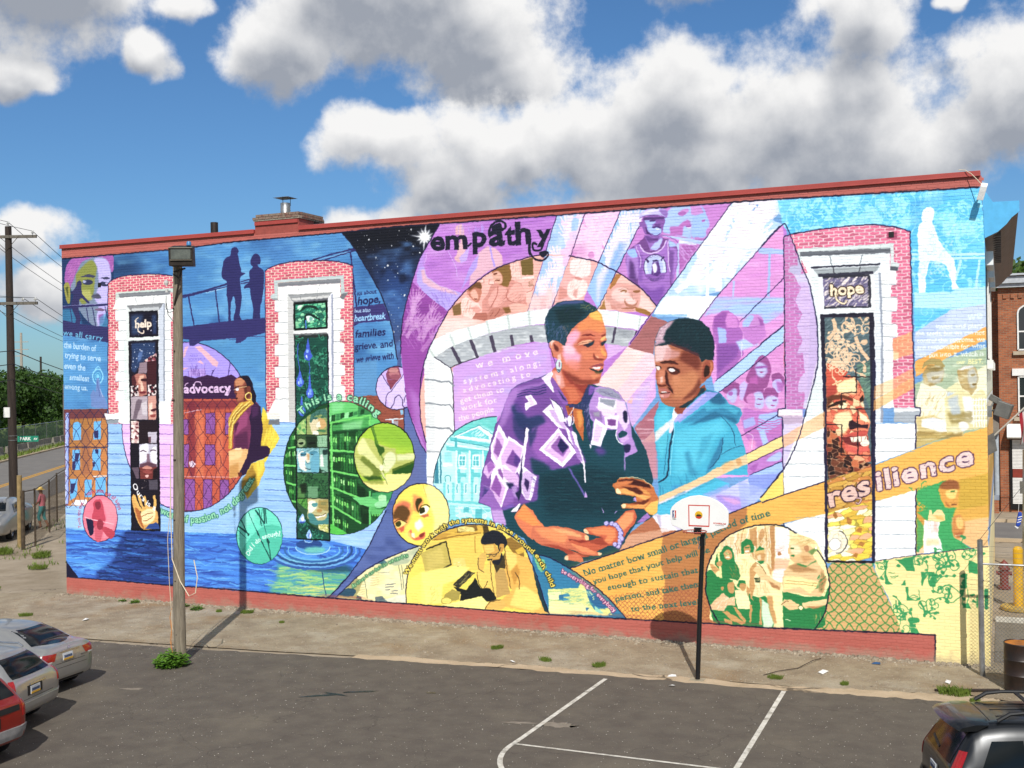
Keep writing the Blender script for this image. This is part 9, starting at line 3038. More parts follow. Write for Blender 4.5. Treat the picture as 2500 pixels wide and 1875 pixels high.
def sedan_extra(t, patch, bvh):
    patch('trunk_seam', TRIM, [(0, -.66, .70), (0, .66, .70), (0, .66, .708), (0, -.66, .708)], (1, 0, 0), .003, 6)
    patch('bumper_seam', TRIM, [(0, -.80, .60), (0, .80, .60), (0, .80, .607), (0, -.80, .607)], (1, 0, 0), .003, 6)
    patch('trunk_trim', CHROME, [(0, -.30, .93), (0, .30, .93), (0, .30, .955), (0, -.30, .955)], (1, 0, 0), .014, 5)
    patch('maker_badge', CHROME, [(0, -.05, .985), (0, .05, .985), (0, .05, 1.03), (0, -.05, 1.03)], (1, 0, 0), .012, 3)
    patch('model_badge', CHROME, [(0, -.55, .76), (0, -.34, .76), (0, -.34, .785), (0, -.55, .785)], (1, 0, 0), .01, 3)
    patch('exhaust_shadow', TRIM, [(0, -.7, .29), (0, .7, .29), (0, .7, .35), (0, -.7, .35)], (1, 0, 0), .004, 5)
    for s in (1, -1): MB().box(2.75, 2.87, s * .9, s * 1.04, .93, 1.05).build('mirror', MATS['silver_paint'], t, bevel=.03)
SILVER = PAINT('silver_paint', 'a3a29e'); 
GL_S = [('rear_window', [(0, -.60, 1.10), (0, .60, 1.10), (0, .475, 1.385), (0, -.475, 1.385)], (1, 0, 0)), ('windshield', [(4, -.62, 1.06), (4, .62, 1.06), (4, .50, 1.37), (4, -.50, 1.37)], (-1, 0, 0)),
        ('side_window', [(1.2, 1, 1.0), (2.0, 1, 1.0), (2.0, 1, 1.33), (1.45, 1, 1.32)], (0, -1, -.15)), ('side_window', [(2.06, 1, 1.0), (2.95, 1, 1.0), (2.6, 1, 1.30), (2.06, 1, 1.33)], (0, -1, -.15))]
LT_S = [('tail_light', REDLENS, [(0, .50, .79), (0, .86, .79), (0, .83, .965), (0, .42, .945)], (1, -.25, 0)), ('reverse_lens', WHITELENS, [(0, .60, .76), (0, .82, .76), (0, .82, .795), (0, .56, .795)], (1, -.25, 0)), ('headlight', WHITELENS, [(5, .45, .66), (5, .80, .68), (5, .80, .80), (5, .5, .78)], (-1, -.3, 0))]
make_car('parked_car', 'silver four door saloon nearest the wall in the row at the left edge', SILVER, SEDAN, (7.915, -7.898, .01), 3.205, .85, 'cars parked at the left', GL_S, LT_S, (.08, .83), extra=sedan_extra)
WAGON = [(0.0, .64, .50, .78, .50, .84), (.03, .76, .40, .90, .60, .98), (.08, .82, .34, .96, .64, 1.04), (.22, .86, .28, 1.0, .64, 1.12), (.42, .87, .24, 1.01, .60, 1.32), (.62, .875, .22, 1.01, .56, 1.44), (1.1, .88, .2, 1.0, .56, 1.50), (2.4, .88, .2, .99, .57, 1.50), (2.9, .88, .2, .97, .60, 1.36), (3.4, .87, .2, .95, .66, 1.08), (4.0, .85, .22, .88, .64, .95), (4.35, .78, .26, .76, .56, .84), (4.5, .62, .34, .64, .42, .7)]
def wagon_extra(t, patch, bvh):
    patch('bumper', MATS['silver_paint'], [(0, -.83, .45), (0, .83, .45), (0, .83, .60), (0, -.83, .60)], (1, 0, 0), .045, 8)
    patch('tailgate_seam', TRIM, [(0, -.72, .645), (0, .72, .645), (0, .72, .652), (0, -.72, .652)], (1, 0, 0), .003, 6)
    patch('tailgate_handle', CHROME, [(0, -.25, .90), (0, .25, .90), (0, .25, .93), (0, -.25, .93)], (1, 0, 0), .014, 4)
    for s in (1, -1):
        MB().tube([(.65, s * .5, 1.47), (.75, s * .5, 1.535), (2.4, s * .52, 1.56), (2.55, s * .52, 1.50)], .02, 6).build('roof_rail', CHROME, t); MB().box(2.85, 2.97, s * .9, s * 1.05, .96, 1.09).build('mirror', MATS['silver_paint'], t, bevel=.03)
GL_W = [('rear_window', [(0, -.60, 1.08), (0, .60, 1.08), (0, .50, 1.41), (0, -.50, 1.41)], (1, 0, 0)), ('windshield', [(4, -.62, 1.08), (4, .62, 1.08), (4, .52, 1.42), (4, -.52, 1.42)], (-1, 0, 0)), ('side_window', [(.55, 1, 1.05), (1.35, 1, 1.04), (1.35, 1, 1.4), (.75, 1, 1.38)], (0, -1, -.1)), ('side_window', [(1.42, 1, 1.04), (2.95, 1, 1.02), (2.6, 1, 1.38), (1.42, 1, 1.4)], (0, -1, -.1))]
LT_W = [('tail_light', REDLENS, [(0, .70, .78), (0, .90, .78), (0, .86, 1.06), (0, .72, 1.06)], (1, -.8, 0))]
make_car('parked_car', 'silver estate car with roof rails, between the silver saloon and the red car', SILVER, WAGON, (9.12, -9.86, .01), R(193), .866, 'cars parked at the left', GL_W, LT_W, (.10, .80, TRIM), extra=wagon_extra)
REDC = PAINT('dark_red_car_paint', '8c1c10', .35)
def red_extra(t, patch, bvh):
    patch('bumper', mat('grey_bumper', '8c8a88', .5), [(0, -.83, .42), (0, .83, .42), (0, .83, .62), (0, -.83, .62)], (1, 0, 0), .05, 8)
    patch('tailgate_trim', TRIM, [(0, -.62, .90), (0, .62, .90), (0, .62, 1.0), (0, -.62, 1.0)], (1, 0, 0), .012, 5)
    patch('wiper', TRIM, [(0, -.05, 1.12), (0, .4, 1.16), (0, .4, 1.18), (0, -.05, 1.14)], (1, 0, 0), .016, 4)
RW = [(x, w, zb, zl + .03, wt + .05, zt + (.12 if zt > 1.1 else .05)) for x, w, zb, zl, wt, zt in WAGON]
GL_R = [(n_, [(x, y * 1.04, z + .07) for x, y, z in c_], d) for n_, c_, d in GL_W]
make_car('parked_car', 'dark red car cut off by the left edge, nearest the camera in its row', REDC, RW, (10.2, -11.8, .01), R(181), .87, 'cars parked at the left', GL_R, LT_W, (.06, .76, TRIM), extra=red_extra)
CHARGER = [(x * 1.08, w * 1.05, zb, zl * 1.02, wt * 1.02, zt * 1.03) for x, w, zb, zl, wt, zt in SEDAN]
make_car('parked_car', 'silver car parked nose on behind the wire fence at the far left', SILVER, CHARGER, (-13.81, 10.94, .01), R(-56.6), 1.0, None, [(a, [(x * 1.08, y, z * 1.03) for x, y, z in b], c) for a, b, c in GL_S], [('headlight', WHITELENS, [(5, .45, .66), (5, .80, .68), (5, .80, .80), (5, .5, .78)], (-1, -.3, 0))], wheels=(.85, 3.65), track=.80, extra=lambda t, patch, bvh: patch('grille', TRIM, [(6, -.42, .5), (6, .42, .5), (6, .42, .68), (6, -.42, .68)], (-1, 0, 0), .012, 5))
# dark four-wheel drive at the lower right: the tail with its roof spoiler and rack
SUVB = [(0.0, .70, .55, .90, .60, .98), (.03, .82, .46, 1.04, .68, 1.14), (.08, .88, .40, 1.08, .68, 1.22), (.20, .90, .36, 1.10, .66, 1.42), (.36, .905, .34, 1.10, .63, 1.66), (.5, .91, .33, 1.10, .62, 1.74), (.9, .915, .32, 1.09, .63, 1.79), (2.6, .915, .3, 1.08, .64, 1.79), (3.1, .91, .3, 1.07, .66, 1.58), (3.6, .90, .3, 1.05, .70, 1.20), (4.2, .88, .32, 1.0, .68, 1.08), (4.6, .8, .36, .88, .6, .96), (4.75, .66, .42, .74, .46, .82)]
DSUV = mat('dark_metallic_paint', '14171a', .30, .35, var=.03, scale=2, coat=.35, bscale=4)
def suv_extra(t, patch, bvh):
    sp = MB(); prof_ = [(.62, 1.79), (.36, 1.785), (.12, 1.74), (.06, 1.70), (.14, 1.69), (.40, 1.70)]
    vs = []; k = 13
    for i in range(k):
        y = -.64 + 1.28 * i / (k - 1); b = 1 - (abs(y) / .64) ** 4 * .25
        for x, z in prof_: vs.append((.40 + (x - .40) * b + (abs(y) / .64) ** 3 * .05, y, z - (abs(y) / .64) ** 4 * .05 + .02))
    m_ = len(prof_); sp.add(vs, [(i * m_ + j, i * m_ + (j + 1) % m_, (i + 1) * m_ + (j + 1) % m_, (i + 1) * m_ + j) for i in range(k - 1) for j in range(m_)] + [tuple(range(m_)), tuple(range((k - 1) * m_, k * m_))[::-1]])
    spo = sp.build('roof_spoiler', DSUV, t, smooth=True)
    MB().box(.10, .13, -.2, .2, 1.722, 1.745).build('brake_light', REDLENS, spo)
    for s in (1, -1):
        MB().tube([(.75, s * .56, 1.80), (.92, s * .56, 1.90), (1.15, s * .56, 1.925), (2.4, s * .57, 1.925), (2.6, s * .57, 1.80)], [.03, .032, .026, .026, .03], 8).build('roof_rail', TRIM, t, smooth=True)
        MB().box(2.95, 3.1, s * .93, s * 1.12, 1.05, 1.22).build('mirror', DSUV, t, bevel=.03)
    for x in (1.35, 2.15): MB().obox((x, 0, 1.91), (.035, 0, 0), (0, .56, 0), (0, 0, .012)).build('cross_bar', TRIM, t, bevel=.008)
    for y in (-.3, 0, .3): patch('roof_rib', DSUV, [(.8, y - .02, 3), (2.5, y - .02, 3), (2.5, y + .02, 3), (.8, y + .02, 3)], (0, 0, -1), .01, 4)
    patch('roof_seam', TRIM, [(.66, -.62, 3), (.66, .62, 3), (.675, .62, 3), (.675, -.62, 3)], (0, 0, -1), .003, 8)
    patch('rear_wiper', TRIM, [(0, -.03, 1.25), (0, .42, 1.30), (0, .42, 1.33), (0, -.03, 1.28)], (1, 0, 0), .02, 4)
    patch('bumper', TRIM, [(0, -.88, .50), (0, .88, .50), (0, .88, .72), (0, -.88, .72)], (1, 0, 0), .05, 8)
GL_V = [('rear_window', [(0, -.62, 1.20), (0, .62, 1.20), (0, .56, 1.64), (0, -.56, 1.64)], (1, 0, 0)), ('windshield', [(4.4, -.62, 1.22), (4.4, .62, 1.22), (4.4, .55, 1.64), (4.4, -.55, 1.64)], (-1, 0, 0)), ('side_window', [(.42, 1.2, 1.16), (1.05, 1.2, 1.15), (1.05, 1.2, 1.62), (.62, 1.2, 1.60)], (0, -1, -.1)), ('side_window', [(1.12, 1.2, 1.15), (1.98, 1.2, 1.14), (1.98, 1.2, 1.63), (1.12, 1.2, 1.62)], (0, -1, -.1)), ('side_window', [(2.05, 1.2, 1.14), (3.15, 1.2, 1.12), (2.8, 1.2, 1.58), (2.05, 1.2, 1.63)], (0, -1, -.1))]
make_car('parked_suv', 'dark four wheel drive with roof rack and spoiler in the bottom right corner', DSUV, SUVB, (23.55, -9.12, .01), R(17), .86, None, GL_V, [('tail_light', REDLENS, [(0, .74, .92), (0, .94, .92), (0, .90, 1.40), (0, .76, 1.40)], (1, -.6, 0))], (0, .95), wheels=(.95, 3.75), track=.82, wr_=.36, extra=suv_extra, cat='four wheel drive')

# ================================================================ street on the left: wire fence, utility pole, barriers, trees
lf = thing('wire_fence', 'old wire fence on thin dark posts running beside the road left of the mural', 'fence', (0, 0, 0))
FP = [(-8.45, 6.45), (-8.75, 7.3), (-11.4, 10.6), (-13.8, 13.4), (-16.3, 16.6)]
RUST = mat('rusty_steel', '5a4c3c', .8, .3, var=.25, scale=6)
for i, (x, y) in enumerate(FP): MB().tube([(x, y, -.05), (x, y, 2.15)], .035 if i else .07, 8).build('post', RUST, lf)
for (x, y), (x1, y1) in zip(FP, FP[1:]): MB().tube([(x, y, 2.1), (x1, y1, 2.1)], .02, 6).build('top_rail', RUST, lf)
q = MB()
for (x, y), (x1, y1) in zip(FP, FP[1:]):
    ln = math.hypot(x1 - x, y1 - y); m_ = links(0, ln, .06, 2.08, .13, .0028, lambda s, z: (x + (x1 - x) * s / ln, y + (y1 - y) * s / ln, z)); q.add(m_.v, m_.f)
q.build('wire_mesh', RUST, lf, fix=False, kind='stuff')
gp = thing('gate_post', 'tall pale timber gate post beside the wire fence at the far left', 'post', (-9.15, 6.95, 0))
MB().tube([(0, 0, -.1), (.02, 0, 2.65)], .09, 10).build('timber', mat('pale_timber', '9c8458', .85, var=.2, scale=5, bump=.5), gp, smooth=True); MB().box(-.13, .13, -.05, .05, 1.82, 1.88).build('hinge', RUST, gp)
UX, UY = -16.6, 13.6
upo = thing('utility_pole', 'dark timber utility pole with two crossarms at the left edge of the picture', 'utility pole', (UX, UY, 0))
MB().tube([(.05, 0, -.2), (0, 0, 6), (-.05, 0, 13.2)], [.2, .175, .14], 14).build('pole', DWOOD, upo, smooth=True)
ARM = mat('grey_crossarm', '6c665c', .85, var=.2, scale=6)
xa = Vector((.92, .39, 0)); dv = Vector((D0.x, D0.y, 0))
INS = []
for z, arms in ((12.72, (-1.25, -.6, .0, 1.2)), (9.72, (-1.3, -.7, .72, 1.28))):
    MB().obox(Vector((-.03, -.15, z)), xa * 1.38, Vector((-xa.y, xa.x, 0)) * .05, Vector((0, 0, .065))).build('crossarm', ARM, upo)
    for s in (-1, 1): MB().tube([Vector((-.02, -.16, z - .62)), Vector((-.03, -.2, z)) + xa * .6 * s], .014, 5).build('arm_brace', RUST, upo)
    for s in arms:
        p_ = Vector((-.03, -.15, z + .07)) + xa * s
        if s == 0.0: p_ = Vector((.05, -.1, 13.22))
        MB().lathe(p_, [(.02, 0), (.02, .06), (.06, .07), (.075, .11), (.05, .15), (.06, .17), (.03, .2), (0, .2)], 10).build('insulator', CERAM, upo, smooth=True)
        INS.append(Vector((UX, UY, 0)) + p_ + Vector((0, 0, .17)))
MB().box(-.24, -.19 + .3, -.24, -.2, 4.6, 5.05).build('notice', WHITEPAINT, upo)
MB().lathe((.03, 0, 3.55), [(.19, 0), (.19, .03)], 14).lathe((.03, 0, 3.75), [(.19, 0), (.19, .03)], 14).build('steel_band', GALV, upo)
sg = thing('street_sign', 'green street name sign reading PARK AV banded to the utility pole', 'sign', (UX, UY, 3.62))
sx_ = (rt * .98 + Vector((.0, .0, 0))).normalized(); sn = Vector((sx_.y, -sx_.x, 0))
MB().obox(Vector((.05, 0, 0)) + sx_ * .72 + sn * .1, sx_ * .47, sn * .01, Vector((0, 0, .13))).build('plate', mat('green_sign_sheet', '1c8468', .4, var=.05), sg)
textmesh('PARK', .2, sg, WHITEPAINT, 'lettering', frame(Vector((.05, 0, 0)) + sx_ * .60 + sn * .115, sx_, (0, 0, 1)), .006); textmesh('AV', .13, sg, WHITEPAINT, 'lettering', frame(Vector((.05, 0, -.01)) + sx_ * 1.06 + sn * .115, sx_, (0, 0, 1)), .004)
MB().tube([Vector((0, 0, 0)), Vector((.05, 0, 0)) + sx_ * .3 + sn * .1], .02, 6).build('sign_arm', GALV, sg)
WG = 'overhead wires on the utility pole'
far_ = []
for i, p_ in enumerate(INS):
    e_ = p_ + dv * 62 + Vector((0, 0, -.9)); b_ = p_ - dv * 40 + Vector((-3, 0, .4)); pts = []
    for k_ in range(13):
        t = k_ / 12; pts.append(b_ * (1 - t) + p_ * t + Vector((0, 0, -1.0 * 4 * t * (1 - t) * .8)))
    for k_ in range(1, 15):
        t = k_ / 14; pts.append(p_ * (1 - t) + e_ * t + Vector((0, 0, -1.2 * 4 * t * (1 - t))))
    o = MB().tube(pts, .013, 4, False).build('overhead_wire', BLACKCAB, fix=False); tag(o, 'thin black overhead wire strung from the utility pole across the sky at the left', 'wire', WG)
for i, z in enumerate((7.6, 7.0, 6.3)):
    p_ = Vector((UX + .15, UY, z)); e_ = p_ + dv * 62 + Vector((0, 0, -.6)); b_ = p_ - dv * 40 + Vector((-3, 0, .5))
    pts = [b_ * (1 - k_ / 10) + p_ * (k_ / 10) + Vector((0, 0, -3.2 * (k_ / 10) * (1 - k_ / 10))) for k_ in range(11)] + [p_ * (1 - k_ / 12) + e_ * (k_ / 12) + Vector((0, 0, -4.5 * (k_ / 12) * (1 - k_ / 12))) for k_ in range(1, 13)]
    o = MB().tube(pts, .022, 4, False).build('overhead_wire', BLACKCAB, fix=False); tag(o, 'thick black telephone cable sagging low past the utility pole at the left', 'cable', 'telephone cables on the utility pole')
p2 = thing('distant_pole', 'bare pale pole with short arms standing far off beyond the trees at the left', 'utility pole', at(150, -34) + (0,))
MB().tube([(0, 0, 0), (0, 0, 16.5)], [.32, .2], 8).build('pole', mat('pale_steel', 'a8a094', .6), p2)
for z in (12.2, 13.4, 14.8): MB().obox((0, 0, z), rt * 1.3, Vector((0, .06, 0)), Vector((0, 0, .07))).build('crossarm', mat('pale_steel', 'a8a094'), p2)
p3 = thing('distant_pole', 'thin grey pole in front of the dark trees behind the road', 'utility pole', at(62, -8.8) + (0,))
MB().tube([(0, 0, 0), (0, 0, 6.4)], [.17, .12], 8).build('pole', ARM, p3)
p5 = thing('distant_pole', 'short dark pole top rising over the crown of the big tree at the left', 'utility pole', at(120, -24) + (0,)); MB().tube([(0, 0, 0), (0, 0, 11.2)], .16, 8).build('pole', DWOOD, p5)
p4 = thing('street_lamp', 'pale curved street lamp arm at the very left edge above the trees', 'street lamp', at(30, -8.2) + (0,))
MB().tube([(0, 0, 0), (0, 0, 6.2), (-.15, 0, 7.0), (-.9, -.2, 7.6), (-2.2, -.5, 7.9)], [.1, .09, .07, .06, .05], 10).build('arm_and_post', GALV, p4, smooth=True)
# far fence with green fabric and concrete barriers
bf = thing('screened_fence', 'long chain link fence with green screening cloth behind the concrete barriers', 'fence', (0, 0, 0))
CLOTH = mat('green_screen_cloth', '5c7860', .9, var=.2, scale=2, col2='7c9070', alpha=.62)
for i in range(26):
    a, b = at(-40 + i * 5, -9.2), at(-35 + i * 5, -9.2)
    MB().tube([(a[0], a[1], 0), (a[0], a[1], 2.35)], .04, 6).build('post', GALV, bf)
    MB().tube([(a[0], a[1], 2.3), (b[0], b[1], 2.3)], .035, 6).build('top_rail', GALV, bf)
    MB().add([(a[0], a[1], .1), (b[0], b[1], .1), (b[0], b[1], 2.2), (a[0], a[1], 2.2)], [(0, 1, 2, 3)]).build('screen', CLOTH, bf)
BARM = mat('barrier_concrete', '8c867a', .9, var=.2, scale=2, bump=.4)
jb = None
for i in range(30):
    c = at(-30 + i * 3.6, -7.9 + rnd.uniform(-.15, .1))
    if jb is None:
        jb = thing('concrete_barrier', '', 'barrier'); prof_ = [(-.3, 0), (.3, 0), (.3, .08), (.14, .33), (.08, .82), (-.08, .82), (-.14, .33), (-.3, .08)]
        MB().prism([(-1.5, y, z) for y, z in prof_], (3.0, 0, 0)).build('body', BARM, jb); MB().tube([(-.9, 0, .8), (-.9, 0, .9), (-.7, 0, .9), (-.7, 0, .8)], .012, 4).build('lifting_loop', RUST, jb); o = jb
    else: o = copy_tree(jb)
    o.location = (c[0], c[1], .04); o.rotation_euler = (0, 0, math.atan2(D0.y, D0.x) + rnd.uniform(-.06, .06))
    o['label'] = 'grey concrete road barrier in the long row along the far side of the road'; o['group'] = 'concrete barriers along the road'
# trees
LEAF = {}
def leaf_mat(nm, a, b):
    m = bpy.data.materials.new(nm); m.use_nodes = True; n = NT(m.node_tree)
    p = n('ShaderNodeNewGeometry').outputs['Position']; nz = n('ShaderNodeTexNoise', i={'Vector': p, 'Scale': 1.1, 'Detail': 4.0}).outputs['Fac']
    rn = n('ShaderNodeNewGeometry').outputs['Random Per Island']
    f = mth(n, 'ADD', mth(n, 'MULTIPLY', nz, .7), mth(n, 'MULTIPLY', rn, .45), clamp=True)
    c = n('ShaderNodeMix', data_type='RGBA', i={0: f, 6: srgb(a), 7: srgb(b)}).outputs[2]
    b1 = n('ShaderNodeBsdfPrincipled', i={'Base Color': c, 'Roughness': .55, 'Specular IOR Level': .3}); tr = n('ShaderNodeBsdfTranslucent', i={'Color': c})
    n('ShaderNodeOutputMaterial', i={0: n('ShaderNodeMixShader', i={0: .22, 1: b1.outputs[0], 2: tr.outputs[0]}).outputs[0]})
    return m
LF1, LF2 = leaf_mat('dark_foliage', '1c3212', '446226'), leaf_mat('weed_foliage', '3a6418', '6c9430')
BARK = mat('tree_bark', '4a3c30', .9, var=.25, scale=6, bump=.6)
def crown_mesh(seed, rx, rz, nb, nl, ls):
    r = np.random.default_rng(seed); V = []; F = []
    for _ in range(nb):
        d = r.normal(size=3); d /= np.linalg.norm(d); k = r.random() ** .33; c = d * k * np.array([rx, rx, rz]) * .82; br = r.uniform(.18, .34) * rx
        u = r.normal(size=(nl, 3)); u /= np.linalg.norm(u, axis=1)[:, None]; p = c + u * (br * r.random((nl, 1)) ** .4) * np.array([1, 1, .8])
        nrm = u + r.normal(size=(nl, 3)) * .6; nrm /= np.linalg.norm(nrm, axis=1)[:, None]
        t = np.cross(nrm, r.normal(size=(nl, 3))); t /= np.linalg.norm(t, axis=1)[:, None]; b = np.cross(nrm, t); s = ls * r.uniform(.6, 1.4, (nl, 1))
        o = len(V); quad = np.stack([p - t * s, p - b * s * .55, p + t * s, p + b * s * .55], 1).reshape(-1, 3); V += quad.tolist(); F += [(o + 4 * i, o + 4 * i + 1, o + 4 * i + 2, o + 4 * i + 3) for i in range(nl)]
    q = MB(); q.v, q.f, q.m = V, F, [0] * len(F); return q
TR = []
def tree(px, py, h, rx, seed, label, m=LF1, nb=95, nl=95, ls=.24):
    t = thing('tree', label, 'tree', (px, py, 0), rnd.random() * 6)
    cm = crown_mesh(seed, rx, h * .47, nb, nl, ls); co = cm.build('crown', m, t, fix=False); co.location = (0, 0, h * .55)
    q = MB().tube([(0, 0, -.2), (.1, 0, h * .3), (.0, .1, h * .6)], [h * .03, h * .022, h * .01], 9)
    for i in range(6):
        a = i * 1.05; q.tube([(0.05, 0, h * (.25 + .04 * i)), (math.cos(a) * rx * .4, math.sin(a) * rx * .4, h * (.45 + .05 * i)), (math.cos(a) * rx * .65, math.sin(a) * rx * .65, h * (.6 + .04 * i))], [h * .013, h * .008, h * .003], 6)
    q.build('trunk', BARK, t, smooth=True); return t
for i, (t_, o_, h, rx, lb) in enumerate([(26, -17, 8.8, 5.2, 'dark green tree at the far left, half hidden by the utility pole'), (44, -15, 9.0, 5.0, 'dense dark tree behind the screened fence, just right of the utility pole'), (60, -18, 10.5, 5.6, 'tallest rounded tree behind the road at the left'), (78, -17, 10.0, 5.6, 'bushy dark tree standing between the tallest tree and the mural corner'), (98, -19, 9.4, 5.4, 'dark tree next to the left edge of the mural building'),
        (10, -20, 9.0, 5.4, 'dark tree outside the row at the far left end'), (70, -30, 9.6, 6.2, 'broad tree in the second row behind the tallest tree'), (125, -22, 10, 6, 'tree farthest along the road behind the mural corner')]):
    c = at(t_, o_); tree(c[0], c[1], h * .86, rx, 30 + i, lb)
sc_ = MB()
for i in range(60):
    c = at(-10 + i * 2.6, -11.2 + rnd.uniform(-1.2, .6)); cm = crown_mesh(200 + i, .9 + rnd.random() * 1.1, .9 + rnd.random() * 1.2, 8, 46, .16)
    sc_.add([(v[0] + c[0], v[1] + c[1], v[2] + .7) for v in cm.v], cm.f)
sc_.build('undergrowth', LF1, fix=False, kind='stuff')
for i, (x, y, h, rx, lb) in enumerate([(27.5, 47, 14.8, 4.6, 'green tree top showing above the roof of the brick house at the right edge'), (34, 44, 14, 5, 'tree behind the brick house, farther to the right')]): tree(x, y, h, rx, 60 + i, lb, leaf_mat('sunlit_foliage', '2c4418', '54702c'), 60, 90, .24)

fw_ = MB()
for i in range(120):
    a = 2 * math.pi * i / 120 + rnd.uniform(-.02, .02); d = rnd.uniform(190, 260); cm = crown_mesh(500 + i % 9, rnd.uniform(5, 8), rnd.uniform(4, 6), 14, 40, .9)
    fw_.add([(vv[0] + 10 + d * math.cos(a), vv[1] + 10 + d * math.sin(a), vv[2] + 4.5) for vv in cm.v], cm.f)
fw_.build('distant_wood', LF1, fix=False, kind='stuff')
# person walking behind the wire fence
pe = thing('person', 'person in a pink top, teal trousers and straw hat walking behind the wire fence', 'person', (-12.55, 11.35, 0), R(200))
JN = [('pelvis', (0, 0, .92), .135, None), ('waist', (0, .01, 1.08), .125, 0), ('chest', (.01, .03, 1.30), .15, 1), ('neck', (.02, .05, 1.47), .055, 2), ('head', (.04, .06, 1.60), .095, 3), ('crown', (.04, .06, 1.68), .085, 4),
      ('shl', (0, .19, 1.39), .062, 2), ('ell', (.06, .24, 1.14), .045, 6), ('wrl', (.22, .22, .98), .034, 7), ('hal', (.28, .21, .94), .036, 8), ('shr', (0, -.15, 1.39), .062, 2), ('elr', (-.02, -.22, 1.13), .045, 10), ('wrr', (.12, -.22, .93), .034, 11), ('har', (.17, -.21, .87), .036, 12),
      ('hil', (0, .09, .86), .105, 0), ('knl', (.12, .10, .50), .066, 14), ('anl', (.02, .10, .10), .042, 15), ('tol', (.15, .11, .045), .038, 16), ('hir', (0, -.09, .86), .105, 0), ('knr', (-.02, -.10, .48), .066, 18), ('anr', (-.20, -.10, .12), .042, 19), ('tor', (-.08, -.11, .045), .038, 20)]
me = bpy.data.meshes.new('body'); me.from_pydata([j[1] for j in JN], [(i, j[3]) for i, j in enumerate(JN) if j[3] is not None], [])
bo = bpy.data.objects.new('body', me); COL.objects.link(bo); bo.parent = pe
sk = bo.modifiers.new('skin', 'SKIN'); sk.use_smooth_shade = True; ss = bo.modifiers.new('sub', 'SUBSURF'); ss.levels = ss.render_levels = 2
for i, j in enumerate(JN): me.skin_vertices[0].data[i].radius = (j[2], j[2] * (.8 if i in (0, 1, 2) else 1)); me.skin_vertices[0].data[i].use_root = (i == 0)
dg = bpy.context.evaluated_depsgraph_get(); ev = bpy.data.meshes.new_from_object(bo.evaluated_get(dg)); bo.modifiers.clear(); bo.data = ev
ev.materials.clear()
for m_ in (mat('skin', '8a5a42', .6), mat('pink_cotton', 'd0707c', .85), mat('teal_cotton', '2c8c8c', .85), mat('dark_shoe', '3a2c28', .7)): ev.materials.append(m_)
for p_ in ev.polygons:
    c = p_.center; arm = abs(c.y) > .185 and c.z < 1.16 or c.x > .19 and c.z > .8
    p_.material_index = 3 if c.z < .09 else 0 if c.z < .36 or c.z > 1.46 or (arm and c.z > .8) else 2 if c.z < .96 else 1
    p_.use_smooth = True
MB().lathe((.04, .06, 1.655), [(.0, .11), (.07, .105), (.10, .06), (.102, .02), (.19, -.005), (.19, -.012), (.1, .0)], 20).build('straw_hat', mat('straw', 'c8a858', .8, var=.15), pe, smooth=True)
MB().lathe((.135, .062, 1.585), [(.0, .012), (.016, 0), (.0, -.02)], 6).build('nose', MATS['skin'], pe)

# ================================================================ weeds, rubble, litter
def weed_mesh(seed, r0, h, nlv):
    r = random.Random(seed); q = MB()
    for _ in range(nlv):
        a = r.random() * 6.283; d = r0 * r.random() ** .6; x, y = d * math.cos(a), d * math.sin(a); hh = h * (1 - .5 * d / r0) * r.uniform(.5, 1.1)
        b = r.random() * 6.283; ux, uy = math.cos(b), math.sin(b); ln = r.uniform(.06, .13) * (h / .3) ** .4; wd = ln * r.uniform(.25, .42); tl = r.uniform(-.4, .6)
        o = Vector((x, y, hh * r.uniform(.25, 1.0))); t = Vector((ux, uy, tl)).normalized() * ln; s = Vector((-uy, ux, 0)) * wd
        q.add([o, o + t * .5 + s, o + t, o + t * .5 - s], [(0, 1, 2, 3)])
        if r.random() < .3: q.add([(x, y, 0), (x + .006, y, 0), o], [(0, 1, 2)])
    return q
def grass_mesh(seed, r0, h, nb):
    r = random.Random(seed); q = MB()
    for _ in range(nb):
        a = r.random() * 6.283; d = r0 * r.random() ** .6; x, y = d * math.cos(a), d * math.sin(a) * .7; b = r.random() * 6.283; hh = h * r.uniform(.4, 1.1); le = r.uniform(.1, .6) * hh
        p = Vector((x, y, 0)); s = Vector((-math.sin(b), math.cos(b), 0)) * .008; l = Vector((math.cos(b), math.sin(b), 0)) * le
        q.add([p - s, p + s, p + l * .4 + s * .7 + Vector((0, 0, hh * .65)), p + l + Vector((0, 0, hh)), p + l * .4 - s * .7 + Vector((0, 0, hh * .65))], [(0, 1, 2, 3, 4)])
    return q
w0 = weed_mesh(1, .34, .36, 620).build('weed', LF2, fix=False); w0.location = (8.42, -5.62, .005); tag(w0, 'leafy green weed clump round the foot of the lamp pole', 'weed')
GB = leaf_mat('grass_blades', '4a6420', '7c8c3c')
wm = [weed_mesh(3, .22, .22, 170).build('weed', LF2, fix=False), grass_mesh(4, .3, .22, 260).build('weed', GB, fix=False)]
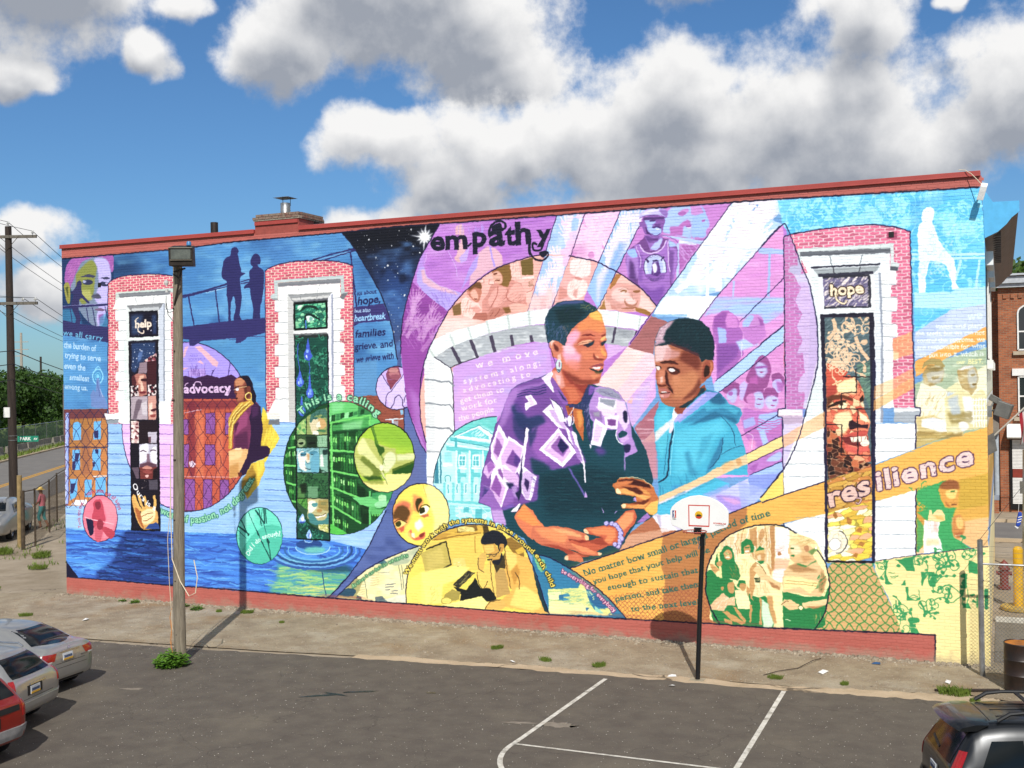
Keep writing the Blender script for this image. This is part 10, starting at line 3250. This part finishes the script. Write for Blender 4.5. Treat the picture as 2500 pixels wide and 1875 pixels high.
PL = [(5.0, -.55, 1.0, 0, 'green weed at the wall foot left of the lamp pole'), (4.4, -.35, .8, 0, 'small weed at the wall foot, second from the lamp pole'), (2.75, -.35, .8, 0, 'small weed at the wall foot below the blue water'), (2.3, -.3, .6, 0, 'tiny weed nearest the left end of the red base band'), (6.55, -.5, .9, 1, 'grass tuft just right of the lamp pole shadow at the wall'), (5.75, -.6, .6, 1, 'grass tuft left of the lamp pole shadow at the wall'), (1.3, -2.7, .9, 1, 'grass tuft in the dirt beyond the silver saloon'), (8.1, -1.2, .5, 1, 'small grass tuft in the dirt below the green book circle'),
      (14.2, -1.9, .8, 1, 'dry grass tuft in the dirt left of the basketball pole'), (15.6, -2.55, .8, 1, 'grass tuft on the tan edging left of the basketball pole'), (16.8, -2.6, .9, 1, 'grass tuft on the tan edging close to the basketball pole'), (20.3, -2.35, .8, 1, 'grass tuft right of the basketball pole on the edging'), (21.6, -2.35, .6, 1, 'thin grass tuft on the edging below the yellow panel'), (23.55, -2.35, 1.5, 1, 'wide green grass patch at the edging near the oil drum'), (23.9, -2.75, .7, 1, 'small grass tuft beside the edging gap near the dark car'),
      (-4.4, 3.2, 1.6, 1, 'dark grass patch on the pavement beyond the left wall corner'), (-6.3, 5.2, 2.2, 1, 'large grass patch at the foot of the wire fence'), (-5.6, 1.4, 1.1, 1, 'grass tuft in a pavement crack left of the wall'), (-3.6, -.2, 1.2, 1, 'grass tuft in a pavement joint near the left wall corner'), (-2.6, -.2, 1.0, 1, 'grass tuft right against the left wall corner'), (-8.3, 5.4, 2.4, 1, 'tall grass clump round the gate post'), (-9.6, 4.2, 2.6, 1, 'overgrown grass clump left of the gate post')]
for i, (x, y, s, k_, lb) in enumerate(PL):
    o = wm[k_]
    if 'label' in o: o = o.copy(); COL.objects.link(o)
    s *= .62 if k_ else .8; o.location = (x, y, .006); o.scale = (s, s, s * .7); o.rotation_euler = (0, 0, i * 1.7); tag(o, lb, 'weed')
q = MB(); r = random.Random(5)
for _ in range(5200):
    t, o_ = r.uniform(-34, 40), 4.6 + 4.2 * r.random() ** .6 + 1.2
    x, y = at(t, o_ + r.random() * 1.6)
    if x > -1 or (y < -3): continue
    if math.sin(x * 1.3) + math.sin(y * 1.7 + x) < .25: continue
    b = r.random() * 6.28; hh = r.uniform(.06, .22); s = Vector((-math.sin(b), math.cos(b), 0)) * .02; l = Vector((math.cos(b), math.sin(b), 0)) * hh * .5; p_ = Vector((x, y, -.01))
    q.add([p_ - s, p_ + s, p_ + l + Vector((0, 0, hh))], [(0, 1, 2)])
for _ in range(16000):
    x, y = at(r.uniform(-30, 110), r.uniform(-11, -6.6)); b = r.random() * 6.28; hh = r.uniform(.12, .4); s = Vector((-math.sin(b), math.cos(b), 0)) * .05; p_ = Vector((x, y, .03))
    q.add([p_ - s, p_ + s, p_ + Vector((math.cos(b) * hh * .5, math.sin(b) * hh * .5, hh))], [(0, 1, 2)])
q.build('verge_grass', GB, fix=False, kind='stuff')
# rubble: crumbled mortar along the wall foot and grit over the dirt
ST = mat('pale_rubble', 'a89c88', .95, var=.25, scale=7, bump=.5, col2='6e6252'); q = MB()
def stone(x, y, z, s):
    vs = []
    for i in range(5):
        a = i * 1.257 + r.random() * .6; vs.append((x + s * math.cos(a) * r.uniform(.7, 1.2), y + s * math.sin(a) * r.uniform(.6, 1.1), z))
    t = [(x + (v[0] - x) * .55, y + (v[1] - y) * .55, z + s * r.uniform(.4, .8)) for v in vs]
    q.add(vs + t, [(i, (i + 1) % 5, 5 + (i + 1) % 5, 5 + i) for i in range(5)] + [(5, 6, 7, 8, 9)])
for _ in range(2600):
    x = r.uniform(-.2, 24.1); d = abs(r.gauss(0, .14)); stone(x, -.02 - d, .003, r.uniform(.012, .055) * (1.25 if d < .08 else .8))
for _ in range(4200):
    x = r.uniform(-1, 25.4); y0 = -4.6 + .072 * x; stone(x, r.uniform(y0 + .35, -.1), .002, r.uniform(.006, .022) * (1.8 if r.random() < .06 else 1))
q.build('rubble', ST, fix=False, kind='stuff')
q = MB()
for _ in range(2400): stone(r.uniform(4, 25), r.uniform(-13.5, -3.6), .008, r.uniform(.005, .011))
q.build('loose_grit', mat('pale_grit', 'a8a296', .9), fix=False, kind='stuff')
PAPER = mat('white_litter', 'dcdad4', .8, var=.05)
for i, (x, y, s, m_, lb) in enumerate([(22.0, -.55, .09, mat('blue_litter', '24507c', .6), 'crushed blue wrapper at the wall foot near the yellow corner'), (21.1, -1.6, .13, PAPER, 'flat white scrap of paper on the dirt below the red band'), (15.0, -2.9, .07, PAPER, 'white scrap on the tan edging left of the basketball pole'), (18.6, -3.6, .07, PAPER, 'white scrap on the asphalt just in front of the basketball pole'), (3.2, -2.6, .12, PAPER, 'white lump in the dirt beyond the silver saloon'), (18.4, -2.9, .09, PAPER, 'pale rag at the foot of the basketball pole'), (23.4, -1.55, .1, PAPER, 'white scrap on the dirt near the oil drum')]):
    o = MB().add([(-s, -s * .4, 0), (s, -s * .5, .01), (s * .8, s * .4, .03), (-s * .7, s * .5, .015), (0, 0, s * .45)], [(0, 1, 4), (1, 2, 4), (2, 3, 4), (3, 0, 4)]).build('litter', m_); o.location = (x, y, .012); o.rotation_euler = (0, 0, i * 1.3); tag(o, lb, 'litter')
wd = MB().tube([(23.2, -2.25, .02), (24.3, -1.95, .05)], .03, 6).build('stick', DWOOD); tag(wd, 'dark length of wood lying on the dirt in front of the oil drum', 'stick')
rp = MB().tube([(20.05, -2.2, .01), (20.25, -1.9, .03), (20.6, -1.5, .03), (20.8, -.9, .06), (20.9, -.5, .02)], .008, 5).build('twig', DWOOD); tag(rp, 'thin bent twig on the dirt right of the basketball pole', 'twig')
